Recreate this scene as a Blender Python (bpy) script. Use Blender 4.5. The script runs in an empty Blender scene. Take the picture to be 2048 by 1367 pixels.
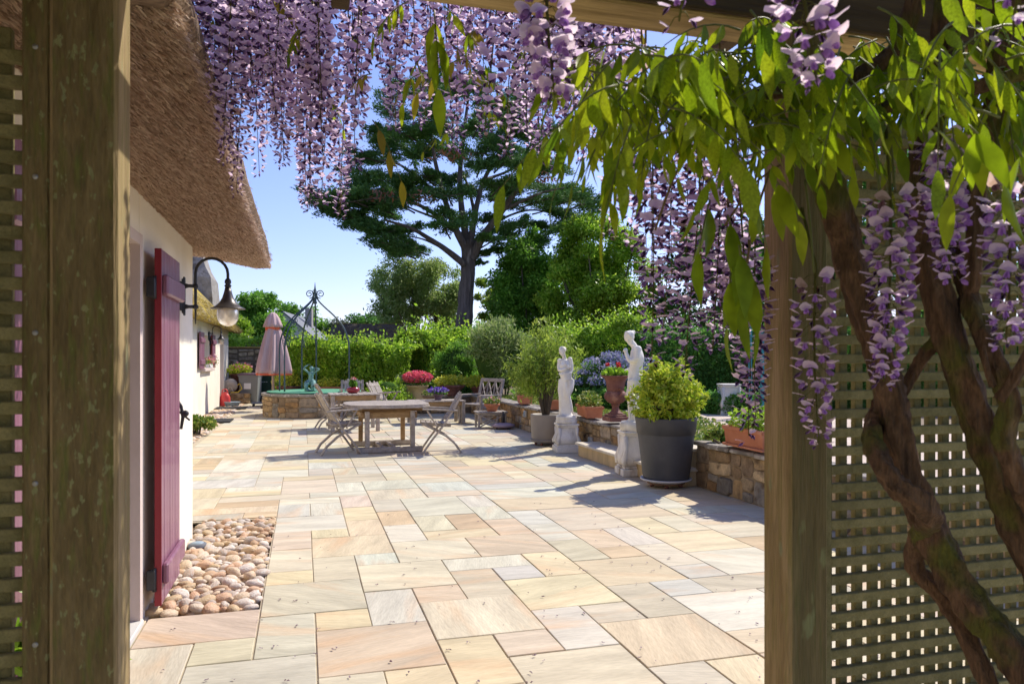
import bpy, bmesh, math, random
import numpy as np
from mathutils import Vector, Matrix, Euler, noise as mnoise

SC = bpy.context.scene
COL = SC.collection
R = math.radians
rng = np.random.default_rng(11)
rnd = random.Random(5)

# ---------------------------------------------------------------- camera
F, HZ, CH = 1470.0, 717.0, 1.45          # focal length and horizon of the 2048-wide photograph, eye height
YAW = math.atan(417.0 / F)
CA, SA = math.cos(YAW), math.sin(YAW)
cam_d = bpy.data.cameras.new('camera')
cam = bpy.data.objects.new('camera', cam_d)
COL.objects.link(cam)
cam.location = (0, 0, CH)
cam.rotation_euler = (R(90), 0, -YAW)
cam_d.sensor_width = 36
cam_d.lens = F / 2048 * 36
cam_d.shift_y = (HZ - 683.5) / 2048
cam_d.clip_start = 0.05
cam_d.clip_end = 2000
cam_d.dof.use_dof = True
cam_d.dof.focus_distance = 9.0
cam_d.dof.aperture_fstop = 9.0
SC.camera = cam

# ---------------------------------------------------------------- light
SUN_AZ, SUN_EL = 61.0, 47.0              # azimuth clockwise from +Y
sd = Vector((math.sin(R(SUN_AZ)) * math.cos(R(SUN_EL)), math.cos(R(SUN_AZ)) * math.cos(R(SUN_EL)), math.sin(R(SUN_EL))))
sl = bpy.data.lights.new('sun', 'SUN')
sl.energy = 3.1
sl.angle = R(0.53)
sl.color = (1.0, 0.93, 0.80)
so = bpy.data.objects.new('sun', sl)
so.rotation_euler = sd.to_track_quat('Z', 'Y').to_euler()
so.location = (8, 6, 12)
COL.objects.link(so)
W = bpy.data.worlds.new('World')
SC.world = W
W.use_nodes = True
wn = W.node_tree
for n in list(wn.nodes):
    wn.nodes.remove(n)
wo = wn.nodes.new('ShaderNodeOutputWorld')
wb = wn.nodes.new('ShaderNodeBackground')
sk = wn.nodes.new('ShaderNodeTexSky')
sk.sky_type = 'NISHITA'
sk.sun_disc = False
sk.sun_elevation = R(SUN_EL)
sk.sun_rotation = R(SUN_AZ)
sk.air_density = 1.0
sk.dust_density = 0.45
sk.ozone_density = 2.6
wb.inputs[1].default_value = 0.119
tint = wn.nodes.new('ShaderNodeMix'); tint.data_type = 'RGBA'; tint.blend_type = 'MULTIPLY'
tint.inputs[0].default_value = 1.0
tint.inputs[7].default_value = (.83, .765, .99, 1)
wn.links.new(sk.outputs[0], tint.inputs[6]); wn.links.new(tint.outputs[2], wb.inputs[0])
wn.links.new(wb.outputs[0], wo.inputs[0])
SC.view_settings.view_transform = 'Standard'
SC.view_settings.look = 'None'
SC.view_settings.exposure = 0.85
SC.view_settings.gamma = 1.0
SC.view_settings.use_curve_mapping = False
SC.render.engine = 'CYCLES'
SC.cycles.max_bounces = 10
SC.cycles.diffuse_bounces = 6
SC.cycles.transmission_bounces = 5
SC.cycles.transparent_max_bounces = 8
SC.cycles.use_denoising = True

# ---------------------------------------------------------------- survey helpers (photo pixel -> place)
def G(px, py, z=0.0):
    """the point at height z seen at a pixel"""
    D = (CH - z) * F / (py - HZ)
    r = (px - 1024) / F * D
    return Vector((r * CA + D * SA, -r * SA + D * CA, z))

def A(px, py, D):
    """the point at depth D seen at a pixel"""
    r = (px - 1024) / F * D
    return Vector((r * CA + D * SA, -r * SA + D * CA, CH - (py - HZ) / F * D))

def AY(px, py, Y):
    u = (px - 1024) / F
    return A(px, py, Y / (CA - u * SA))

def AX(px, py, X):
    u = (px - 1024) / F
    return A(px, py, X / (u * CA + SA))

# ---------------------------------------------------------------- materials
def srgb(h):
    h = h.lstrip('#')
    out = []
    for i in (0, 2, 4):
        c = int(h[i:i + 2], 16) / 255
        out.append(c / 12.92 if c <= 0.04045 else ((c + 0.055) / 1.055) ** 2.4)
    return tuple(out) + (1.0,)

def c4(c):
    return tuple(c) + (1.0,) if len(c) == 3 else tuple(c)

class NT:
    def __init__(self, m):
        self.t = m.node_tree
    def n(self, typ, **kw):
        nd = self.t.nodes.new(typ)
        for k, v in kw.items():
            setattr(nd, k, v)
        return nd
    def l(self, a, b):
        self.t.links.new(a, b)
    def mix(self, fac, a, b, mode='MIX'):
        nd = self.n('ShaderNodeMix', data_type='RGBA', blend_type=mode)
        for idx, v in ((0, fac), (6, a), (7, b)):
            if hasattr(v, 'links') or hasattr(v, 'is_linked'):
                self.l(v, nd.inputs[idx])
            else:
                nd.inputs[idx].default_value = v
        return nd.outputs[2]
    def ramp(self, v, a, b):
        nd = self.n('ShaderNodeMapRange')
        nd.inputs[1].default_value, nd.inputs[2].default_value = a, b
        self.l(v, nd.inputs[0])
        return nd.outputs[0]

def mat(name, cols, scale=6.0, stretch=(1, 1, 1), rough=0.8, bump=0.0, bscale=30.0, metallic=0.0, spots=None, spot_scale=9.0,
        spot_edge=(0.58, 0.66), fine=0.0, rnd_val=0.0, trans=0.0, coat=0.0, attr=False, spec=0.4, bdist=0.01, spot_stretch=(1, 1, 1)):
    """layered procedural material: two-or-three tone noise, optional lichen/stain spots, fine grain and bump"""
    m = bpy.data.materials.new(name)
    m.use_nodes = True
    t = NT(m)
    bs = m.node_tree.nodes['Principled BSDF']
    tc = t.n('ShaderNodeTexCoord')
    oi = t.n('ShaderNodeObjectInfo')
    ad = t.n('ShaderNodeVectorMath', operation='MULTIPLY_ADD')
    cb = t.n('ShaderNodeCombineXYZ')
    t.l(oi.outputs['Random'], cb.inputs[0]); t.l(oi.outputs['Random'], cb.inputs[1]); t.l(oi.outputs['Random'], cb.inputs[2])
    ad.inputs[1].default_value = (37, 53, 71)
    t.l(cb.outputs[0], ad.inputs[0]); t.l(tc.outputs['Object'], ad.inputs[2])
    vec = ad.outputs[0]
    mp = t.n('ShaderNodeMapping')
    mp.inputs['Scale'].default_value = stretch
    t.l(vec, mp.inputs[0])
    ns = t.n('ShaderNodeTexNoise')
    ns.inputs['Scale'].default_value = scale
    ns.inputs['Detail'].default_value = 6
    ns.inputs['Roughness'].default_value = 0.6
    t.l(mp.outputs[0], ns.inputs['Vector'])
    f1 = t.ramp(ns.outputs['Fac'], 0.34, 0.66)
    if attr:
        at = t.n('ShaderNodeAttribute')
        at.attribute_name = 'Col'
        base = at.outputs['Color']
        lo = t.mix(1.0, base, c4(cols[0]), 'MULTIPLY')
        hi = t.mix(1.0, base, c4(cols[1]), 'MULTIPLY')
        col = t.mix(f1, lo, hi)
    else:
        col = t.mix(f1, c4(cols[0]), c4(cols[1] if len(cols) > 1 else cols[0]))
        if len(cols) > 2:
            n2 = t.n('ShaderNodeTexNoise')
            n2.inputs['Scale'].default_value = scale * 2.7
            n2.inputs['Detail'].default_value = 4
            t.l(mp.outputs[0], n2.inputs['Vector'])
            col = t.mix(t.ramp(n2.outputs['Fac'], 0.5, 0.72), col, c4(cols[2]))
    if spots is not None:
        mps = t.n('ShaderNodeMapping')
        mps.inputs['Scale'].default_value = spot_stretch
        t.l(vec, mps.inputs[0])
        n3 = t.n('ShaderNodeTexNoise')
        n3.inputs['Scale'].default_value = spot_scale
        n3.inputs['Detail'].default_value = 3
        t.l(mps.outputs[0], n3.inputs['Vector'])
        col = t.mix(t.ramp(n3.outputs['Fac'], *spot_edge), col, c4(spots))
    if fine:
        n4 = t.n('ShaderNodeTexNoise')
        n4.inputs['Scale'].default_value = bscale * 2
        n4.inputs['Detail'].default_value = 3
        t.l(mp.outputs[0], n4.inputs['Vector'])
        v = t.n('ShaderNodeMapRange')
        v.inputs[1].default_value, v.inputs[2].default_value = 0.3, 0.7
        v.inputs[3].default_value, v.inputs[4].default_value = 1 - fine, 1 + fine
        t.l(n4.outputs['Fac'], v.inputs[0])
        hv = t.n('ShaderNodeHueSaturation')
        t.l(v.outputs[0], hv.inputs['Value']); t.l(col, hv.inputs['Color'])
        col = hv.outputs[0]
    if rnd_val:
        v = t.n('ShaderNodeMapRange')
        v.inputs[3].default_value, v.inputs[4].default_value = 1 - rnd_val, 1 + rnd_val
        t.l(oi.outputs['Random'], v.inputs[0])
        hv = t.n('ShaderNodeHueSaturation')
        t.l(v.outputs[0], hv.inputs['Value']); t.l(col, hv.inputs['Color'])
        col = hv.outputs[0]
    t.l(col, bs.inputs['Base Color'])
    bs.inputs['Roughness'].default_value = rough
    bs.inputs['Metallic'].default_value = metallic
    bs.inputs['Specular IOR Level'].default_value = spec
    if coat:
        bs.inputs['Coat Weight'].default_value = coat
    if bump:
        nb = t.n('ShaderNodeTexNoise')
        nb.inputs['Scale'].default_value = bscale
        nb.inputs['Detail'].default_value = 5
        t.l(mp.outputs[0], nb.inputs['Vector'])
        bp = t.n('ShaderNodeBump')
        bp.inputs['Strength'].default_value = bump
        bp.inputs['Distance'].default_value = bdist
        t.l(nb.outputs['Fac'], bp.inputs['Height'])
        t.l(bp.outputs[0], bs.inputs['Normal'])
    return m

def leafmat(name, cols, rough=0.5, trans=0.4, tcol=None, spec=0.4, attr=False, wide=0.0, wscale=0.6, mottle=0.0):
    """foliage: every leaf (mesh island) picks its tone between the given colours; light passes through the blade"""
    m = bpy.data.materials.new(name)
    m.use_nodes = True
    t = NT(m)
    bs = m.node_tree.nodes['Principled BSDF']
    out = m.node_tree.nodes['Material Output']
    if attr:
        at = t.n('ShaderNodeAttribute')
        at.attribute_name = 'Col'
        col = at.outputs['Color']
    else:
        ge = t.n('ShaderNodeNewGeometry')
        rp = t.n('ShaderNodeValToRGB')
        els = rp.color_ramp.elements
        while len(els) < len(cols):
            els.new(0.5)
        for i, c in enumerate(cols):
            els[i].position = i / max(1, len(cols) - 1)
            els[i].color = c4(c)
        oi = t.n('ShaderNodeObjectInfo')
        ad = t.n('ShaderNodeMath', operation='ADD'); fr = t.n('ShaderNodeMath', operation='FRACT')
        t.l(ge.outputs['Random Per Island'], ad.inputs[0]); t.l(oi.outputs['Random'], ad.inputs[1]); t.l(ad.outputs[0], fr.inputs[0])
        t.l(fr.outputs[0], rp.inputs[0])
        col = rp.outputs[0]
        if wide:
            tc = t.n('ShaderNodeTexCoord')
            ns = t.n('ShaderNodeTexNoise')
            ns.inputs['Scale'].default_value = wscale
            ns.inputs['Detail'].default_value = 3
            t.l(tc.outputs['Object'], ns.inputs['Vector'])
            v = t.n('ShaderNodeMapRange')
            v.inputs[1].default_value, v.inputs[2].default_value = 0.35, 0.65
            v.inputs[3].default_value, v.inputs[4].default_value = 1 - wide, 1 + wide
            t.l(ns.outputs['Fac'], v.inputs[0])
            hv = t.n('ShaderNodeHueSaturation')
            t.l(v.outputs[0], hv.inputs['Value']); t.l(col, hv.inputs['Color'])
            col = hv.outputs[0]
    if mottle:
        tc = t.n('ShaderNodeTexCoord')
        ns = t.n('ShaderNodeTexNoise')
        ns.inputs['Scale'].default_value = mottle
        ns.inputs['Detail'].default_value = 5
        t.l(tc.outputs['Object'], ns.inputs['Vector'])
        v = t.n('ShaderNodeMapRange')
        v.inputs[1].default_value, v.inputs[2].default_value = 0.3, 0.7
        v.inputs[3].default_value, v.inputs[4].default_value = .68, 1.25
        t.l(ns.outputs['Fac'], v.inputs[0])
        hv = t.n('ShaderNodeHueSaturation')
        t.l(v.outputs[0], hv.inputs['Value']); t.l(col, hv.inputs['Color'])
        col = hv.outputs[0]
    t.l(col, bs.inputs['Base Color'])
    bs.inputs['Roughness'].default_value = rough
    bs.inputs['Specular IOR Level'].default_value = spec
    tr = t.n('ShaderNodeBsdfTranslucent')
    if tcol is None:
        t.l(col, tr.inputs[0])
    else:
        t.l(t.mix(1.0, col, c4(tcol), 'MULTIPLY'), tr.inputs[0])
    mx = t.n('ShaderNodeMixShader')
    mx.inputs[0].default_value = trans
    t.l(bs.outputs[0], mx.inputs[1]); t.l(tr.outputs[0], mx.inputs[2])
    t.l(mx.outputs[0], out.inputs['Surface'])
    return m

# ---------------------------------------------------------------- mesh helpers
def link(o, parent=None):
    COL.objects.link(o)
    if parent is not None:
        o.parent = parent
    return o

def mesh_np(name, V, Q, m, smooth=False, col=None):
    """mesh from numpy arrays: vertices (n,3), equal-sized faces (k,3|4)"""
    me = bpy.data.meshes.new(name)
    V = np.asarray(V, dtype=np.float32)
    Q = np.asarray(Q, dtype=np.int32)
    k, s = Q.shape
    me.vertices.add(len(V)); me.vertices.foreach_set('co', V.ravel())
    me.loops.add(k * s); me.loops.foreach_set('vertex_index', Q.ravel())
    me.polygons.add(k)
    me.polygons.foreach_set('loop_start', np.arange(0, k * s, s, dtype=np.int32))
    me.polygons.foreach_set('loop_total', np.full(k, s, dtype=np.int32))
    if smooth:
        me.polygons.foreach_set('use_smooth', np.ones(k, dtype=bool))
    me.update(calc_edges=True)
    if col is not None:
        a = me.attributes.new('Col', 'FLOAT_COLOR', 'POINT')
        c = np.ones((len(V), 4), dtype=np.float32)
        c[:, :3] = col
        a.data.foreach_set('color', c.ravel())
    me.materials.append(m)
    return me

class MB:
    """collects shapes for ONE mesh"""
    def __init__(self):
        self.v, self.f, self.s, self.c = [], [], [], []
        self.cur = (1, 1, 1)
    def add(self, vs, fs, smooth=False):
        b = len(self.v)
        self.v += [tuple(x) for x in vs]
        self.c += [self.cur] * len(vs)
        self.f += [tuple(i + b for i in f) for f in fs]
        self.s += [smooth] * len(fs)
        return self
    def box(self, c, s, rot=None, bev=0.0):
        hx, hy, hz = s[0] / 2, s[1] / 2, s[2] / 2
        rot = rot if rot is not None else Matrix.Identity(3)
        c = Vector(c)
        if bev <= 0:
            P = [(x * hx, y * hy, z * hz) for z in (-1, 1) for y in (-1, 1) for x in (-1, 1)]
            Fs = [(0, 2, 3, 1), (4, 5, 7, 6), (0, 1, 5, 4), (2, 6, 7, 3), (0, 4, 6, 2), (1, 3, 7, 5)]
            return self.add([c + rot @ Vector(p) for p in P], Fs)
        b = min(bev, hx * .9, hy * .9, hz * .9)
        P, idx = [], {}
        for sx in (-1, 1):
            for sy in (-1, 1):
                for sz in (-1, 1):
                    for ax in range(3):
                        q = [sx * (hx - b), sy * (hy - b), sz * (hz - b)]
                        q[ax] = (sx * hx, sy * hy, sz * hz)[ax]
                        idx[(sx, sy, sz, ax)] = len(P)
                        P.append(q)
        Fs = []
        for ax in range(3):
            o1, o2 = (ax + 1) % 3, (ax + 2) % 3
            for sg in (-1, 1):
                loop = []
                for a, d in ((-1, -1), (1, -1), (1, 1), (-1, 1)):
                    k = [0, 0, 0]; k[ax] = sg; k[o1] = a; k[o2] = d
                    loop.append(idx[(k[0], k[1], k[2], ax)])
                Fs.append(tuple(loop if sg > 0 else loop[::-1]))
        for ax in range(3):                       # edge chamfers running along ax
            o1, o2 = (ax + 1) % 3, (ax + 2) % 3
            for a in (-1, 1):
                for d in (-1, 1):
                    ks = []
                    for sg in (-1, 1):
                        k = [0, 0, 0]; k[ax] = sg; k[o1] = a; k[o2] = d
                        ks.append(tuple(k))
                    q = [idx[ks[0] + (o1,)], idx[ks[1] + (o1,)], idx[ks[1] + (o2,)], idx[ks[0] + (o2,)]]
                    Fs.append(tuple(q if a * d > 0 else q[::-1]))
        for sx in (-1, 1):
            for sy in (-1, 1):
                for sz in (-1, 1):
                    q = [idx[(sx, sy, sz, i)] for i in range(3)]
                    Fs.append(tuple(q if sx * sy * sz > 0 else q[::-1]))
        return self.add([c + rot @ Vector(p) for p in P], Fs)
    def bar(self, p, q, w, h, up=(0, 0, 1), bev=0.0):
        p, q = Vector(p), Vector(q)
        x = (q - p); L = x.length; x = x / L
        u = Vector(up)
        y = u.cross(x)
        if y.length < 1e-4:
            y = Vector((0, 1, 0)).cross(x)
        y.normalize(); z = x.cross(y)
        M3 = Matrix((x, y, z)).transposed()
        return self.box((p + q) / 2, (L, w, h), M3, bev)
    def tube(self, pts, rad, seg=8, cap=True, smooth=True, wob=0.0, groove=0.0):
        pts = [Vector(p) for p in pts]
        n = len(pts)
        rad = rad if hasattr(rad, '__len__') else [rad] * n
        ref = Vector((0.31, 0.77, 0.55))
        vs, fs = [], []
        t0 = (pts[1] - pts[0]).normalized()
        a = t0.cross(ref)
        if a.length < 1e-3:
            a = t0.cross(Vector((1, 0, 0)))
        a.normalize()
        for i in range(n):
            t = (pts[min(i + 1, n - 1)] - pts[max(i - 1, 0)])
            if t.length < 1e-9:
                t = t0
            t.normalize()
            a = (a - t * a.dot(t))
            if a.length < 1e-6:
                a = t.cross(ref)
            a.normalize()
            b = t.cross(a)
            for k in range(seg):
                an = 2 * math.pi * k / seg
                r = rad[i]
                if wob:
                    r *= 1 + wob * mnoise.noise(Vector((math.cos(an) * 1.6, math.sin(an) * 1.6, i * 0.45 + pts[0].x * 7)))
                if groove:
                    r *= 1 + groove * math.sin(an * 5 + i * .22 + 1.7 * mnoise.noise(Vector((i * .11, an * .5, pts[0].y * 9)))) + groove * .6 * mnoise.noise(Vector((math.cos(an) * 3.5, math.sin(an) * 3.5, i * .22)))
                vs.append(pts[i] + a * (r * math.cos(an)) + b * (r * math.sin(an)))
        for i in range(n - 1):
            for k in range(seg):
                k2 = (k + 1) % seg
                fs.append((i * seg + k, i * seg + k2, (i + 1) * seg + k2, (i + 1) * seg + k))
        if cap:
            fs.append(tuple(range(seg))[::-1])
            fs.append(tuple((n - 1) * seg + k for k in range(seg)))
        return self.add(vs, fs, smooth)
    def lathe(self, prof, seg=24, c=(0, 0, 0), flute=None, smooth=True, sx=1.0, sy=1.0, cap=True):
        vs, fs = [], []
        for i, (r, z) in enumerate(prof):
            for k in range(seg):
                an = 2 * math.pi * k / seg
                rr = r * (1 + (flute(an, i) if flute else 0))
                vs.append((c[0] + rr * sx * math.cos(an), c[1] + rr * sy * math.sin(an), c[2] + z))
        for i in range(len(prof) - 1):
            for k in range(seg):
                k2 = (k + 1) % seg
                fs.append((i * seg + k, i * seg + k2, (i + 1) * seg + k2, (i + 1) * seg + k))
        if cap:
            fs.append(tuple(range(seg))[::-1])
            fs.append(tuple((len(prof) - 1) * seg + k for k in range(seg)))
        return self.add(vs, fs, smooth)
    def sphere(self, c, r, seg=10, rings=7, rot=None):
        r = r if hasattr(r, '__len__') else (r, r, r)
        rot = rot if rot is not None else Matrix.Identity(3)
        c = Vector(c)
        vs, fs = [], []
        for i in range(1, rings):
            th = math.pi * i / rings
            for k in range(seg):
                an = 2 * math.pi * k / seg
                vs.append(c + rot @ Vector((r[0] * math.sin(th) * math.cos(an), r[1] * math.sin(th) * math.sin(an), r[2] * math.cos(th))))
        top, bot = len(vs), len(vs) + 1
        vs += [c + rot @ Vector((0, 0, r[2])), c + rot @ Vector((0, 0, -r[2]))]
        for i in range(rings - 2):
            for k in range(seg):
                k2 = (k + 1) % seg
                fs.append((i * seg + k, (i + 1) * seg + k, (i + 1) * seg + k2, i * seg + k2))
        for k in range(seg):
            k2 = (k + 1) % seg
            fs.append((top, k, k2))
            fs.append((bot, (rings - 2) * seg + k2, (rings - 2) * seg + k))
        return self.add(vs, fs, True)
    def prism(self, poly, z0, z1, c=(0, 0, 0)):
        """polygon in XY raised from z0 to z1"""
        n = len(poly)
        vs = [(c[0] + x, c[1] + y, c[2] + z0) for x, y in poly] + [(c[0] + x, c[1] + y, c[2] + z1) for x, y in poly]
        fs = [tuple(range(n))[::-1], tuple(range(n, 2 * n))]
        fs += [(i, (i + 1) % n, n + (i + 1) % n, n + i) for i in range(n)]
        return self.add(vs, fs)
    def mesh(self, name, m, color=False):
        me = bpy.data.meshes.new(name)
        me.from_pydata(self.v, [], self.f)
        if any(self.s):
            me.polygons.foreach_set('use_smooth', self.s)
        for x in (m if isinstance(m, (list, tuple)) else [m]):
            me.materials.append(x)
        if color:
            a = me.attributes.new('Col', 'FLOAT_COLOR', 'POINT')
            c = np.ones((len(self.v), 4), dtype=np.float32)
            c[:, :3] = np.array(self.c)
            a.data.foreach_set('color', c.ravel())
        return me
    def obj(self, name, m, parent=None, loc=None, color=False, kind=None, label=None):
        o = bpy.data.objects.new(name, self.mesh(name, m, color))
        if loc is not None:
            o.location = loc
        if kind:
            o['kind'] = kind
        if label:
            o['label'] = label
        return link(o, parent)

def ob(name, me, parent=None, loc=None, rot=None, scale=None, kind=None):
    o = bpy.data.objects.new(name, me)
    if loc is not None:
        o.location = loc
    if rot is not None:
        o.rotation_euler = rot
    if scale is not None:
        o.scale = scale if hasattr(scale, '__len__') else (scale,) * 3
    if kind:
        o['kind'] = kind
    return link(o, parent)

def thing(name, label, cat, loc=(0, 0, 0), rotz=0.0, group=None):
    o = bpy.data.objects.new(name, None)
    o.empty_display_size = 0.1
    o.location = loc
    o.rotation_euler = (0, 0, rotz)
    o['label'] = label
    o['category'] = cat
    if group:
        o['group'] = group
    return link(o)

def tag(o, label=None, cat=None, group=None, kind=None):
    if label: o['label'] = label
    if cat: o['category'] = cat
    if group: o['group'] = group
    if kind: o['kind'] = kind
    return o

def dup(root, loc, rotz=0.0, label=None, group=None):
    r = root.copy(); COL.objects.link(r)
    r.location = loc; r.rotation_euler = (0, 0, rotz)
    if label: r['label'] = label
    if group: r['group'] = group
    for ch in list(root.children):
        c = ch.copy(); COL.objects.link(c); c.parent = r
        for g in list(ch.children):
            d = g.copy(); COL.objects.link(d); d.parent = c
    return r

def smooth_path(pts, sub=6):
    """Catmull-Rom through the points"""
    P = [Vector(p) for p in pts]
    P = [P[0] * 2 - P[1]] + P + [P[-1] * 2 - P[-2]]
    out = []
    for i in range(1, len(P) - 2):
        for k in range(sub):
            t = k / sub
            a, b, c, d = P[i - 1], P[i], P[i + 1], P[i + 2]
            out.append(0.5 * ((2 * b) + (c - a) * t + (2 * a - 5 * b + 4 * c - d) * t * t + (3 * b - a - 3 * c + d) * t ** 3))
    out.append(P[-2])
    return out

def lerp_list(vals, n):
    x = np.linspace(0, len(vals) - 1, n)
    return list(np.interp(x, range(len(vals)), vals))

def leaves_np(P, size, aspect=0.45, dirs=None, droop=0.0, fold=0.25, jit=1.0, r=rng, flat=0.0):
    """one folded diamond leaf (a quad) per point; returns vertices and quads"""
    n = len(P)
    d = r.normal(size=(n, 3)) * jit
    if dirs is not None:
        d = d * 0.6 + np.asarray(dirs) * 1.0
    d[:, 2] -= droop
    d /= np.linalg.norm(d, axis=1, keepdims=True) + 1e-9
    u = r.normal(size=(n, 3)) * (1 - flat * .55)
    u[:, 2] += flat * 1.6
    s = np.cross(d, u); s /= np.linalg.norm(s, axis=1, keepdims=True) + 1e-9
    nn = np.cross(d, s)
    L = (size * r.uniform(0.65, 1.3, n))[:, None] if np.isscalar(size) else size[:, None] * r.uniform(0.65, 1.3, n)[:, None]
    w = L * aspect * 0.5
    a = P - d * L * 0.5
    b = P + d * L * 0.5
    l = P + s * w + nn * w * fold - d * L * 0.05
    q = P - s * w + nn * w * fold - d * L * 0.05
    V = np.stack([a, l, b, q], axis=1).reshape(-1, 3)
    Q = np.arange(n * 4).reshape(n, 4)
    return V, Q

def clump_points(C, S, n, r=rng, shell=0.55):
    """n points spread over ellipsoidal clumps C (k,3) of half-sizes S (k,3), denser to the outside"""
    C, S = np.asarray(C, float), np.asarray(S, float)
    vol = (S[:, 0] * S[:, 1] + S[:, 1] * S[:, 2] + S[:, 0] * S[:, 2])
    k = r.choice(len(C), n, p=vol / vol.sum())
    d = r.normal(size=(n, 3)); d /= np.linalg.norm(d, axis=1, keepdims=True)
    rad = (shell + (1 - shell) * r.random(n)) * np.where(r.random(n) < 0.25, r.random(n) ** 0.5, 1.0) * (1 + 0.12 * r.normal(size=n))
    return C[k] + d * S[k] * rad[:, None], d

def hull_clumps(c, s, n, size, r=rng, bottom=-0.6, fill=0.35):
    """n clump centres over an ellipsoid of half-sizes s"""
    C, S = [], []
    while len(C) < n:
        d = r.normal(size=3); d /= np.linalg.norm(d)
        if d[2] < bottom:
            continue
        k = r.uniform(0.72, 1.0) if r.random() > fill else r.uniform(0.2, 0.7)
        C.append(np.array(c) + d * np.array(s) * k)
        z = size * r.uniform(0.6, 1.35)
        S.append((z, z, z * 0.75))
    return C, S

def apply_mods(o):
    dg = bpy.context.evaluated_depsgraph_get()
    me = bpy.data.meshes.new_from_object(o.evaluated_get(dg))
    o.modifiers.clear()
    o.data = me
    return o

# ================================================================ MATERIALS
m_soil = mat('soil', [(.13, .09, .058), (.21, .155, .10)], 3, bump=.6, bscale=25)
m_grass = mat('grass_ground', [(.05, .09, .02), (.09, .13, .03)], .8, bump=.5, bscale=20)
m_gravel = mat('gravel', [(.46, .36, .28), (.60, .50, .41)], 1.2, bump=.7, bscale=60, fine=.25)
m_joint = mat('joint_sand', [(.38, .32, .22), (.50, .43, .31)], 12, bump=.4, bscale=120)
m_slab = mat('sandstone_slab', [(.80, .785, .765), (1.09, 1.08, 1.06)], 1.5, stretch=(1.0, 4.5, 1), rough=.72, bump=.22, bscale=9, attr=True,
             spots=(.58, .37, .20), spot_scale=1.4, spot_edge=(.55, .85), spot_stretch=(.7, 3.4, 1), fine=.07, bdist=.02)
m_stone = mat('rubble_stone', [(.62, .60, .58), (1.18, 1.12, 1.02)], 9, rough=.9, bump=.7, bscale=28, attr=True, spots=(.13, .085, .045), spot_scale=6,
              spot_edge=(.56, .72), fine=.12, bdist=.015)
m_mortar = mat('mortar', [(.24, .175, .10), (.34, .26, .16)], 8, rough=.95, bump=.6, bscale=45, spots=(.20, .14, .08), spot_scale=5)
m_capstone = mat('cap_stone', [(.17, .15, .125), (.36, .32, .27)], 5, rough=.95, bump=.8, bscale=30, spots=(.46, .43, .38), spot_scale=12, spot_edge=(.56, .64))
m_render = mat('cream_render', [(.83, .765, .64), (.87, .81, .70)], 2.5, rough=.9, bump=.25, bscale=90, fine=.04, spots=(.70, .63, .51), spot_scale=1.3, spot_edge=(.56, .85))
m_reveal = mat('pale_pink_render', [(.60, .49, .44), (.66, .55, .50)], 3, rough=.9, bump=.2, bscale=60)
m_thatch = mat('thatch', [(.16, .105, .07), (.38, .27, .19)], 6, stretch=(2, 9, 5), rough=.95, bump=1.0, bscale=14, bdist=.03)
m_mossthatch = mat('mossy_thatch', [(.17, .13, .06), (.33, .26, .10)], 4, rough=.95, bump=1.0, bscale=20, spots=(.40, .30, .04), spot_scale=2.2, spot_edge=(.48, .6), bdist=.03)
m_darkthatch = mat('dark_thatch', [(.055, .042, .03), (.15, .115, .08)], 5, stretch=(4, 4, 1), rough=.95, bump=1.0, bscale=12, spots=(.22, .17, .04), spot_scale=2.5, bdist=.04)
m_reed = leafmat('reed', [(.25, .165, .115), (.56, .41, .31), (.72, .56, .44), (.37, .26, .185), (.80, .66, .53)], rough=.8, trans=.12)
m_shutter = mat('purple_shutter_paint', [(.205, .08, .125), (.28, .125, .185)], 3, stretch=(8, 8, .6), rough=.42, bump=.15, bscale=20, fine=.10, spots=(.42, .26, .32), spot_scale=4, spot_edge=(.58, .80), spot_stretch=(3, 3, .4), coat=.15)
m_shutter_edge = mat('red_shutter_edge', [(.20, .012, .022), (.25, .02, .03)], 4, rough=.5)
m_iron = mat('black_iron', [(.018, .018, .02), (.035, .035, .04)], 12, rough=.45, bump=.2, bscale=60)
m_zinc = mat('weathered_lamp_metal', [(.05, .045, .045), (.10, .09, .085)], 7, rough=.38, metallic=.6, fine=.08)
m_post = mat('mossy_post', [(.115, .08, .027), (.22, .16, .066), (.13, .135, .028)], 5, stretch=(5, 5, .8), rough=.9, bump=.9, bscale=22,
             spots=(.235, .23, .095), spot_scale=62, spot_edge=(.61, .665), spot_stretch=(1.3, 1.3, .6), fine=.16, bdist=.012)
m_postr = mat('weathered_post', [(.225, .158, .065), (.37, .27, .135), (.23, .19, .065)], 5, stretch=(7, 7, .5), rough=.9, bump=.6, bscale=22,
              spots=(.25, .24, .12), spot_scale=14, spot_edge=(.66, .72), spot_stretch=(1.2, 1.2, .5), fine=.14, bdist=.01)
m_postolive = mat('shaded_algae_post', [(.10, .078, .026), (.19, .145, .058), (.11, .105, .03)], 5, stretch=(7, 7, .5), rough=.9, bump=.6, bscale=22, spots=(.20, .20, .08), spot_scale=14, spot_edge=(.64, .70), spot_stretch=(1.2, 1.2, .5), fine=.14, bdist=.01)  # darker copy of the weathered post, shade painted in along with algae
m_lattice = mat('green_lattice', [(.155, .138, .048), (.25, .215, .088)], 6, stretch=(3, 3, 3), rough=.85, bump=.5, bscale=35, fine=.12, rnd_val=.14)
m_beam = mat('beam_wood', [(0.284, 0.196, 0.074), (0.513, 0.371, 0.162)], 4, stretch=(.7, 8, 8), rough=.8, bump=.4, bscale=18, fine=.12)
m_beamdark = mat('dark_beam_wood', [(.055, .036, .018), (.10, .07, .035)], 4, stretch=(.7, 8, 8), rough=.9, bump=.4, bscale=18)
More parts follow.
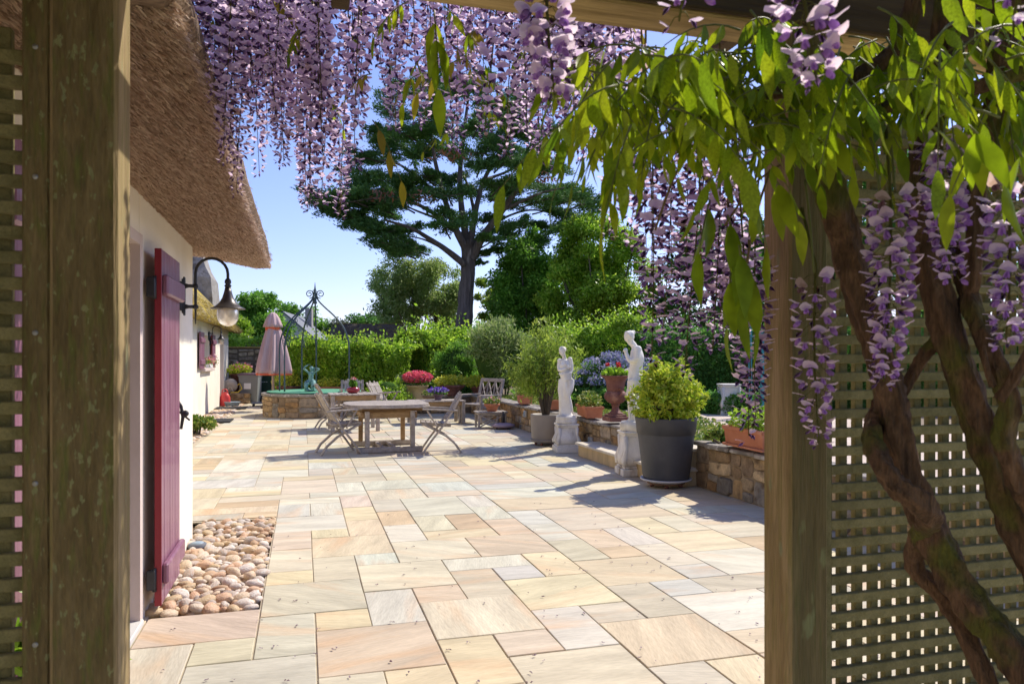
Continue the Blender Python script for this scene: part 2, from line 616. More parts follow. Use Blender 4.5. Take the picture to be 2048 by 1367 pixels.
m_teak = mat('weathered_teak', [(.27, .225, .185), (.43, .375, .325)], 5, stretch=(2.5, 2.5, 2.5), rough=.75, bump=.35, bscale=40, fine=.1, rnd_val=.13)
m_teakbrown = mat('brown_teak', [(.27, .165, .07), (.40, .26, .125)], 5, stretch=(1.5, 5, 5), rough=.7, bump=.3, bscale=40, fine=.1)
m_marble = mat('white_cast_stone', [(.80, .745, .635), (.88, .85, .765)], 5, rough=.75, bump=.25, bscale=40, spots=(.40, .345, .245), spot_scale=4, spot_edge=(.50, .74), spot_stretch=(1, 1, .4), fine=.04, bdist=.005)
m_pedestal = mat('stained_cast_stone', [(.66, .62, .55), (.80, .76, .69)], 5, rough=.85, bump=.35, bscale=35, spots=(.30, .235, .15), spot_scale=5, spot_edge=(.55, .72), spot_stretch=(1, 1, .35), fine=.06, bdist=.006)
m_darkpot = mat('anthracite_pot', [(.055, .055, .058), (.075, .075, .078)], 4, rough=.5, fine=.08, spots=(.12, .115, .11), spot_scale=3, spot_edge=(.6, .85), bump=.08, bscale=80)
m_greypot = mat('taupe_pot', [(.29, .25, .215), (.33, .29, .25)], 3, rough=.6, bump=.08, bscale=60)
m_terra = mat('terracotta', [(.44, .155, .075), (.54, .215, .115)], 5, rough=.75, bump=.15, bscale=50, spots=(.50, .33, .24), spot_scale=5, spot_edge=(.6, .8))
m_rust = mat('rust_iron', [(.145, .055, .04), (.235, .10, .075)], 8, rough=.75, bump=.4, bscale=40, spots=(.30, .15, .10), spot_scale=8, fine=.1)
m_verdi = mat('verdigris', [(.10, .24, .215), (.25, .44, .40)], 9, rough=.6, bump=.3, bscale=40, spots=(.05, .06, .04), spot_scale=9, spot_edge=(.55, .68))
m_wrought = mat('green_grey_iron', [(.045, .075, .085), (.075, .11, .12)], 9, rough=.4, metallic=.3)
m_wellcover = mat('green_cover', [(.10, .33, .19), (.14, .40, .24)], 2, rough=.6, bump=.1, bscale=12)
m_parasol = mat('pink_canvas', [(.52, .355, .35), (.60, .43, .425)], 6, stretch=(3, 3, .4), rough=.9, bump=.15, bscale=60)
m_orange = mat('orange_canvas', [(.70, .13, .06), (.78, .18, .09)], 6, rough=.85)
m_polewood = mat('parasol_pole_wood', [(.36, .27, .20), (.44, .34, .26)], 6, stretch=(4, 4, 1), rough=.6)
m_binGrey = mat('grey_bin_plastic', [(.22, .235, .235), (.25, .265, .265)], 3, rough=.55)
m_binGreen = mat('dark_green_bin_plastic', [(.012, .055, .038), (.018, .07, .048)], 3, rough=.5)
m_yellow = mat('yellow_plastic', [(.72, .58, .03), (.75, .62, .05)], 3, rough=.5)
m_white = mat('white_paper', [(.78, .78, .78), (.82, .82, .82)], 8, rough=.8)
m_ceramic_r = mat('red_ceramic', [(.28, .015, .025), (.34, .03, .04)], 3, rough=.22, coat=.5)
m_ceramic_y = mat('ochre_ceramic', [(.60, .42, .17), (.66, .48, .22)], 3, rough=.4)
m_plum = mat('plum_plastic', [(.16, .095, .115), (.22, .14, .165)], 5, rough=.5)
m_plumtop = mat('mauve_cement', [(.36, .27, .30), (.42, .32, .35)], 5, rough=.8)
m_mat = mat('black_doormat', [(.014, .014, .015), (.03, .03, .032)], 40, rough=.95, bump=.6, bscale=200)
m_slate = mat('slate', [(.12, .13, .15), (.19, .20, .22)], 6, rough=.7)
m_gable = mat('pale_grey_render', [(.60, .58, .55), (.66, .64, .60)], 2, rough=.9)
m_chimney = mat('rough_grey_render', [(.24, .225, .215), (.37, .35, .335)], 6, rough=.95, bump=.9, bscale=14, spots=(.17, .15, .13), spot_scale=5, bdist=.03)
m_tile = mat('clay_roof', [(.20, .06, .04), (.30, .10, .07)], 6, rough=.85, bump=.5, bscale=20)
m_bark = mat('cypress_bark', [(.085, .068, .058), (.19, .155, .135)], 2.2, stretch=(3, 3, .35), rough=.95, bump=1.0, bscale=5, fine=.15, spots=(.37, .34, .31), spot_scale=1.6, spot_edge=(.62, .7), spot_stretch=(1, 1, .4), bdist=.06)
m_bark2 = mat('tree_bark', [(.07, .055, .04), (.15, .12, .09)], 4, stretch=(2, 2, .5), rough=.95, bump=.8, bscale=12)
m_vine = mat('wisteria_bark', [(.045, .024, .012), (.185, .105, .055), (.095, .052, .026)], 9, stretch=(4.5, 4.5, .8), rough=.92, bump=1.0, bscale=20,
             spots=(.10, .10, .014), spot_scale=6, spot_edge=(.54, .64), fine=.2, bdist=.02)
m_stem = mat('green_stem', [(.11, .13, .03), (.15, .16, .04)], 8, rough=.6)
m_tan = mat('dry_stem', [(.14, .09, .04), (.22, .15, .07)], 8, rough=.8)
m_teal = mat('teal_paint', [(.02, .19, .22), (.03, .24, .27)], 5, rough=.5)
m_glass = mat('window_glass', [(.05, .06, .07), (.08, .09, .10)], 2, rough=.08, spec=.8)
m_screw = mat('screw_metal', [(.30, .29, .26), (.38, .37, .33)], 30, rough=.4, metallic=.7)
m_hose_y = mat('yellow_hose', [(.66, .46, .04), (.70, .52, .06)], 5, rough=.5)
m_redplastic = mat('red_plastic', [(.62, .05, .05), (.70, .08, .07)], 5, rough=.4)
m_reel = mat('beige_plastic', [(.50, .45, .38), (.56, .51, .44)], 5, rough=.6)
m_bluegrey = mat('blue_grey_plastic', [(.22, .29, .34), (.28, .35, .40)], 5, rough=.5)
m_alu = mat('brushed_vent', [(.42, .42, .42), (.50, .50, .50)], 5, rough=.5, metallic=.2)

l_cyp = leafmat('cypress_spray', [(.05, .125, .026), (.085, .20, .04), (.135, .27, .055), (.065, .15, .032)], trans=.28, rough=.6, wide=.25, wscale=.5)
l_rust = leafmat('dead_spray', [(.22, .09, .04), (.30, .13, .07)], trans=.2)
l_dark = leafmat('dark_leaf', [(.06, .175, .028), (.11, .28, .045), (.165, .36, .06)], trans=.48, wide=.25)
l_mid = leafmat('mid_leaf', [(.11, .26, .028), (.18, .39, .045), (.27, .49, .065)], trans=.5, wide=.3)
l_bright = leafmat('bright_leaf', [(.16, .31, .02), (.27, .47, .035), (.39, .58, .05), (.48, .62, .09)], trans=.55, rough=.38, wide=.2, wscale=1.2)
l_olive = leafmat('olive_leaf', [(.17, .28, .06), (.27, .40, .09), (.37, .47, .15), (.46, .52, .24)], trans=.48, wide=.2)
l_lime = leafmat('lime_leaf', [(.22, .36, .02), (.38, .52, .03), (.54, .60, .05), (.64, .66, .10)], trans=.4, wide=.15, wscale=4)
l_willow = leafmat('light_shrub_leaf', [(.17, .28, .03), (.29, .42, .05), (.42, .52, .08), (.13, .21, .03)], trans=.5, wide=.2, wscale=2)
l_yel = leafmat('yellow_green_leaf', [(.40, .48, .03), (.66, .66, .05), (.78, .74, .10), (.26, .36, .03)], trans=.4)
l_grd = leafmat('ground_leaf', [(0.066, 0.144, 0.016), (0.145, 0.240, 0.032), (0.264, 0.336, 0.054), (0.396, 0.396, 0.108)], trans=.4)
l_grey = leafmat('grey_leaf', [(.10, .13, .085), (.17, .20, .13), (.24, .26, .19)], trans=.25)
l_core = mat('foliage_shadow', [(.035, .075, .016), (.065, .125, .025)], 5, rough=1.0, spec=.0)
p_blue = leafmat('blue_blossom', [(.24, .24, .38), (.36, .355, .52), (.47, .47, .62)], trans=.25)
p_red = leafmat('red_blossom', [(.62, .02, .03), (.75, .05, .06)], trans=.3)
p_coral = leafmat('coral_blossom', [(.78, .10, .14), (.86, .20, .23), (.74, .13, .26)], trans=.35)
p_pansy = leafmat('violet_blossom', [(.14, .05, .42), (.24, .12, .58), (.40, .30, .68)], trans=.3)
p_pink = leafmat('pink_blossom', [(.75, .30, .38), (.80, .42, .46), (.75, .16, .16)], trans=.3)
p_fall = leafmat('fallen_blossom', [(.10, .05, .06), (.16, .09, .12), (.24, .15, .22)], trans=.1)
m_raceme = leafmat('wisteria_blossom', [(.5, .4, .6)], attr=True, trans=.68, rough=.6, spec=.25)
l_wist = leafmat('wisteria_leaf', [(.19, .30, .012), (.28, .40, .016), (.39, .47, .025), (.13, .25, .018)], trans=.62, rough=.42, tcol=(1.0, .98, .6), spec=.35, mottle=22.0)
l_wistd = leafmat('wisteria_leaf_bronze', [(.20, .17, .012), (.30, .25, .02), (.36, .33, .02)], trans=.55, rough=.5)

# ================================================================ SETTING
def sheet(name, x0, x1, y0, y1, z, m, hole=None):
    b = MB()
    b.add([(x0, y0, z), (x1, y0, z), (x1, y1, z), (x0, y1, z)], [(0, 1, 2, 3)])
    return tag(b.obj(name, m), kind='structure')

sheet('ground', -500, 500, -200, 800, -.06, m_grass)
# joint bed under the paving, and bare soil borders
jb = MB()
for x0, x1, y0, y1 in ((-.246, 4.6, -3, 27.6), (-1.83, -.246, 7.06, 27.6), (-1.0, -.246, -3, 4.46)):
    jb.add([(x0, y0, -.008), (x1, y0, -.008), (x1, y1, -.008), (x0, y1, -.008)], [(0, 1, 2, 3)])
tag(jb.obj('joint_bed', m_joint), kind='structure')
# raised garden terrace behind the retaining wall
tb = MB()
tb.prism([(4.55, -4), (45, -4), (45, 70), (4.55, 70)], -.3, .40)
tag(tb.obj('garden_terrace', m_soil), kind='structure')
tb = MB()
tb.prism([(4.9, 4.0), (9.0, 4.0), (9.4, 9), (8.2, 13.4), (12, 17.0), (11.4, 18.2), (7.2, 14.8), (5.0, 12.2)], .38, .412)
tag(tb.obj('gravel_path', m_gravel), kind='structure')
tb = MB()
tb.prism([(1.7, 19.6), (4.55, 19.2), (4.55, 40), (1.7, 40)], -.3, .40)
tag(tb.obj('raised_border_soil', m_soil), kind='structure')
tb = MB()
tb.prism([(-1.2, 22.6), (1.7, 22.0), (1.7, 40), (-1.2, 40)], -.3, .06)
tag(tb.obj('border_soil', m_soil), kind='structure')

# ---------------------------------------------------------------- paving
patio = bpy.data.objects.new('patio_paving', None)
link(patio)
patio['kind'] = 'structure'
MOD, PX0, PY0 = .299, -.238, 4.35
CR, WH, YE, PE, PI, GR, BL, TA, OR, GB = ((0.558, 0.486, 0.365), (0.576, 0.542, 0.473), (0.576, 0.459, 0.278), (0.558, 0.411, 0.286), (0.504, 0.389, 0.328), (0.459, 0.429, 0.378), (0.450, 0.451, 0.436), (0.486, 0.398, 0.299), (0.486, 0.306, 0.166), (0.423, 0.372, 0.315))
seed_slabs = [(0, 1, 5, 7, PI), (0, 1, 3, 5, CR), (0, 1, 2, 3, YE), (0, 2, 0, 2, GB), (0, 1, -2, 0, GR), (1, 2, -1, 0, YE), (1, 3, -3, -1, PE),
              (-1, 1, -4, -2, GR), (-2, 0, -1, .5, PI), (-1, 0, -2, -1, CR), (-2, -1, -4, -1, GR), (1, 3, 4, 6, PE), (1, 2, 2, 4, TA), (2, 3, 3, 4, BL),
              (2, 4, 1, 3, CR), (2, 3, -1, 1, WH), (1, 2, 6, 7, YE), (2, 3, 6, 8, PE), (0, 2, 7, 9, WH), (3, 4, 0, 1, PE), (4, 5, 0, 2, TA), (3, 5, -2, 0, CR),
              (5, 7, -1, 1, YE), (5, 6, 1, 2, BL), (6, 7, 1, 3, YE), (5, 6, -3, -1, WH), (4, 5, -3, -2, PI), (3, 4, -4, -2, YE), (6, 7, -2, -1, CR), (7, 8, -2, 0, TA),
              (6, 8, -4, -2, PE), (4, 6, -5, -3, CR), (7, 9, 0, 2, YE), (8, 9, -1, 0, BL), (8, 10, -3, -1, WH), (1, 2, -5, -3, CR), (2, 3, -5, -3, YE), (-1, 0, 9.2, 10, OR), (-3, -1, 9.2, 10, GB),
              (3, 5, 3, 5, CR), (5, 7, 3, 5, PE), (3, 4, 5, 7, WH), (4, 6, 5, 6, YE), (4, 5, 6, 8, CR), (7, 8, 2, 4, TA), (8, 9, 2, 3, OR), (9, 10, 1, 3, CR), (10, 12, 0, 2, WH)]
I0, I1, J0, J1 = -8, 16, -26, 78
occ = {}
slabs = []
def free(i0, i1, j0, j1):
    return all((i, j) not in occ for i in range(i0, i1) for j in range(j0, j1))
def allowed(i, j):
    X, Y = PX0 + (i + .5) * MOD, PY0 + (j + .5) * MOD
    if X > 4.42 or Y > 27.4:
        return False
    if X < PX0 and PY0 + .5 * MOD < Y < PY0 + 9.1 * MOD:
        return False
    if Y < 7.2:
        return X > -1.0
    return X > -1.82
for i0, i1, j0, j1, c in seed_slabs:
    slabs.append((i0, i1, j0, j1, c))
    for i in range(i0, i1):
        for j in range(math.floor(j0), math.ceil(j1)):
            occ[(i, j)] = 1
pal = [CR] * 6 + [WH] * 5 + [YE] * 4 + [PE] * 4 + [PI] * 3 + [GR] * 2 + [BL] * 1 + [TA] * 3 + [OR] * 1 + [GB] * 2
for j in range(J0, J1):
    for i in range(I0, I1):
        if (i, j) in occ or not allowed(i, j):
            continue
        opts = [(2, 2), (2, 2), (3, 2), (2, 3), (2, 1), (1, 2), (1, 2), (2, 1), (3, 1)]
        rnd.shuffle(opts)
        for a, b in opts + [(2, 1), (1, 2), (1, 1)]:
            if free(i, i + a, j, j + b) and all(allowed(i + x, j + y) for x in range(a) for y in range(b)):
                break
        for x in range(a):
            for y in range(b):
                occ[(i + x, j + y)] = 1
        slabs.append((i, i + a, j, j + b, rnd.choice(pal)))
def slab_shape(b, i0, i1, j0, j1, off):
    g = .0036
    x0, x1, y0, y1 = PX0 + i0 * MOD + g, PX0 + i1 * MOD - g, PY0 + j0 * MOD + g, PY0 + j1 * MOD - g
    ch = .003
    t = rnd.uniform(-.002, .002)
    jt = lambda: rnd.uniform(-.0022, .0022)
    cor = [(x0 + jt(), y0 + jt()), (x1 + jt(), y0 + jt()), (x1 + jt(), y1 + jt()), (x0 + jt(), y1 + jt())]
    ins = [(ch, ch), (-ch, ch), (-ch, -ch), (ch, -ch)]
    vs = [(x - off[0], y - off[1], -.03) for x, y in cor] + [(x - off[0], y - off[1], -ch + t) for x, y in cor] + \
         [(x + a - off[0], y + c - off[1], t) for (x, y), (a, c) in zip(cor, ins)]
    fs = [(8, 9, 10, 11)] + [(k, (k + 1) % 4, 4 + (k + 1) % 4, 4 + k) for k in range(4)] + [(4 + k, 4 + (k + 1) % 4, 8 + (k + 1) % 4, 8 + k) for k in range(4)]
    b.add(vs, fs)
def in_view(X, Y):
    r, d = X * CA - Y * SA, X * SA + Y * CA
    return d > 2.8 and abs(r / d) < .73
slabs.sort(key=lambda s: (not in_view(PX0 + (s[0] + s[1]) / 2 * MOD, PY0 + (s[2] + s[3]) / 2 * MOD), math.hypot((s[0] + s[1]) / 2 * MOD + PX0, (s[2] + s[3]) / 2 * MOD + PY0)))
rest = MB()
for k, (i0, i1, j0, j1, c) in enumerate(slabs):
    v = rnd.uniform(.92, 1.07)
    c = tuple((x * .60 + y * .40) * k for x, y, k in zip(c, CR, (1.055, 1.10, 1.045)))
    c = tuple(x * v * rnd.uniform(.975, 1.025) for x in c)
    if k < 296:
        b = MB(); b.cur = c
        cx, cy = PX0 + (i0 + i1) / 2 * MOD, PY0 + (j0 + j1) / 2 * MOD
        slab_shape(b, i0, i1, j0, j1, (cx, cy))
        rz = rnd.choice((0, 0, 0, .3, -.3, -.6, 1.57, 1.3))
        Mr = Matrix.Rotation(-rz, 3, 'Z')
        b.v = [Mr @ Vector(q) for q in b.v]
        b.obj('paving_slab', m_slab, patio, (cx, cy, 0), color=True).rotation_euler = (0, 0, rz)
    else:
        rest.cur = c
        slab_shape(rest, i0, i1, j0, j1, (0, 0))
rest.obj('paving_slab', m_slab, patio, color=True, kind='stuff')

# ---------------------------------------------------------------- pebble beds
def pebble_mat():
    m = bpy.data.materials.new('river_pebble')
    m.use_nodes = True
    t = NT(m)
    bs = m.node_tree.nodes['Principled BSDF']
    oi = t.n('ShaderNodeObjectInfo'); ge = t.n('ShaderNodeNewGeometry')
    s = t.n('ShaderNodeMath', operation='ADD'); t.l(oi.outputs['Random'], s.inputs[0]); t.l(ge.outputs['Random Per Island'], s.inputs[1])
    fr = t.n('ShaderNodeMath', operation='FRACT'); t.l(s.outputs[0], fr.inputs[0])
    rp = t.n('ShaderNodeValToRGB')
    cs = [(.60, .51, .39), (.47, .32, .19), (.66, .60, .52), (.54, .41, .24), (.42, .36, .30), (.60, .48, .33), (.58, .38, .24), (.54, .49, .42)]
    while len(rp.color_ramp.elements) < len(cs):
        rp.color_ramp.elements.new(.5)
    for i, c in enumerate(cs):
        rp.color_ramp.elements[i].position = i / len(cs)
        rp.color_ramp.elements[i].color = c4(c)
    rp.color_ramp.interpolation = 'CONSTANT'
    t.l(fr.outputs[0], rp.inputs[0])
    tc = t.n('ShaderNodeTexCoord')
    ad = t.n('ShaderNodeVectorMath', operation='ADD'); t.l(tc.outputs['Object'], ad.inputs[0])
    cb = t.n('ShaderNodeCombineXYZ'); mu = t.n('ShaderNodeMath', operation='MULTIPLY'); mu.inputs[1].default_value = 40
    t.l(fr.outputs[0], mu.inputs[0]); t.l(mu.outputs[0], cb.inputs[0]); t.l(cb.outputs[0], ad.inputs[1])
    wv = t.n('ShaderNodeTexNoise'); wv.inputs['Scale'].default_value = 1.3; wv.inputs['Detail'].default_value = 4
    mp = t.n('ShaderNodeMapping'); mp.inputs['Scale'].default_value = (1, 3.5, 2); t.l(ad.outputs[0], mp.inputs[0]); t.l(mp.outputs[0], wv.inputs['Vector'])
    c = t.mix(t.ramp(wv.outputs['Fac'], .45, .62), rp.outputs[0], (.47, .20, .075, 1))
    c = t.mix(.35, rp.outputs[0], c)
    t.l(c, bs.inputs['Base Color'])
    bs.inputs['Roughness'].default_value = .6
    nb = t.n('ShaderNodeTexNoise'); nb.inputs['Scale'].default_value = 5; t.l(ad.outputs[0], nb.inputs['Vector'])
    bp = t.n('ShaderNodeBump'); bp.inputs['Strength'].default_value = .25; bp.inputs['Distance'].default_value = .1
    t.l(nb.outputs['Fac'], bp.inputs['Height']); t.l(bp.outputs[0], bs.inputs['Normal'])
    return m
m_pebble = pebble_mat()
def pebble_mesh(seed, seg=9, rings=6):
    b = MB()
    b.sphere((0, 0, 0), 1.0, seg, rings)
    out = []
    for v in b.v:
        v = Vector(v)
        n = mnoise.noise(v * 1.1 + Vector((seed * 9.1, 3, 7)))
        w = v * (1 + .34 * n)
        w.x = math.copysign(abs(w.x) ** .85, w.x)
        out.append(w)
    b.v = out
    return b.mesh('pebble', m_pebble)
peb = [pebble_mesh(i) for i in range(9)]
bed = tag(MB().add([(-1.0, 4.4, -.05), (-.244, 4.4, -.05), (-.244, 7.2, -.05), (-1.0, 7.2, -.05)], [(0, 1, 2, 3)]).obj('pebble_bed', m_soil), kind='structure')
placed = []
tries = 0
while len(placed) < 298 and tries < 14000:
    tries += 1
    x, y = rnd.uniform(-.86, -.262), rnd.uniform(4.54, 7.04)
    r = rnd.uniform(.023, .054)
    if any((x - a) ** 2 + (y - b_) ** 2 < ((r + c) * .72) ** 2 for a, b_, c in placed):
        continue
    placed.append((x, y, r))
for x, y, r in placed:
    o = ob('pebble', rnd.choice(peb), bed, (x, y, -.012 + r * .18 + rnd.uniform(-.008, .014)), (rnd.uniform(-.35, .35), rnd.uniform(-.35, .35), rnd.uniform(0, 6.28)),
           (r * rnd.uniform(1.05, 1.5), r * rnd.uniform(.75, 1.0), r * rnd.uniform(.55, .8)))
def scatter_pebbles(name, n, x0, x1, y0, y1, z, r0, r1, parent, bias=1.0):
    src = [np.array([tuple(v) for v in pebble_mesh(20 + i, 6, 4).vertices], dtype=object) if False else None for i in range(1)]
    base = []
    for i in range(4):
        b = MB(); b.sphere((0, 0, 0), 1.0, 7, 5)
        base.append((np.array(b.v), b.f))
    V, Fl, k = [], [], 0
    for i in range(n):
        bv, bf = base[i % 4]
        r = rnd.uniform(r0, r1)
        a = rnd.uniform(0, 6.28)
        M = np.array(Matrix.Rotation(a, 3, 'Z') @ Matrix.Rotation(rnd.uniform(-.3, .3), 3, 'X'))
        p = (bv * np.array((r * rnd.uniform(1, 1.5), r * rnd.uniform(.75, 1), r * .6)) * (1 + .12 * rng.normal(size=(len(bv), 1)))) @ M.T
        p = p + np.array((rnd.uniform(x0, x1), y0 + (y1 - y0) * rnd.random() ** bias, z + rnd.uniform(-.01, .012)))
        V.append(p); Fl += [tuple(j + k for j in f) for f in bf]; k += len(bv)
    me = bpy.data.meshes.new(name)
    me.from_pydata(np.concatenate(V).tolist(), [], Fl)
    me.polygons.foreach_set('use_smooth', np.ones(len(Fl), dtype=bool))
    me.materials.append(m_pebble)
    return tag(ob(name, me, parent), kind='stuff')
scatter_pebbles('small_pebble', 760, -.87, -.255, 4.5, 7.05, -.03, .02, .04, bed)
strip = tag(MB().add([(-2.6, 6.4, -.05), (-1.82, 6.4, -.05), (-1.82, 27.4, -.05), (-2.6, 27.4, -.05)], [(0, 1, 2, 3)]).obj('pebble_strip', m_soil), kind='structure')
scatter_pebbles('small_pebble', 1900, -2.42, -1.84, 12.5, 26.5, -.022, .035, .07, strip)

# drain lid at the wall in the pebbles
dl = thing('drain_cover', 'round blue-grey drain cover lying among the pebbles by the house wall', 'drain cover', G(395, 1088, .02))
b = MB(); b.lathe([(0.001, .012), (.055, .012), (.066, .006), (.068, -.02)], 20, cap=False); b.obj('rim', m_slate, dl)
b = MB(); b.lathe([(0.001, .018), (.044, .017), (.047, .010)], 20, cap=False); b.obj('lid', m_bluegrey, dl)

# ---------------------------------------------------------------- rubble masonry
STONES = [(.40, .275, .135), (.45, .325, .175), (.335, .235, .13), (.48, .37, .225), (.285, .21, .135), (.37, .305, .225), (.44, .27, .12), (.30, .275, .235)]
def split_rects(L, H, w, h, r, min_keep=.0):
    out = []
    def rec(x0, x1, y0, y1):
        dx, dy = x1 - x0, y1 - y0
        if dx > w * r.uniform(1.0, 1.75):
            k = r.uniform(.35, .65); m = x0 + dx * k
            if dy > h * 1.9 and r.random() < .6:
                pass
            else:
                rec(x0, m, y0, y1); rec(m, x1, y0, y1); return
        if dy > h * r.uniform(1.0, 1.8):
            k = r.uniform(.38, .62); m = y0 + dy * k
            rec(x0, x1, y0, m); rec(x0, x1, m, y1); return
        out.append((x0, x1, y0, y1))
    n = max(1, round(L / (w * 2.4)))
    for i in range(n):
        rec(L * i / n, L * (i + 1) / n, 0, H)
    return out
def rubble(parent, fmap, L, H, w, h, seed, proud=(.006, .034), joint=.0055, cols=STONES, limit=300, amp=None, top=None):
    """stones on a wall face; fmap(s, t, d) -> point at s along, t up, d out"""
    r = random.Random(seed)
    amp = amp if amp is not None else min(w, h) * .22
    rects = split_rects(L, H, w, h, r)
    r.shuffle(rects)
    rects.sort(key=lambda q: -(q[1] - q[0]) * (q[3] - q[2]))
    extra = MB()
    for k, (x0, x1, y0, y1) in enumerate(rects):
        def wp(s, t):
            q = Vector((s / w * .9, t / h * .7, seed * 3.3))
            es = min(s, L - s); et = min(t, H - t)
            return s + amp * 1.2 * mnoise.noise(q) * min(1, es / w), t + amp * mnoise.noise(q + Vector((9, 4, 2))) * min(1, et / h * 2)
        dx, dy = x1 - x0, y1 - y0
        c1 = [r.uniform(.05, .27) for _ in range(8)]
        cx, cy = (x0 + x1) / 2, (y0 + y1) / 2
        pts = [(x0 + dx * c1[0], y0), (x1 - dx * c1[1], y0), (x1, y0 + dy * c1[2]), (x1, y1 - dy * c1[3]), (x1 - dx * c1[4], y1), (x0 + dx * c1[5], y1), (x0, y1 - dy * c1[6]), (x0, y0 + dy * c1[7])]
        jx, jy = max(.2, 1 - 2 * joint / dx), max(.2, 1 - 2 * joint / dy)
        pts = [(cx + (px - cx) * jx, cy + (py - cy) * jy) for px, py in pts]
        pr = r.uniform(*proud)
        rings = []
        for sc, d in ((1.0, -.03), (.985, pr * .45), (.86, pr * .95)):
            ring = []
            for px, py in pts:
                s, t = wp(cx + (px - cx) * sc, cy + (py - cy) * sc)
                ring.append(fmap(s, t, d + (r.uniform(-.3, .3) * pr if sc < .99 else 0)))
            rings.append(ring)
        s, t = wp(cx + dx * r.uniform(-.1, .1), cy)
        cen = fmap(s, t, pr * r.uniform(.95, 1.25))
        vs = rings[0] + rings[1] + rings[2] + [cen]
        fs = []
        for a in (0, 8):
            fs += [(a + i, a + (i + 1) % 8, a + 8 + (i + 1) % 8, a + 8 + i) for i in range(8)]
        fs += [(16 + i, 16 + (i + 1) % 8, 24) for i in range(8)]
        v = r.uniform(.72, 1.22)
        col = tuple(x * v for x in r.choice(cols))
        if k < limit:
            b = MB(); b.cur = col
            o3 = Vector(cen)
            b.add([Vector(q) - o3 for q in vs], fs)
            b.obj('stone', m_stone, parent, o3, color=True)
        else:
            extra.cur = col
            extra.add(vs, fs)
    if extra.v:
        extra.obj('stone', m_stone, parent, color=True, kind='stuff')

# retaining wall along the right of the patio, in two runs either side of the steps
def ret_wall(name, label, y0, y1, seed, H=.5, limit=150):
    t = thing(name, label, 'wall', (4.45, (y0 + y1) / 2, 0))
    oy = (y0 + y1) / 2
    b = MB(); b.box((.02, 0, H / 2 - .05), (.30, y1 - y0 - .02, H - .06 + .1)); b.obj('core', m_mortar, t)
    L = y1 - y0
    rubble(t, lambda s, tt, d: (-.13 - d, L / 2 - s, tt), L, H - .05, .30, .15, seed, limit=limit)
    # end faces
    for sg in (-1, 1):
        rubble(t, (lambda s, tt, d: (-.13 + s, -L / 2 + .01 - d, tt)) if sg < 0 else (lambda s, tt, d: (.17 - s, L / 2 - .01 + d, tt)), .30, H - .05, .2, .15, seed + 5 + sg, limit=8)
    r = random.Random(seed + 40)
    y = -L / 2
    while y < L / 2 - .05:
        d = min(r.uniform(.25, .55), L / 2 - y)
        b = MB()
        hh = r.uniform(.035, .055)
        b.box((0, 0, 0), (.40 + r.uniform(-.03, .03), d - .012, hh), Matrix.Rotation(r.uniform(-.03, .03), 3, 'X') @ Matrix.Rotation(r.uniform(-.02, .02), 3, 'Y'), .012)
        b.v = [Vector(v) * (1 + .03 * mnoise.noise(Vector(v) * 9 + Vector((y, 1, 2)))) for v in b.v]
        b.obj('cap_stone', m_capstone, t, (.015 + r.uniform(-.012, .012), y + d / 2, H - .03 + r.uniform(0, .008)))
        y += d
    return t
w1 = ret_wall('retaining_wall', 'long low rubble stone retaining wall with flat dark capstones, behind the smaller white statue', 9.2, 19.2, 3, .50, 190)
w2 = ret_wall('retaining_wall', 'nearer low rubble stone wall behind the large dark grey pot, running to the right post', 3.2, 7.5, 8, .52, 110)
# recessed wall lights
for py, px in ((882, 1183), (775 + 50, 1052)):
    p = AX(px, py if py != 825 else 827, 4.30)
    t = thing('wall_light', 'small square grey wall light set in the stone wall ' + ('between statue and urn' if px > 1100 else 'left of the taupe pot'), 'wall light', (4.275, p.y, p.z))
    b = MB(); b.box((.01, 0, 0), (.04, .13, .13), None, .006); b.obj('frame', m_alu, t)
    b = MB(); b.box((-.014, 0, 0), (.008, .10, .10), None, .002); b.obj('lens', m_bluegrey, t)
# steps through the wall
st = thing('garden_steps', 'two sandstone steps up to the gap in the stone wall, behind the larger white statue', 'steps', (4.2, 8.9, 0))
b = MB(); b.cur = (.62, .56, .45); b.box((-.08, 0, .185), (.42, 2.86, .035), None, .006); b.obj('tread', m_slab, st, color=True)
b = MB(); b.cur = (.55, .41, .22); b.box((-.065, 0, .083), (.36, 2.82, .166), None, .006); b.obj('riser', m_slab, st, color=True)
b = MB(); b.cur = (.62, .56, .47); b.box((.38, -.55, .405), (.62, 1.66, .035), None, .006); b.obj('tread', m_slab, st, color=True)
b = MB(); b.cur = (.50, .38, .22); b.box((.40, -.55, .19), (.56, 1.64, .39), None, .006); b.obj('riser', m_slab, st, color=True)
# low wall of the raised border behind the seats
t = thing('border_wall', 'low rubble wall of the raised border behind the garden seats', 'wall', (3.0, 19.45, 0))
b = MB(); b.box((0, .02, .20), (2.7, .26, .44)); b.obj('core', m_mortar, t)
rubble(t, lambda s, tt, d: (-1.35 + s, -.115 - d, tt), 2.7, .42, .32, .14, 17, limit=60)
for k in range(6):
    b = MB(); b.box((0, 0, 0), (.44, .34, .05), None, .012)
    b.obj('cap_stone', m_capstone, t, (-1.13 + k * .45, .01, .435 + rnd.uniform(0, .008)))

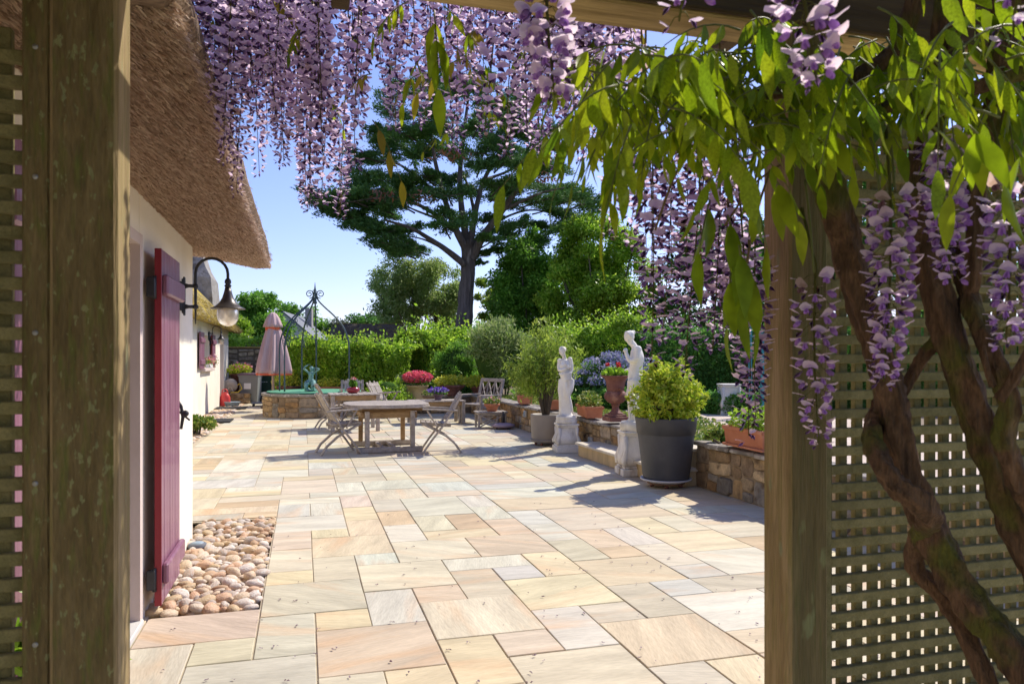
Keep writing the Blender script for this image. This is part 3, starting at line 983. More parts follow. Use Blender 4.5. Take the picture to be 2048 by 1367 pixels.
# ---------------------------------------------------------------- far boundary wall
fw = thing('boundary_wall', 'tall old rubble wall with thin tile coping at the far end of the patio, behind the bins', 'wall', (-.6, 27.6, 0))
b = MB(); b.box((0, .2, .9), (5.4, .4, 1.86)); b.obj('core', mat('dark_mortar', [(.13, .10, .065), (.20, .155, .10)], 6, bump=.5), fw)
rubble(fw, lambda s, tt, d: (-2.7 + s, -d, tt), 5.4, 1.8, .48, .21, 23, proud=(.01, .05), joint=.022, cols=[(.34, .28, .19), (.42, .345, .225), (.27, .22, .155), (.38, .33, .26), (.46, .39, .27), (.30, .21, .12)], limit=180)
b = MB()
b.box((0, .2, 1.855), (5.5, .54, .045), None, .01); b.obj('coping', mat('mossy_coping', [(.30, .20, .06), (.40, .29, .09)], 5, bump=.4), fw)

# ================================================================ COTTAGE (near block with thatch, door and shutters)
house = thing('thatched_cottage', 'cream rendered thatched cottage close on the left, its deep reed eave overhanging the wall', 'cottage', (-.86, 3.0, 0))
HX, HY = -.86, 3.0
def hp(x, y, z): return (x - HX, y - HY, z)
def wallbox(b, x0, x1, y0, y1, z0, z1, bev=0):
    b.box(hp((x0 + x1) / 2, (y0 + y1) / 2, (z0 + z1) / 2), (x1 - x0, y1 - y0, z1 - z0), None, bev)
b = MB()
wallbox(b, -1.25, -.86, 4.42, 6.40, -.05, 2.55)
wallbox(b, -1.25, -.86, -3.0, 2.98, -.05, 2.55)
wallbox(b, -1.25, -.862, 2.98, 4.42, 2.10, 2.55)
wallbox(b, -4.5, -1.25, 6.0, 6.40, -.05, 2.55)
b.obj('wall', m_render, house)
b = MB()
wallbox(b, -1.24, -.852, 4.385, 4.45, 0, 2.13)
wallbox(b, -1.24, -.852, 2.95, 3.015, 0, 2.13)
wallbox(b, -1.24, -.853, 3.015, 4.385, 2.07, 2.13)
b.obj('door_surround', m_reveal, house)
b = MB(); wallbox(b, -1.2, -.84, 3.0, 4.42, -.04, .03, .006); b.obj('door_sill', mat('sill_stone', [(.55, .53, .50), (.62, .60, .57)], 5, bump=.2), house)
dr = MB(); wallbox(dr, -1.20, -1.15, 3.02, 4.38, .03, 2.07); dr = dr.obj('door', mat('dark_glazed_door', [(.10, .09, .09), (.13, .12, .12)], 4, rough=.25), house)
b = MB(); b.sphere(hp(-1.12, 4.25, 1.02), .03); b.obj('handle', m_iron, dr)

def shutter(y_hinge, sgn, parent, hx, hy, X, z0, z1, W, label=None, ledges=True):
    """boarded shutter folded back against the wall; sgn = direction it runs from the hinge"""
    s = bpy.data.objects.new('shutter', None)
    s.location = (X - hx, y_hinge - hy, 0)
    link(s, parent)
    if label: s['label'] = label
    n = max(4, round(W / .095))
    for k in range(n):
        w = W / n
        b = MB(); b.box((0, sgn * (k + .5) * w, (z0 + z1) / 2), (.030 + (.002 if k % 2 else 0), w - .004, z1 - z0), None, .003)
        b.obj('board', m_shutter, s)
    b = MB(); b.box((-.001, -sgn * .004, (z0 + z1) / 2), (.036, .008, z1 - z0), None, .002); b.obj('edge_strip', m_shutter_edge, s)
    for z in (z0 + .17, z1 - .20):
        b = MB(); b.box((.030, sgn * (W / 2 + .012), z), (.036, W - .025, .115), None, .010); b.obj('ledge', m_shutter, s)
        b = MB(); b.box((-.035, -sgn * .012, z - .02), (.045, .035, .11), None, .005); b.tube([(-.018, -sgn * .014, z - .085), (-.018, -sgn * .014, z + .045)], .011, 8); b.obj('hinge', m_iron, s)
    return s
s1 = shutter(4.52, 1, house, HX, HY, -.785, .062, 2.07, .64)
b = MB()
lz = 1.45 - (825 - 717) / F * 4.85
b.tube([(.02, .655, lz - .10), (.03, .665, lz - .02), (.02, .655, lz + .05), (.005, .65, lz + .085)], [.009, .012, .010, .006], 7)
b.sphere((.045, .665, lz), (.022, .018, .022)); b.bar((.0, .66, lz + .02), (.07, .675, lz - .045), .012, .012)
b.obj('latch', m_iron, s1)
shutter(2.88, -1, house, HX, HY, -.785, .062, 2.07, .64)

# thatch: a thick skin with a rounded eave, hipped at the far end
def thatch_body():
    prof = [(-1.15, 2.37), (-.86, 2.36), (-.62, 2.315), (-.42, 2.275), (-.32, 2.28), (-.275, 2.33), (-.29, 2.42), (-.40, 2.56), (-1.2, 3.40), (-2.4, 4.75), (-3.6, 6.0)]
    ys = list(np.linspace(-1.5, 6.55, 22)) + [6.75, 6.9, 6.98]
    vs, fs = [], []
    n = len(prof)
    for y in ys:
        for i, (x, z) in enumerate(prof):
            yy = y
            k = 0
            if y > 6.6:
                k = (y - 6.6) / .4
            if i >= 5:
                yy = y - (z - 2.3) * .75 * max(0, (y - 4) / 3)
            w = .02 * mnoise.noise(Vector((x * 3, y * 2.2, z * 3)))
            xx = x - (.09 * k * k if 2 < i < 8 else 0)
            vs.append(hp(xx + w, yy + w * .6, z + w * .5 + (.03 * k if i < 4 else 0)))
    for j in range(len(ys) - 1):
        for i in range(n - 1):
            fs.append((j * n + i, j * n + i + 1, (j + 1) * n + i + 1, (j + 1) * n + i))
    e = (len(ys) - 1) * n
    fs.append(tuple(e + i for i in range(n)))
    return vs, fs
b = MB(); v, f = thatch_body(); b.add(v, f, True)
roof = b.obj('roof', m_thatch, house)
# hip face and inner soffit beyond the wall end
N = 115000
X = -.95 + .66 * rng.random(N) ** .9
Y = 1.9 + 5.07 * rng.random(N)
edge = rng.random(N) < .14
X[edge] = -.325 + .02 * rng.normal(size=edge.sum())
endm = rng.random(N) < .04
Y[endm] = 6.93 + .03 * rng.normal(size=endm.sum())
Z = np.interp(X, [-1.15, -.86, -.62, -.42, -.32], [2.37, 2.36, 2.315, 2.275, 2.28]) + .03 * rng.random(N) - .012
Z[edge] += .10 * rng.random(edge.sum())
d = np.stack([.72 + .12 * rng.normal(size=N), .0 + .17 * rng.normal(size=N), -.58 + .18 * rng.normal(size=N)], 1)
d[endm] += np.array((0, .6, -.1))
d /= np.linalg.norm(d, axis=1, keepdims=True)
L = rng.uniform(.014, .046, N)
L[edge] *= .5
wd = rng.uniform(.0014, .0028, N)
sdir = np.cross(d, rng.normal(size=(N, 3))); sdir /= np.linalg.norm(sdir, axis=1, keepdims=True)
P0 = np.stack([X - HX, Y - HY, Z], 1) - d * (L * .55)[:, None]
P1 = P0 + d * L[:, None]
V = np.stack([P0 - sdir * wd[:, None], P0 + sdir * wd[:, None], P1 + sdir * wd[:, None] * .8, P1 - sdir * wd[:, None] * .8], 1).reshape(-1, 3)
tag(ob('reed', mesh_np('reed', V, np.arange(4 * N).reshape(N, 4), m_reed), roof), kind='stuff')

# ---------------------------------------------------------------- far wing of the cottage
WX, WY = -2.45, 17.0
wing = thing('cottage_wing', 'far set-back wing of the cottage with small shuttered window, mossy thatch and grey chimney', 'cottage', (WX, WY, 0))
def wp_(x, y, z): return (x - WX, y - WY, z)
def wbox(b, x0, x1, y0, y1, z0, z1, bev=0):
    b.box(wp_((x0 + x1) / 2, (y0 + y1) / 2, (z0 + z1) / 2), (x1 - x0, y1 - y0, z1 - z0), None, bev)
b = MB()
for y0, y1, z0, z1 in ((6.42, 19.75, -.05, 2.5), (19.75, 21.35, -.05, 1.22), (19.75, 21.35, 2.06, 2.5), (21.35, 24.0, -.05, 2.5), (24.0, 25.1, 2.1, 2.5), (25.1, 26.6, -.05, 2.5)):
    wbox(b, -2.85, -2.45, y0, y1, z0, z1)
wbox(b, -6.5, -2.85, 26.2, 26.6, -.05, 2.5)
b.obj('wall', m_render, wing)
b = MB(); wbox(b, -2.74, -2.70, 24.0, 25.1, 0, 2.1); b.obj('door', mat('pale_door', [(.42, .34, .32), (.46, .38, .36)], 4, rough=.6), wing)
wi = MB()
for y0, y1, z0, z1 in ((19.75, 19.82, 1.22, 2.06), (21.28, 21.35, 1.22, 2.06), (19.82, 21.28, 1.22, 1.29), (19.82, 21.28, 1.99, 2.06), (20.52, 20.58, 1.29, 1.99)):
    wbox(wi, -2.66, -2.60, y0, y1, z0, z1)
wi = wi.obj('window', mat('window_paint', [(.62, .58, .52), (.66, .62, .56)], 4), wing)
b = MB(); wbox(b, -2.645, -2.635, 19.82, 20.52, 1.29, 1.99); b.obj('pane', m_glass, wi)
b = MB(); wbox(b, -2.645, -2.635, 20.58, 21.28, 1.29, 1.99); b.obj('pane', m_glass, wi)
b = MB(); wbox(b, -2.56, -2.33, 19.55, 21.55, 1.13, 1.21, .01); b.obj('sill', m_reveal, wing)
shutter(19.70, -1, wing, WX, WY, -2.39, 1.2, 2.1, .72)
shutter(21.40, 1, wing, WX, WY, -2.39, 1.2, 2.1, .72)
# thatch of the wing
b = MB()
prof = [(-2.9, 2.40), (-2.45, 2.38), (-2.12, 2.30), (-2.05, 2.40), (-2.25, 2.66), (-3.6, 4.1), (-4.6, 5.0)]
ys = list(np.linspace(7.2, 26.3, 18)) + [26.8, 27.0]
vs, fs = [], []
for y in ys:
    for i, (x, z) in enumerate(prof):
        w = .03 * mnoise.noise(Vector((x * 2, y * .9, z * 2)))
        yy = y - (max(0, z - 2.6) * 1.1 if y > 20 else 0) * max(0, (y - 20) / 7)
        vs.append(wp_(x + w, yy, z + w))
n = len(prof)
for j in range(len(ys) - 1):
    for i in range(n - 1):
        fs.append((j * n + i, j * n + i + 1, (j + 1) * n + i + 1, (j + 1) * n + i))
fs.append(tuple((len(ys) - 1) * n + i for i in range(n)))
b.add(vs, fs, True)
wroof = b.obj('roof', m_mossthatch, wing)
N = 6000
yy = rng.uniform(12, 26.9, N); xx = -2.05 - .45 * rng.random(N) ** 2; zz = np.interp(xx, [-2.5, -2.25, -2.05], [2.95, 2.66, 2.36])
P = np.stack([xx - WX, yy - WY, zz], 1) + .03 * rng.normal(size=(N, 3))
V, Q = leaves_np(P, .10, .10, dirs=np.tile((.75, 0, -.5), (N, 1)))
tag(ob('reed', mesh_np('reed', V, Q, leafmat('mossy_reed', [(.30, .22, .08), (.44, .34, .12), (.50, .36, .03), (.20, .17, .05)], trans=.15)), wroof), kind='stuff')
b = MB()
chx = AX(402, 560, -3.0)
vs, fs = [], []
for z, g in ((3.0, .35), (3.9, .28), (4.25, .10), (4.6, .0), (6.2, .0), (6.9, -.03)):
    for x, y in ((-4.0 - g, 24.0 - g), (-2.96 + g, 24.0 - g), (-2.96 + g, 25.4 + g), (-4.0 - g, 25.4 + g)):
        vs.append(wp_(x, y, z))
for j in range(5):
    fs += [(j * 4 + k, j * 4 + (k + 1) % 4, j * 4 + 4 + (k + 1) % 4, j * 4 + 4 + k) for k in range(4)]
fs.append((20, 21, 22, 23))
b.add(vs, fs); b.obj('chimney', m_chimney, wing)

# window box flowers at the wing window
t = thing('window_box', 'pink flowers in a small box on the far window sill', 'flower box', (-2.40, 20.9, 1.21))
b = MB(); b.box((0, 0, .05), (.12, .55, .10), None, .01); b.obj('trough', m_white, t)
P = rng.normal(size=(150, 3)) * (.07, .25, .06) + (.03, 0, .15)
V, Q = leaves_np(P, .06, .6); ob('leaf', mesh_np('leaf', V, Q, l_grd), t, kind='stuff')
P = rng.normal(size=(90, 3)) * (.06, .22, .06) + (.05, 0, .22)
V, Q = leaves_np(P, .06, .8); ob('blossom', mesh_np('blossom', V, Q, p_pink), t, kind='stuff')

# ---------------------------------------------------------------- wall lamps
def wall_lamp(loc, label):
    t = thing('wall_lamp', label, 'wall lamp', loc, 0, 'swan-neck wall lamps')
    b = MB()
    b.box((.010, 0, 0), (.02, .10, .21), None, .008); b.box((.022, 0, 0), (.012, .075, .25), None, .006); b.box((.03, 0, 0), (.012, .05, .28), None, .006)
    bp = b.obj('back_plate', m_iron, t)
    for z in (.075, -.075):
        b = MB(); b.tube([(.03, 0, z), (.06, 0, z), (.105, 0, z)], [.022, .012, .014], 9); b.sphere((.105, 0, z), .020); b.obj('bracket', m_iron, t)
    path = [(.105, 0, -.20), (.105, 0, 0), (.105, 0, .16)]
    cx, rr = .215, .11
    for k in range(0, 11):
        a = math.pi - math.pi * k / 10
        path.append((cx + rr * math.cos(a), 0, .17 + rr * math.sin(a)))
    path.append((.325, 0, .12))
    b = MB(); b.tube(path, [.004, .0105] + [.0105] * (len(path) - 2), 9); b.obj('swan_neck', m_iron, t)
    z0 = .105
    b = MB(); b.lathe([(.0, .03), (.014, .03), (.022, .018), (.024, .0), (.016, -.010), (.026, -.02), (.018, -.036), (.012, -.04)], 16, (.325, 0, z0)); b.obj('collar', m_iron, t)
    b = MB(); b.lathe([(.020, -.035), (.028, -.07), (.040, -.11), (.060, -.145), (.090, -.172), (.120, -.187), (.123, -.192), (.116, -.190), (.085, -.178), (.05, -.15), (.02, -.06)], 28, (.325, 0, z0)); b.obj('lamp_shade', m_zinc, t)
    gm = bpy.data.materials.get('lamp_glass')
    if gm is None:
        gm = bpy.data.materials.new('lamp_glass'); gm.use_nodes = True
        g = gm.node_tree.nodes['Principled BSDF']
        g.inputs['Base Color'].default_value = (.86, .79, .66, 1); g.inputs['Roughness'].default_value = .22
        g.inputs['Transmission Weight'].default_value = .55; g.inputs['Coat Weight'].default_value = .3
    b = MB(); b.lathe([(.072, -.17), (.076, -.20), (.077, -.235), (.070, -.27), (.054, -.298), (.030, -.313), (.002, -.318)], 24, (.325, 0, z0)); b.obj('globe', gm, t)
    b = MB(); b.sphere((.325, 0, z0 - .205), .033, 12, 8); b.tube([(.325, 0, z0 - .175), (.325, 0, z0 - .15)], .016, 8); b.obj('bulb', m_white, t)
    return t
p = AX(362, 592, -.85)
wall_lamp((-.858, p.y, p.z), 'black swan-neck wall lamp with frosted globe, next to the near purple shutter')
p = AX(417, 672, -2.44)
wall_lamp((-2.448, p.y, p.z), 'small distant black swan-neck lamp on the far wing wall beyond the window')
for (px, py), lab in (((419, 843), 'black doormat on the pebbles below the small shuttered window'), ((443, 817), 'black doormat lying in front of the far wing door')):
    p = G(px, py)
    b = MB(); b.box((0, 0, .012), (.86, .9, .02), None, .006)
    tag(b.obj('doormat', m_mat, None, (-2.02, p.y, .012)), lab, 'doormat')

# ================================================================ PERGOLA
Y0, Y1 = 1.60, 1.715
def ux(px): 
    u = (px - 1024) / F
    return (u * CA + SA) / (CA - u * SA) * Y0
LX0, LX1 = ux(97), ux(235)
RX0, RX1 = ux(1580), ux(1657)
perg = thing('pergola', 'weathered wooden pergola with mossy posts and square lattice framing the view', 'pergola', ((LX1 + RX0) / 2, Y0, 0))
PXc = (LX1 + RX0) / 2
def pp(x, y, z): return Vector((x - PXc, y - Y0, z))
def pbox(name, x0, x1, y0, y1, z0, z1, m, bev=.004, label=None):
    b = MB(); c = pp((x0 + x1) / 2, (y0 + y1) / 2, (z0 + z1) / 2)
    b.box((0, 0, 0), (x1 - x0, y1 - y0, z1 - z0), None, bev)
    return b.obj(name, m, perg, c, label=label)
BZ = 1.45 + (717 - 20) / F * (Y0 / (CA - (1348 - 1024) / F * SA))
# both posts: inner side has algae, lichen and painted shade; bare weathered wood elsewhere
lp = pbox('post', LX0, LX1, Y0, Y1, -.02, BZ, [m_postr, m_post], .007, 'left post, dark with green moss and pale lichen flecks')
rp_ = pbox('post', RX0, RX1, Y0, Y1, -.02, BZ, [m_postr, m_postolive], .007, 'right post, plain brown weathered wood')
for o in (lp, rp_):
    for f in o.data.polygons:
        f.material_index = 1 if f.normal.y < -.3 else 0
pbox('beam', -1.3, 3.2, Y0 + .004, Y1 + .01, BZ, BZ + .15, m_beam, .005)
pbox('beam_shade_board', -1.3, 3.2, Y0 - .014, Y0 + .002, BZ + .006, BZ + .19, m_beamdark, .004)  # added dark board: shade on the beam's inner face put into its colour
BW = ux(97) - ux(38)
pbox('batten', LX0 - .0495, LX0 - .002, Y0 + .012, Y0 + .05, 0, BZ - .003, m_post, .004)
pbox('batten', RX1 + .002, RX1 + .036, Y0 + .03, Y0 + .07, 0, BZ - .003, m_lattice, .004)
for z in (.55, .9, 1.21, 1.50, 1.80, 2.05):
    b = MB(); b.lathe([(.0005, .002), (.004, .002), (.0055, .0)], 10, cap=False)
    o = b.obj('screw', m_screw, perg, pp(LX0 - .026, Y0 + .0115, z)); o.rotation_euler = (R(90), 0, 0)
# rafters and a rear beam overhead, behind the lens
for x in np.arange(-1.1, 3.1, .6):
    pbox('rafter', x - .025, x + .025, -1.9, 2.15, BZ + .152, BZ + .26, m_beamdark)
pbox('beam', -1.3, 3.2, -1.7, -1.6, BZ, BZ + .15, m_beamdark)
for x in (-.75, 2.45):
    pbox('post', x - .05, x + .05, -1.70, -1.60, -.02, BZ, m_postr)
def lattice(x0, x1, zt, from_right=False):
    P_, wv, th = .0490, .0252, .019
    nz, nx = int(zt / P_), int((x1 - x0) / P_)
    bh = MB(); bh.box((0, 0, 0), (x1 - x0, th, wv), None, .0022); mh = bh.mesh('lattice_slat', m_lattice)
    bv = MB(); bv.box((0, 0, 0), (wv, th, zt), None, .0022); mv = bv.mesh('lattice_slat', m_lattice)
    for k in range(nz):
        ob('lattice_slat', mh, perg, pp((x0 + x1) / 2 + rnd.uniform(-.002, .002), Y0 + .045, .03 + k * P_ + rnd.uniform(-.0015, .0015)), (0, rnd.uniform(-.0012, .0012), 0))
    for k in range(nx + 1):
        ob('lattice_slat', mv, perg, pp((x1 - .043 - k * P_ if from_right else x0 + k * P_ + .010) + rnd.uniform(-.0015, .0015), Y0 + .045 + th + .0012, zt / 2))
lattice(RX1 + .036, 2.42, 2.10)
lattice(-.845, LX0 - .0495, 2.10, True)

# ================================================================ FURNITURE
def chair_group(): return 'weathered teak armchairs on the patio'
def chair(label, loc, rotz):
    """folding teak armchair facing +x: crossing side legs, slatted seat, two-panel back"""
    t = thing('garden_armchair', label, 'chair', loc, rotz, chair_group())
    for sy in (-.25, .25):
        b = MB()
        p = [(.24, sy, .0), (.10, sy, .20), (-.07, sy, .42), (-.23, sy, .66), (-.36, sy, .90)]
        for i in range(len(p) - 1):
            q = Vector(p[i + 1]); q0 = Vector(p[i])
            b.bar(q0 - (q - q0) * .03, q + (q - q0) * .03, .026, .066, (0, 1, 0), .004)
        b.obj('back_leg', m_teak, t)
        b = MB()
        sy2 = sy * .88
        p = [(-.36, sy2, .0), (-.28, sy2, .13), (-.12, sy2, .27), (.08, sy2, .38), (.20, sy2, .44)]
        for i in range(len(p) - 1):
            q = Vector(p[i + 1]); q0 = Vector(p[i])
            b.bar(q0 - (q - q0) * .03, q + (q - q0) * .03, .026, .070, (0, 1, 0), .004)
        b.obj('front_leg', m_teak, t)
        b = MB(); b.bar((-.30, sy * 1.08, .655), (.24, sy * 1.08, .685), .062, .026, (0, 0, 1), .006); b.obj('armrest', m_teak, t)
        b = MB(); b.bar((.02, sy, .42), (.17, sy, .67), .022, .045, (0, 1, 0), .004); b.obj('arm_support', m_teak, t)
        b = MB(); b.bar((-.20, sy * .80, .425), (.25, sy * .80, .455), .022, .045, (0, 0, 1), .004); b.obj('seat_rail', m_teak, t)
    for k in range(6):
        x = -.17 + k * .078
        b = MB(); b.box((x, 0, .452 + (x + .17) * .066), (.066, .46, .018), None, .004); b.obj('seat_slat', m_teak, t)
    d = Vector((-.13, 0, .24)).normalized()
    for sy in (-1, 1):
        for k in range(3):
            y = sy * (.045 + k * .062)
            top = .90 + (.035 if k == 1 else .0)
            b = MB(); b.bar(Vector((-.13, y, .50)), Vector((-.13, y, .50)) + d * ((top - .50) / d.z), .056, .016, (1, 0, .5), .004); b.obj('back_slat', m_teak, t)
    b = MB(); b.bar((-.155, -.24, .555), (-.155, .24, .555), .02, .05, (-.48, 0, .88), .004); b.obj('back_rail', m_teak, t)
    b = MB(); b.bar((-.315, -.24, .845), (-.315, .24, .845), .02, .06, (-.48, 0, .88), .004); b.obj('back_rail', m_teak, t)
    return t

def c_loc(px, py):
    return tuple(G(px, py))
TC = Vector((1.276, 11.95, 0))
chair('weathered teak folding armchair on the left of the round-cornered table, facing it', c_loc(684, 905), R(10))
chair('weathered teak folding armchair on the right of the round-cornered table, seen from behind', c_loc(874, 903), R(174))
chair('weathered teak armchair left of the square table, mostly hidden by the nearer chair', c_loc(668, 855), R(6))
chair('weathered teak armchair at the far side of the table with the red bowl', tuple(A(704, 832, 18.4).xy) + (0,), R(-95))
chair('tall weathered teak armchair behind the round-cornered table, beside the low coffee table', c_loc(772, 843), R(-32))

# dining table with rounded corners
t = thing('dining_table', 'weathered teak dining table with rounded slatted top and trestle feet, in front of the others', 'table', TC, R(1.5))
def sup(x, a, b_, n=3.2):
    return b_ * max(0.0, 1 - abs(x / a) ** n) ** (1 / n)
a_, b_ = .66, .66
nb = 11
for k in range(nb):
    x0, x1 = -a_ + 2 * a_ * k / nb + .003, -a_ + 2 * a_ * (k + 1) / nb - .003
    up = [(x, sup(x, a_, b_)) for x in np.linspace(x0, x1, 6)]
    poly = [(y, -x) for x, y in [(x, -y) for x, y in up] + [(x, y) for x, y in up[::-1]]]
    b = MB(); b.prism(poly, .715, .742); b.obj('table_slat', m_teak, t)
rim = [(sup(x, a_ + .012, b_ + .012) * s, x) for s, xs in ((1, np.linspace(-a_ - .012, a_ + .012, 26)), (-1, np.linspace(a_ + .012, -a_ - .012, 26))) for x in xs]
b = MB(); b.prism(rim[:26] + rim[27:51], .690, .7146); b.obj('table_rim', m_teak, t)
for sy in (-1, 1):
    b = MB(); b.box((0, sy * .44, .575), (.86, .03, .09), None, .004); b.obj('apron', m_teakbrown, t)
    b = MB(); b.box((sy * .40, 0, .575), (.03, .84, .09), None, .004); b.obj('apron', m_teakbrown, t)
    b = MB(); b.box((0, sy * .30, .655), (1.1, .05, .06), None, .004); b.obj('extension_runner', m_teakbrown, t)
    b = MB(); b.box((0, sy * .49, .045), (1.02, .075, .085), None, .012); b.obj('foot_rail', m_teak, t)
    b = MB(); b.bar((sy * .09, -.45, .05), (sy * .09, .45, .05), .06, .045, (0, 0, 1), .005); b.obj('stretcher', m_teak, t)
    for sx in (-1, 1):
        b = MB(); b.box((sx * .35, sy * .49, .365), (.07, .07, .555), None, .006); b.obj('leg', m_teak if sy < 0 else m_teakbrown, t)

def slat_table(name, label, cat, loc, rotz, w, d, h, leg=.07, n=8, apron=.09, brown=True, xleg=False, group=None):
    t = thing(name, label, cat, loc, rotz, group)
    for k in range(n):
        b = MB(); b.box((-w / 2 + w * (k + .5) / n, 0, h - .013), (w / n - .008, d, .026), None, .004); b.obj('table_slat', m_teak, t)
    for s in (-1, 1):
        b = MB(); b.box((0, s * (d / 2 - .06), h - .03 - apron / 2), (w - .12, .024, apron), None, .003); b.obj('apron', m_teakbrown if brown else m_teak, t)
        b = MB(); b.box((s * (w / 2 - .06), 0, h - .03 - apron / 2), (.024, d - .14, apron), None, .003); b.obj('apron', m_teakbrown if brown else m_teak, t)
        for s2 in (-1, 1):
            b = MB(); b.box((s * (w / 2 - .05), s2 * (d / 2 - .05), (h - .028) / 2), (leg, leg, h - .028), None, .005); b.obj('leg', m_teak, t)
        if xleg:
            for q in (-1, 1):
                b = MB(); b.bar((-q * (w / 2 - .08), s * (d / 2 - .05), .04), (q * (w / 2 - .08), s * (d / 2 - .05), h - .07), .022, .035, (0, 1, 0), .003); b.obj('cross_brace', m_teak, t)
    return t
slat_table('dining_table', 'square weathered teak table carrying the red bowl, beside the stone well', 'table', tuple(A(707, 800, 15.0).xy) + (0,), R(2), .98, .9, .745, .075, 9)
slat_table('coffee_table', 'low long weathered teak coffee table with the purple pansies on it', 'table', tuple(A(872, 800, 16.6).xy) + (0,), R(3), 1.2, .75, .52, .075, 8)
side = slat_table('side_table', 'small low teak side table with crossed braces, carrying a terracotta pot', 'table', tuple(A(981, 840, 15.5).xy) + (0,), R(-4), .66, .5, .345, .045, 7, .04, False, True)

# armchair with a criss-cross back beside the border
t = thing('lattice_back_chair', 'weathered teak garden chair with criss-cross back, facing the low coffee table', 'chair', tuple(A(958, 845, 16.6).xy) + (0,), R(208))
for sy in (-.36, .36):
    b = MB(); b.bar((-.24, sy, 0), (-.27, sy, .44), .055, .055, (0, 1, 0), .004); b.bar((-.27, sy, .42), (-.42, sy, .98), .05, .055, (0, 1, 0), .004); b.obj('rear_leg', m_teak, t)
    b = MB(); b.box((.26, sy, .31), (.055, .055, .62), None, .004); b.obj('front_leg', m_teak, t)
    b = MB(); b.box((-.02, sy, .635), (.66, .07, .028), None, .006); b.obj('armrest', m_teak, t)
    b = MB(); b.box((0, sy, .385), (.52, .03, .07), None, .004); b.obj('seat_rail', m_teak, t)
for k in range(7):
    b = MB(); b.box((-.24 + k * .08, 0, .432), (.068, .69, .02), None, .004); b.obj('seat_slat', m_teak, t)
b = MB(); b.bar((-.415, -.385, .96), (-.415, .385, .96), .035, .075, (-.26, 0, .97), .006); b.obj('back_rail', m_teak, t)
b = MB(); b.bar((-.29, -.36, .50), (-.29, .36, .50), .03, .055, (-.26, 0, .97), .006); b.obj('back_rail', m_teak, t)
for k in range(3):
    y0_, y1_ = -.34 + k * .227, -.34 + (k + 1) * .227
    for q in (0, 1):
        b = MB(); b.bar((-.30, y0_ if q else y1_, .52), (-.405, y1_ if q else y0_, .93), .018, .03, (1, 0, .26), .003); b.obj('cross_slat', m_teak, t)
for y in (-.115, .115):
    b = MB(); b.bar((-.305, y, .52), (-.408, y, .93), .02, .035, (1, 0, .26), .003); b.obj('upright', m_teak, t)

# parasol foot beside the side table
p = G(1007, 857)
t = thing('parasol_base', 'round mauve parasol base on feet with a short dark socket, by the stone wall', 'parasol base', p)
b = MB(); b.lathe([(.23, .05), (.245, .06), (.24, .085), (.16, .115), (.05, .125), (.03, .126)], 24); b.obj('weight', m_plumtop, t)
b = MB(); b.lathe([(.20, .03), (.225, .04), (.225, .058), (.15, .058)], 24); b.obj('tray', m_plum, t)
b = MB(); b.tube([(0, 0, .12), (0, 0, .36)], .028, 12); b.obj('socket', m_iron, t)
for k in range(4):
    a = k * math.pi / 2 + .4
    b = MB(); b.lathe([(.0, 0), (.025, 0), (.025, .035), (.012, .038)], 10, (.17 * math.cos(a), .17 * math.sin(a), 0)); b.obj('foot', m_iron, t)

# ================================================================ WELL WITH IRON ARBOUR
WC = A(630, 800, 19.1); WC.z = 0
WR = 1.30
well = thing('stone_well', 'round rubble stone well with a flat green cover, standing on the patio', 'well', WC)
b = MB(); b.lathe([(WR - .03, -.02), (WR - .03, .54), (WR - .4, .545)], 48, smooth=False); b.obj('core', m_mortar, well)
rubble(well, lambda s, tt, d: ((WR - .03 + d) * math.cos(s / WR), (WR - .03 + d) * math.sin(s / WR), tt), 2 * math.pi * WR, .51, .34, .16, 31, limit=200)
for k in range(20):
    a0, a1 = 2 * math.pi * k / 20 + .006, 2 * math.pi * (k + 1) / 20 - .006
    r0, r1 = WR - .30, WR + .025 + rnd.uniform(-.012, .015)
    poly = [(r1 * math.cos(a), r1 * math.sin(a)) for a in np.linspace(a0, a1, 4)] + [(r0 * math.cos(a), r0 * math.sin(a)) for a in np.linspace(a1, a0, 4)]
    b = MB(); b.prism(poly, .52, .575 + rnd.uniform(0, .012)); b.obj('cap_stone', m_capstone, well)
b = MB(); b.lathe([(WR - .12, .59), (WR - .10, .60), (WR - .11, .622), (.001, .645)], 40, smooth=False); b.obj('cover', m_wellcover, well)
arb = thing('iron_arbour', 'grey-green wrought iron arbour with curved ribs, scrolls and a spike finial, over the well', 'arbour', (WC.x, WC.y, .63))
prof = [(.88, .0), (.88, .55), (.88, 1.06), (.845, 1.34), (.73, 1.64), (.52, 1.91), (.25, 2.16), (.09, 2.33), (.035, 2.47)]
va = -YAW
for k, ang in enumerate((2, 200, 228, 128, 103)):
    a = R(ang) + va
    b = MB()
    b.tube(smooth_path([(r * math.cos(a), r * math.sin(a), z) for r, z in prof], 4), .021, 7)
    rib = b.obj('rib', m_wrought, arb)
    if k != 0:
        for s in (-1, 1):
            b = MB()
            n = 24
            for base, sc in ((1.25, .16), (1.75, .12)):
                pts = []
                for i in range(n):
                    q = i / (n - 1)
                    th = q * 1.5 * math.pi * s
                    rr = sc * (1 - .8 * q)
                    r0 = np.interp(base, [z for _, z in prof], [r for r, _ in prof]) - .02
                    x, zz = r0 - .03 - rr * .5 * (1 - math.cos(th)), base + rr * math.sin(th)
                    pts.append((x * math.cos(a) - .02 * s * math.sin(a), x * math.sin(a) + .02 * s * math.cos(a), zz))
                b.tube(pts, .008, 5)
            b.obj('scroll', m_wrought, rib)
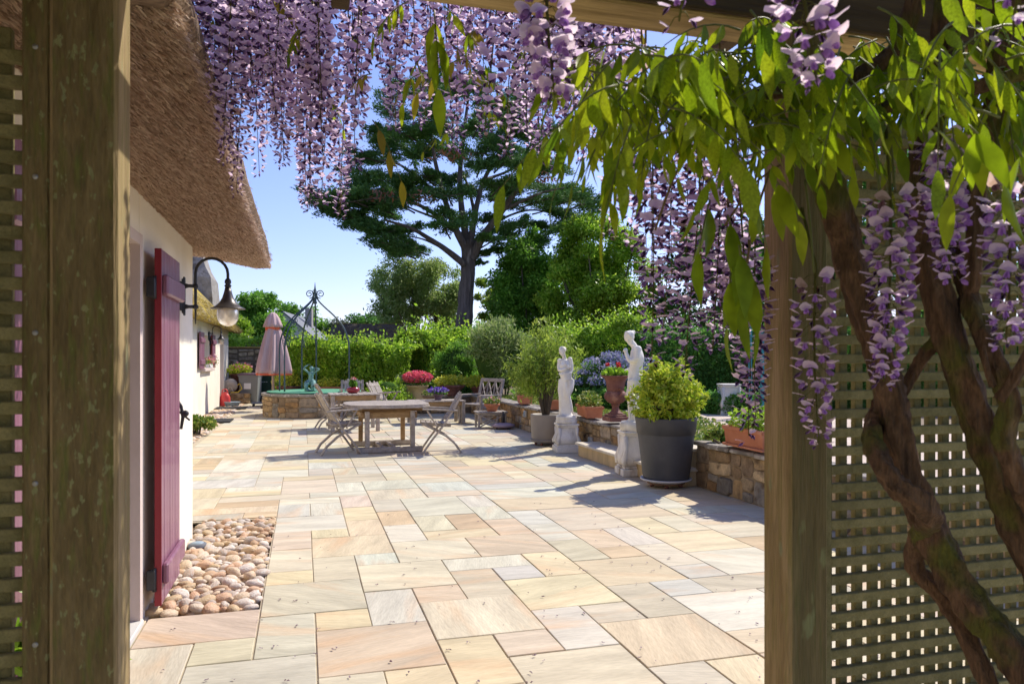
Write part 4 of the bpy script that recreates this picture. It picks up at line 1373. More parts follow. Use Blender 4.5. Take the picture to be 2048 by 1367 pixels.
b = MB(); b.lathe([(.001, 2.24), (.055, 2.25), (.05, 2.29), (.035, 2.34), (.04, 2.40), (.03, 2.48), (.035, 2.52), (.02, 2.56), (.03, 2.60), (.018, 2.66), (.004, 2.80), (.001, 2.81)], 12); b.obj('finial', m_wrought, arb)
for ang in (0, 180, 90, 270):
    a = R(ang) + va
    pts = []
    for i in range(30):
        q = i / 29
        th = -math.pi * .5 + q * 3.3 * math.pi
        rr = .115 * (1 - .78 * q)
        pts.append(((.145 - rr * math.sin(th + math.pi) * 0 - rr * math.cos(th + math.pi * .5) * -1 * 0 + rr * math.cos(math.pi - th)) * math.cos(a),
                    (.145 + rr * math.cos(math.pi - th)) * math.sin(a), 2.50 + rr * math.sin(math.pi - th)))
    b = MB(); b.tube(pts, .012, 6); b.obj('scroll', m_wrought, arb)

# closed parasol
p = A(546, 700, 20.6); p.z = 0
t = thing('closed_parasol', 'closed dusty pink parasol with an orange band, left of the well', 'parasol', p)
b = MB(); b.tube([(0, 0, 0), (0, 0, 2.60)], .036, 12); b.obj('pole', m_polewood, t)
def folds(an, i): return (.08 + .22 * min(1, i / 5)) * math.sin(an * 8 + .25 * i) + .07 * math.sin(an * 3 + 1.3)
b = MB(); b.lathe([(.38, 1.03), (.375, 1.14), (.35, 1.35), (.315, 1.6), (.275, 1.85), (.235, 2.05), (.20, 2.22), (.17, 2.32)], 72, flute=lambda an, i: folds(an, 7 - i)); b.obj('canopy', m_parasol, t)
b = MB(); b.lathe([(.19, 2.25), (.192, 2.36), (.17, 2.38)], 48, flute=lambda an, i: .10 * math.sin(an * 8)); b.obj('vent_band', m_orange, t)
b = MB(); b.lathe([(.245, 2.33), (.225, 2.42), (.17, 2.58), (.10, 2.70), (.04, 2.745), (.001, 2.75)], 48, flute=lambda an, i: .12 * (1 - i / 6) * math.sin(an * 8 + .4)); b.obj('top_canopy', m_parasol, t)
b = MB(); b.lathe([(.36, .99), (.378, 1.03), (.372, 1.05)], 64, flute=lambda an, i: folds(an, 6), cap=False); b.obj('hem', m_orange, t)
b = MB(); b.lathe([(.0, 0), (.26, 0), (.26, .05), (.06, .08), (.05, .3), (.0, .3)], 20); b.obj('foot', m_plum, t)

# low dark trolley by the well
p = G(519, 812)
t = thing('plant_trolley', 'empty low dark plant trolley on the paving, left of the well', 'trolley', p)
b = MB(); b.box((.05, 0, .10), (.55, .5, .035), None, .008); b.obj('platform', m_slate, t)
for sx in (-1, 1):
    for sy in (-1, 1):
        b = MB(); b.lathe([(0, 0), (.028, .01), (.028, .06), (.02, .083)], 10, (sx * .22 + .05, sy * .2, 0)); b.obj('castor', m_iron, t)

# ================================================================ BINS AND CLUTTER AT THE FAR END
def bin_(label, px, py, mb, ml, paper, w=.60, h=.98):
    p = G(px, py)
    t = thing('wheelie_bin', label, 'bin', p, -YAW * .6, 'wheelie bins by the far wall')
    b = MB()
    vs = []
    for z, s in ((.02, .82), (h - .07, 1.0)):
        for x, y in ((-1, -1), (1, -1), (1, 1), (-1, 1)):
            vs.append((x * w / 2 * s, y * w / 2 * s + (.04 if z < .1 else 0), z))
    b.add(vs, [(3, 2, 1, 0), (4, 5, 6, 7), (0, 1, 5, 4), (1, 2, 6, 5), (2, 3, 7, 6), (3, 0, 4, 7)])
    b.box((0, -.01, h - .085), (w + .03, w + .03, .05), None, .012)
    b.obj('bin_body', mb, t)
    b = MB(); b.box((0, -.01, h - .04), (w + .06, w + .08, .045), None, .018); b.box((0, -.02, h - .01), (w - .08, w - .1, .03), None, .012); b.obj('lid', ml, t)
    for s in (-1, 1):
        b = MB(); b.tube([(s * (w / 2 - .08), w / 2 - .02, .10), (s * (w / 2 - .03), w / 2 - .02, .10)], .10, 14); b.obj('wheel', m_iron, t)
    if paper:
        b = MB(); b.box((0, 0, 0), (.22, .004, .19)); o = b.obj('sticker', m_white, t, (-.03, -.292, .56)); o.rotation_euler = (R(-3.4), 0, 0)
    else:
        for dx, ww in ((-.085, .06), (-.02, .045), (.05, .05)):
            b = MB(); b.box((0, 0, 0), (ww, .003, .018)); o = b.obj('printed_mark', m_white, t, (dx, -.293, .66)); o.rotation_euler = (R(-3.4), 0, R(0))
    return t
bin_('grey wheelie bin with a white notice stuck on its front', 501, 805, m_binGrey, m_plum, True, .62, .98)
bin_('dark green wheelie bin with a yellow lid, right of the grey bin', 534, 801, m_binGreen, m_yellow, False, .55, 1.0)
def pot_shape(r0, r1, h, rim=.03): 
    return [(r0 * .98, 0), (r0, .01), (r0 + (r1 - r0) * .5, h * .5), (r1, h - rim * 1.6), (r1 + rim * .5, h - rim * 1.5), (r1 + rim * .55, h), (r1 - .02, h), (r1 - .035, h - .05), (.002, h - .05)]
p = G(473, 806)
t = thing('stone_planter', 'low rubble stone planter beside the far wing, with the hose reel on it', 'planter', (p.x, p.y, 0))
b = MB(); b.box((0, 0, .15), (.86, .5, .30)); b.obj('core', m_mortar, t)
rubble(t, lambda s, tt, d: (-.43 + s, -.25 - d, tt), .86, .34, .24, .12, 61)
rubble(t, lambda s, tt, d: (.43 + d, -.25 + s, tt), .5, .34, .22, .12, 62)
tx, ty = p.x, p.y
b = MB(); b.box((0, 0, .325), (.90, .54, .03), None, .008); b.obj('top_slab', m_capstone, t)
t = thing('hose_reel', 'beige hose reel with a coiled yellow hose on the stone planter', 'hose reel', (tx - .18, ty - .05, .345))
b = MB(); b.lathe([(.0, -.10), (.22, -.10), (.22, -.08), (.06, -.07), (.06, .07), (.22, .08), (.22, .10), (.0, .10)], 24)
b.v = [(v[0], v[2], v[1] + .24) for v in b.v]; b.obj('drum', m_reel, t)
b = MB()
pts = [(.0 + (.13 + .05 * math.sin(k * .37)) * math.cos(k * .5), -.06 + .12 * (k / 60), .24 + (.13 + .05 * math.sin(k * .37)) * math.sin(k * .5)) for k in range(60)]
b.tube(pts + [(.30, -.10, .30), (.36, -.14, .14), (.24, -.18, .02), (.02, -.2, .02)], .022, 6); b.obj('hose', m_hose_y, t)
b = MB(); b.bar((-.12, -.12, 0), (0, -.12, .24), .03, .03); b.bar((.12, -.12, 0), (0, -.12, .24), .03, .03); b.obj('stand', m_reel, t)
p = G(450, 812)
t = thing('watering_can', 'red plastic can standing on the pebbles by the stone planter', 'can', p)
b = MB(); b.lathe([(.0, 0), (.12, .0), (.14, .03), (.13, .28), (.085, .38), (.05, .41), (.05, .44), (.001, .44)], 18, sx=1.15, sy=.8); b.obj('can_body', m_redplastic, t)
b = MB(); b.tube(smooth_path([(-.10, 0, .33), (-.06, 0, .50), (.05, 0, .50), (.09, 0, .36)], 5), .016, 7); b.obj('handle', m_redplastic, t)
p = G(464, 812)
t = thing('plastic_tub', 'blue-grey low tub on the ground beside the red can', 'tub', p)
b = MB(); b.lathe([(.0, 0), (.16, .0), (.19, .12), (.205, .13), (.19, .14), (.16, .10), (.001, .09)], 20, sx=1.2); b.obj('tub_body', m_bluegrey, t)
b = MB(); b.tube(smooth_path([(-.22, 0, .12), (-.26, 0, .07), (-.22, 0, .04)], 4), .012, 6); b.obj('handle', m_bluegrey, t)

def foliage(t, name, P, size, m, aspect=.5, dirs=None, droop=0., kind='stuff', loc=None, flat=0., jit=1.0):
    V, Q = leaves_np(np.asarray(P), size, aspect, dirs, droop, flat=flat, jit=jit)
    return ob(name, mesh_np(name, V, Q, m), t, loc, kind=kind)
def ball(n, c, s, r=rng):
    d = r.normal(size=(n, 3)); d /= np.linalg.norm(d, axis=1, keepdims=True)
    return np.array(c) + d * np.array(s) * (r.random(n)[:, None] ** .4) , d

def potted(label, loc, r0, r1, h, mpot, leaf, ln, ls, sp, flowers=None, fn=0, fs=.05, fc=None, name='flower_pot', cat='potted plant', zleaf=None, rim=.03, soil=True):
    t = thing(name, label, cat, loc)
    b = MB(); b.lathe(pot_shape(r0, r1, h, rim), 28); b.obj('pot', mpot, t)
    b = MB(); b.lathe([(r1 - .03, h - .045), (.001, h - .03)], 16, cap=False); b.obj('soil', m_soil, t)
    zc = h + sp[2] * .55 if zleaf is None else zleaf
    P, d = ball(ln, (0, 0, zc), sp)
    foliage(t, 'foliage', P, ls, leaf, .6, d)
    if flowers is not None:
        P, d = ball(fn, (0, 0, zc + sp[2] * .35), (sp[0] * .95, sp[1] * .95, sp[2] * .8))
        P = P[P[:, 2] > zc - sp[2] * .2]
        foliage(t, 'blossom', P, fs, flowers, .85, d[:len(P)])
    return t
potted('dark clay pot of pink and red geraniums beside the grey bin', (G(476, 806).x, G(476, 806).y + .55, .0), .20, .28, .95, m_rust, l_lime, 700, .09, (.42, .36, .22), p_pink, 60, .10)
potted('dark shrub pot with thin yellow-green growth behind the parasol pole', tuple(A(578, 800, 22.5).xy) + (0,), .28, .36, .62, m_rust, l_yel, 700, .07, (.55, .45, .34))
potted('ochre glazed pot overflowing with coral azalea blossom', tuple(A(835, 785, 19.0).xy) + (.35,), .22, .27, .42, m_ceramic_y, l_dark, 500, .06, (.42, .40, .22), p_coral, 2600, .055)
potted('rusty bowl planter with yellow-green foliage right of the azalea', tuple(A(904, 785, 19.45).xy) + (.46,), .12, .34, .30, m_rust, l_yel, 1000, .075, (.50, .42, .18))
potted('second yellow-green planter half hidden behind the criss-cross chair', tuple(A(962, 785, 19.8).xy) + (.40,), .14, .30, .32, m_rust, l_yel, 900, .075, (.52, .42, .20))
potted('plum pot of violet pansies standing on the low coffee table', tuple(A(876, 800, 16.6).xy) + (.521,), .075, .10, .14, m_plum, l_mid, 260, .05, (.26, .2, .09), p_pansy, 300, .062)
potted('small mossy pot behind the ochre pot of azalea', tuple(A(858, 795, 18.0).xy) + (.36,), .12, .15, .2, m_soil, l_grd, 200, .05, (.2, .18, .10))
# red bowl on the table
p = A(706, 795, 15.0)
t = thing('red_bowl', 'glossy round dark red bowl planted with small green flowers, on the square teak table', 'bowl planter', (p.x, p.y, .746))
b = MB(); b.lathe([(.0, 0), (.07, .0), (.115, .025), (.135, .06), (.125, .10), (.095, .125), (.085, .128), (.085, .115), (.001, .11)], 28); b.obj('bowl', m_ceramic_r, t)
P, d = ball(420, (0, 0, .20), (.085, .085, .10)); foliage(t, 'foliage', P, .05, l_mid, .6, d)
P, d = ball(50, (0, 0, .29), (.07, .07, .05)); foliage(t, 'blossom', P, .03, p_pink, .9)

def trough(label, loc, rotz=0, w=.74, leaf=None, n=500, ls=.055, sp=(.40, .20, .15), flowers=None, fn=0, saucer=False, m=None):
    t = thing('terracotta_trough', label, 'planter', loc, rotz, 'terracotta troughs on the stone walls')
    b = MB()
    vs = []
    d, h = .27, .18
    for z, k in ((0, .86), (h, 1.0), (h, .93), (h - .03, .92)):
        for x, y in ((-1, -1), (1, -1), (1, 1), (-1, 1)):
            vs.append((x * (w / 2 - (1 - k) * .12), y * (d / 2 - (1 - k) * .12), z))
    fs = [(3, 2, 1, 0)]
    for j in range(3):
        fs += [(j * 4 + i, j * 4 + (i + 1) % 4, j * 4 + 4 + (i + 1) % 4, j * 4 + 4 + i) for i in range(4)]
    fs.append((12, 13, 14, 15))
    b.add(vs, fs)
    for s in (-1, 1):
        b.box((0, s * (d / 2 + .004), h - .022), (w + .012, .014, .04), None, .004)
    b.obj('trough', m or m_terra, t)
    for s in (-1, 1):
        b = MB(); b.box((s * (w / 2 + .004), 0, h - .022), (.014, d + .026, .04), None, .004); b.obj('rim', m or m_terra, t)
    if saucer:
        b = MB(); b.box((0, 0, -.012), (w + .02, d + .03, .024), None, .006); b.obj('saucer', m or m_terra, t)
    P, dd = ball(n, (0, 0, h + sp[2] * .5), sp)
    foliage(t, 'foliage', P, ls, leaf or l_grd, .7, dd)
    if flowers is not None:
        P, dd = ball(fn, (0, 0, h + sp[2]), (sp[0], sp[1], sp[2] * .6)); foliage(t, 'blossom', P, .05, flowers, .9)
    return t
def wall_y(px, X=4.42):
    return AX(px, 800, X).y
trough('terracotta trough on the stone wall, left of the willowy shrub', (4.42, wall_y(1049), .53), R(78), n=420)
trough('terracotta trough half hidden behind the stems of the willowy shrub', (4.46, wall_y(1103), .53), R(84), n=380)
trough('terracotta trough on the stone wall between the small statue and the urn', (4.40, wall_y(1181), .53), R(80), .80, n=620, leaf=l_grd)
trough('terracotta trough with saucer on the near wall beside the right post', (4.38, wall_y(1508, 4.38), .575), R(88), .72, leaf=l_bright, n=520, saucer=True, ls=.06, sp=(.34, .2, .15))
trough('orange plastic trough of yellow-leaved plants on the border behind the mermaid', tuple(A(661, 780, 21.6).xy) + (.45,), R(-6), .66, leaf=l_yel, n=420, sp=(.4, .16, .2))
t = potted('small terracotta bowl with pink flower on the side table by the wall', tuple(A(984, 815, 15.5).xy) + (.346,), .10, .15, .16, m_terra, l_grd, 320, .05, (.2, .18, .10), p_pink, 14, .06)

# iron urn on the wall
uy = AX(1231, 800, 4.42).y
t = thing('iron_urn', 'tall fluted rust-brown iron urn with handles, planted with red geraniums, on the stone wall', 'urn', (4.42, uy, .535))
b = MB(); b.box((0, 0, .035), (.30, .30, .07), None, .006); b.box((0, 0, .085), (.25, .25, .03), None, .006); b.obj('plinth', m_rust, t)
b = MB(); b.lathe([(.115, .10), (.105, .12), (.065, .145), (.05, .19), (.05, .22), (.07, .235), (.06, .25)], 24); b.obj('stem', m_rust, t)
b = MB(); b.lathe([(.06, .25), (.115, .28), (.155, .33), (.162, .38), (.14, .42), (.125, .44)], 56, flute=lambda an, i: .05 * abs(math.sin(an * 10)) if 0 < i < 5 else 0); b.obj('bowl', m_rust, t)
b = MB(); b.lathe([(.125, .44), (.13, .50), (.142, .57), (.165, .625), (.215, .655), (.222, .668), (.20, .672), (.15, .64), (.001, .63)], 36); b.obj('rim', m_rust, t)
for s in (-1, 1):
    b = MB(); b.tube(smooth_path([(0, s * .15, .37), (0, s * .205, .40), (0, s * .215, .46), (0, s * .175, .49), (0, s * .135, .46)], 5), .014, 7); b.obj('handle', m_rust, t)
P, d = ball(420, (0, 0, .70), (.21, .21, .085)); foliage(t, 'foliage', P, .06, l_bright, .8, d)
for k, (x, y, z) in enumerate(((-.06, .16, .83), (.02, -.06, .84), (.08, .05, .80))):
    b = MB(); b.tube([(x * .5, y * .5, .68), (x, y, z)], .004, 5); fl = b.obj('flower_stalk', m_stem, t)
    P, d = ball(40, (x, y, z), (.032, .032, .026)); o = foliage(fl, 'blossom', P, .03, p_red, .9, d, kind=None)

# ================================================================ POTS ON CASTORS
p = G(1332, 972)
t = thing('large_grey_pot', 'large dark grey flared pot with a bright lime shrub, on a castor saucer', 'potted shrub', p)
b = MB(); b.lathe([(.0, .10), (.255, .10), (.262, .12), (.318, .60), (.318, .604), (.328, .606), (.348, .775), (.350, .785), (.343, .79), (.330, .786), (.315, .70), (.001, .69)], 48); b.obj('pot', m_darkpot, t)
b = MB(); b.lathe([(.0, .055), (.20, .055), (.235, .07), (.285, .082), (.292, .097), (.286, .104), (.268, .098), (.25, .092), (.001, .092)], 40); b.obj('saucer', mat('pale_saucer', [(.52, .50, .48), (.60, .58, .56)], 5, rough=.7), t)
b = MB(); b.lathe([(.0, .04), (.21, .04), (.215, .054), (.0, .055)], 30); b.obj('trolley_board', mat('trolley_wood', [(.17, .09, .05), (.25, .14, .08)], 6, bump=.3), t)
for k in range(5):
    a = k * 2 * math.pi / 5 + .5
    b = MB(); b.lathe([(0, .002), (.02, .004), (.026, .02), (.02, .036), (.012, .043)], 10, (.165 * math.cos(a), .165 * math.sin(a), 0), sx=1); b.obj('castor', m_rust, t)
b = MB(); b.lathe([(.32, .72), (.001, .74)], 20, cap=False); b.obj('soil', m_soil, t)
stems = MB()
cl, ss = [], []
for k in range(110):
    a, rr = rnd.uniform(0, 6.28), rnd.random() ** .65
    x, y = .37 * rr * math.cos(a), .37 * rr * math.sin(a)
    z = .86 + .47 * (1 - rr * rr * .5) * rnd.uniform(.25, 1.0) + (.10 if rnd.random() < .2 else 0)
    stems.tube(smooth_path([(x * .15, y * .15, .72), (x * .5, y * .5, .72 + (z - .72) * .55), (x, y, z)], 3), [.008] * 4 + [.004] * 3, 5)
    cl.append((x, y, z)); ss.append((.115, .115, .085))
for k in range(26):                                      # loose new shoots breaking the outline
    a, q = rnd.uniform(0, 6.28), rnd.uniform(.25, 1.0)
    e = Vector((.47 * q * math.cos(a), .47 * q * math.sin(a), 1.40 - .42 * q * q + rnd.uniform(-.08, .12)))
    stems.tube([e * .6 + Vector((0, 0, .36)), e], [.004, .002], 4)
    for j in range(3):
        p_ = e - Vector((e.x * .12, e.y * .12, .07)) * j
        cl.append(tuple(p_)); ss.append((.055, .055, .06))
for a in np.linspace(0, 6.28, 14):
    cl.append((.30 * math.cos(a), .30 * math.sin(a), .83)); ss.append((.11, .11, .07))
stems.obj('stem', m_bark2, t)
P, d = clump_points(cl, ss, 8600, shell=.25)
foliage(t, 'foliage', P, .062, l_lime, .48, d * .6 + np.array((0, 0, .2)), droop=.15)

p = G(1092, 889)
t = thing('taupe_pot', 'straight taupe pot on castors with a tall airy willow-leaved shrub, beside the small statue', 'potted shrub', p)
b = MB(); b.lathe([(.0, .09), (.235, .09), (.245, .11), (.262, .50), (.262, .515), (.25, .52), (.24, .48), (.001, .47)], 36); b.obj('pot', m_greypot, t)
b = MB(); b.lathe([(.0, .05), (.22, .05), (.265, .075), (.275, .10), (.265, .105), (.24, .088), (.001, .088)], 36); b.obj('saucer', m_greypot, t)
for k in range(5):
    a = k * 2 * math.pi / 5 + .2
    b = MB(); b.lathe([(0, .0), (.02, .004), (.028, .02), (.02, .04), (.012, .05)], 10, (.17 * math.cos(a), .17 * math.sin(a), 0)); b.obj('castor', m_rust, t)
stems = MB()
pts_all, dir_all = [], []
for k in range(46):
    a = rnd.uniform(0, 6.28); rr = rnd.random() ** .5
    x, y = .66 * rr * math.cos(a), .60 * rr * math.sin(a)
    z = 2.08 - .75 * rr * rr + rnd.uniform(-.40, .10)
    path = smooth_path([(x * .12, y * .12, .46), (x * .40, y * .40, .46 + (z - .46) * .40), (x * .85, y * .85, .46 + (z - .46) * .74), (x * 1.05, y * 1.05, z)], 6)
    if k < 26:
        stems.tube(path, lerp_list([.012, .008, .003], len(path)), 5)
    for q in path[8:]:
        n_ = 13
        pts_all.append(np.array(q) + rng.normal(size=(n_, 3)) * .065)
        dir_all.append(np.tile((x * .5, y * .5, .55), (n_, 1)))
stems.obj('stem', m_bark2, t)
foliage(t, 'foliage', np.concatenate(pts_all), .085, l_willow, .28, np.concatenate(dir_all))

# ================================================================ STATUES
def figure(name, shapes, m, parent, vox=.011, smooth_it=6, loc=(0, 0, 0), rotz=0.):
    b = MB(); shapes(b)
    o = b.obj(name, m, parent)
    r = o.modifiers.new('r', 'REMESH'); r.mode = 'VOXEL'; r.voxel_size = vox
    s = o.modifiers.new('s', 'SMOOTH'); s.factor = .5; s.iterations = smooth_it
    apply_mods(o)
    o.data.polygons.foreach_set('use_smooth', np.ones(len(o.data.polygons), dtype=bool))
    o.location = loc; o.rotation_euler = (0, 0, rotz)
    return o
def head_shape(b, c, h, face, tilt=0.):
    """head of height h at centre c; face = unit vector the face looks along"""
    f = Vector(face).normalized(); c = Vector(c)
    s = f.cross(Vector((0, 0, 1))).normalized(); u = s.cross(f)
    M3 = Matrix((s, f, u)).transposed()
    b.sphere(c + u * h * .07, (h * .345, h * .41, h * .43), 14, 10, M3)
    b.sphere(c + f * h * .10 - u * h * .20, (h * .25, h * .28, h * .30), 12, 8, M3)
    b.sphere(c + f * h * .40 - u * h * .03, (h * .055, h * .09, h * .15), 8, 6, M3)             # nose
    b.sphere(c + f * h * .36 + u * h * .12, (h * .24, h * .06, h * .05), 8, 6, M3)               # brow
    b.sphere(c + f * h * .35 - u * h * .27, (h * .11, h * .06, h * .045), 8, 6, M3)              # mouth
    b.sphere(c + f * h * .30 - u * h * .42, (h * .10, h * .09, h * .07), 8, 6, M3)               # chin
    for q in (-1, 1):
        b.sphere(c + s * q * h * .35 - u * h * .02, (h * .05, h * .10, h * .13), 8, 6, M3)       # ears
        b.sphere(c + s * q * h * .2 + f * h * .31 - u * h * .12, (h * .11, h * .08, h * .10), 8, 6, M3)
    for k in range(12):                                                                          # waved hair
        a = math.pi * (k + .5) / 12
        for q in (.0, .45, .8):
            d = (s * math.cos(a) * .8 + u * math.sin(a) * .9) * (1 - q * .35) - f * q * .9 + f * .12
            b.sphere(c + d * h * .44 + u * h * .07, h * .105, 7, 5)
    b.sphere(c - f * h * .46 + u * h * .16, (h * .19, h * .17, h * .18), 10, 7, M3)              # bun

def arm(b, pts, rad):
    p = smooth_path(pts, 5)
    b.tube(p, lerp_list(rad, len(p)), 10)
def hand(b, w, d, up, size=.075):
    """wrist w, palm direction d, palm-back direction up: palm, four fingers, thumb"""
    d = Vector(d).normalized(); up = Vector(up); up = (up - d * up.dot(d)).normalized(); s = d.cross(up); w = Vector(w)
    M3 = Matrix((s, d, up)).transposed()
    b.sphere(w + d * size * .35, (size * .26, size * .34, size * .13), 9, 6, M3)
    for k, (o, l) in enumerate(((-.18, .34), (-.06, .40), (.07, .37), (.18, .28))):
        q = w + d * size * .62 + s * o * size
        b.tube([q, q + d * size * l * .5 - up * size * .05, q + d * size * l * .8 - up * size * .18], [size * .085, size * .078, size * .06], 7)
    q = w + d * size * .15 - s * size * .2
    b.tube([q, q - s * size * .2 + d * size * .15, q - s * size * .22 + d * size * .36 - up * size * .05], [size * .095, size * .085, size * .065], 7)

def statue1(b):
    # contrapposto draped female figure, x to the picture's right, -y towards the viewer
    arm(b, [(-.012, 0, .50), (.0, .0, .56), (-.012, .0, .64), (-.028, .005, .71), (-.03, .008, .80), (-.03, .012, .865)], [.086, .094, .078, .068, .082, .066])
    for s in (-1, 1):
        b.sphere((-.03 + s * .036, -.052, .785), (.036, .034, .036))
        b.sphere((-.026 + s * .082, .01, .868 + s * .010), (.038, .040, .036))
        b.sphere((.0 + s * .048, .0, .535), (.058, .072, .068))
    arm(b, [(-.03, .012, .86), (-.038, .004, .91), (-.05, -.008, .955)], [.045, .031, .032])
    head_shape(b, (-.062, -.02, 1.005), .142, (-.62, -.72, -.28))
    # arms: one across the breast, one holding the drape at the hip
    arm(b, [(.058, .012, .872), (.078, .0, .78), (.074, -.022, .690), (.025, -.080, .660), (-.045, -.092, .655)], [.034, .031, .028, .023, .017])
    hand(b, (-.045, -.092, .655), (-1, -.1, -.05), (0, -1, .1), .085)
    arm(b, [(-.106, .012, .855), (-.120, -.005, .775), (-.110, -.040, .705), (-.055, -.085, .715), (.0, -.092, .735)], [.033, .030, .028, .023, .017])
    hand(b, (.0, -.092, .735), (1, -.05, .45), (0, -1, .1), .08)
    # legs under clinging drapery
    arm(b, [(-.052, 0, .56), (-.072, -.012, .40), (-.070, -.022, .30), (-.072, -.004, .18), (-.068, .0, .02)], [.074, .068, .055, .05, .052])
    arm(b, [(.05, 0, .56), (.042, -.034, .42), (.010, -.052, .315), (.040, -.022, .18), (.062, .0, .02)], [.078, .068, .055, .050, .05])
    arm(b, [(-.01, .02, .58), (-.02, .025, .3), (-.005, .03, .0)], [.08, .075, .09])
    for k in range(11):                                     # hanging folds
        a = -.12 + .022 * k
        x0 = -.075 + .013 * k
        b.tube(smooth_path([(x0, -.085 + .02 * abs(k - 5) / 5, .66), (x0 * .8 - .01, -.088 + .03 * abs(k - 5) / 5, .48), (x0 * .9, -.078 + .02 * abs(k - 5) / 5, .28), (x0 * 1.15, -.066, .10), (x0 * 1.3, -.07, .005)], 4), .0085 + .004 * (k % 2), 6)
    for k in range(7):
        b.tube(smooth_path([(-.11 + .004 * k, -.03 + .02 * k * .3, .64 - .010 * k), (-.02, -.105, .635 - .014 * k), (.08, -.06, .655 - .012 * k)], 5), .009, 6)
    for s, x in ((-1, -.068), (1, .066)):
        b.sphere((x, -.045, .018), (.026, .062, .020))
    b.lathe([(.0, -.03), (.145, -.03), (.145, .004), (.0, .006)], 24)

s1b = G(1133, 902)
rot1 = -YAW + R(-4)
def pedestal(label, loc, rotz, w, h, scroll=True):
    t = thing('statue_pedestal', label, 'pedestal', loc, rotz, 'cast stone pedestals')
    b = MB(); b.box((0, 0, .045), (w, w, .09), None, .008); b.box((0, 0, .105), (w * .9, w * .9, .03), None, .008); b.obj('base', m_pedestal, t)
    b = MB()
    vs, fs = [], []
    prof = [(.40, .12), (.455, .16), (.46, .21), (.42, .26), (.375, .31), (.355, .36), (.37, .40)]
    sc = (h - .17) / .28
    for i, (r, z) in enumerate(prof):
        z = .12 + (z - .12) * sc
        c = r * w
        k = c * .16
        for x, y in ((-c + k, -c), (c - k, -c), (c, -c + k), (c, c - k), (c - k, c), (-c + k, c), (-c, c - k), (-c, -c + k)):
            vs.append((x, y, z))
    for j in range(len(prof) - 1):
        fs += [(j * 8 + i, j * 8 + (i + 1) % 8, j * 8 + 8 + (i + 1) % 8, j * 8 + 8 + i) for i in range(8)]
    fs.append(tuple(range(8))[::-1]); fs.append(tuple((len(prof) - 1) * 8 + i for i in range(8)))
    b.add(vs, fs, True)
    b.obj('shaft', m_pedestal, t)
    for sx in (-1, 1):
        for sy in (-1, 1):
            pts = []
            for i in range(22):
                q = i / 21; th = q * 3.2 * math.pi; rr = .055 * (1 - .8 * q)
                pts.append((sx * (w * .40 + .01 - rr * .2), sy * w * .40, .20 * sc + rr * math.sin(th) + .02))
            b = MB(); b.tube([(sx * w * .36, sy * w * .36, h - .06), (sx * w * .35, sy * w * .37, h * .6), (sx * w * .43, sy * w * .43, h * .38), (sx * w * .42, sy * w * .42, .13)], [.028, .024, .036, .030], 8); b.obj('scroll', m_pedestal, t)
    b = MB(); b.box((0, 0, h - .045), (w * .80, w * .80, .03), None, .006); b.box((0, 0, h - .015), (w * .88, w * .88, .03), None, .008); b.obj('cap', m_pedestal, t)
    return t
pedestal('square scrolled cast stone pedestal under the smaller draped statue', s1b, rot1 + R(12), .385, .44)
st1 = thing('statue', 'smaller white draped female statue with crossed arms on a low scrolled pedestal', 'statue', (s1b.x, s1b.y, .44), rot1)
b = MB(); b.lathe([(.0, 0), (.155, .0), (.168, .012), (.170, .05), (.160, .062), (.165, .075), (.165, .105), (.155, .118), (.0, .12)], 30); b.obj('round_plinth', m_marble, st1)
figure('figure', statue1, m_marble, st1, .0085, 5, (0, 0, .125))

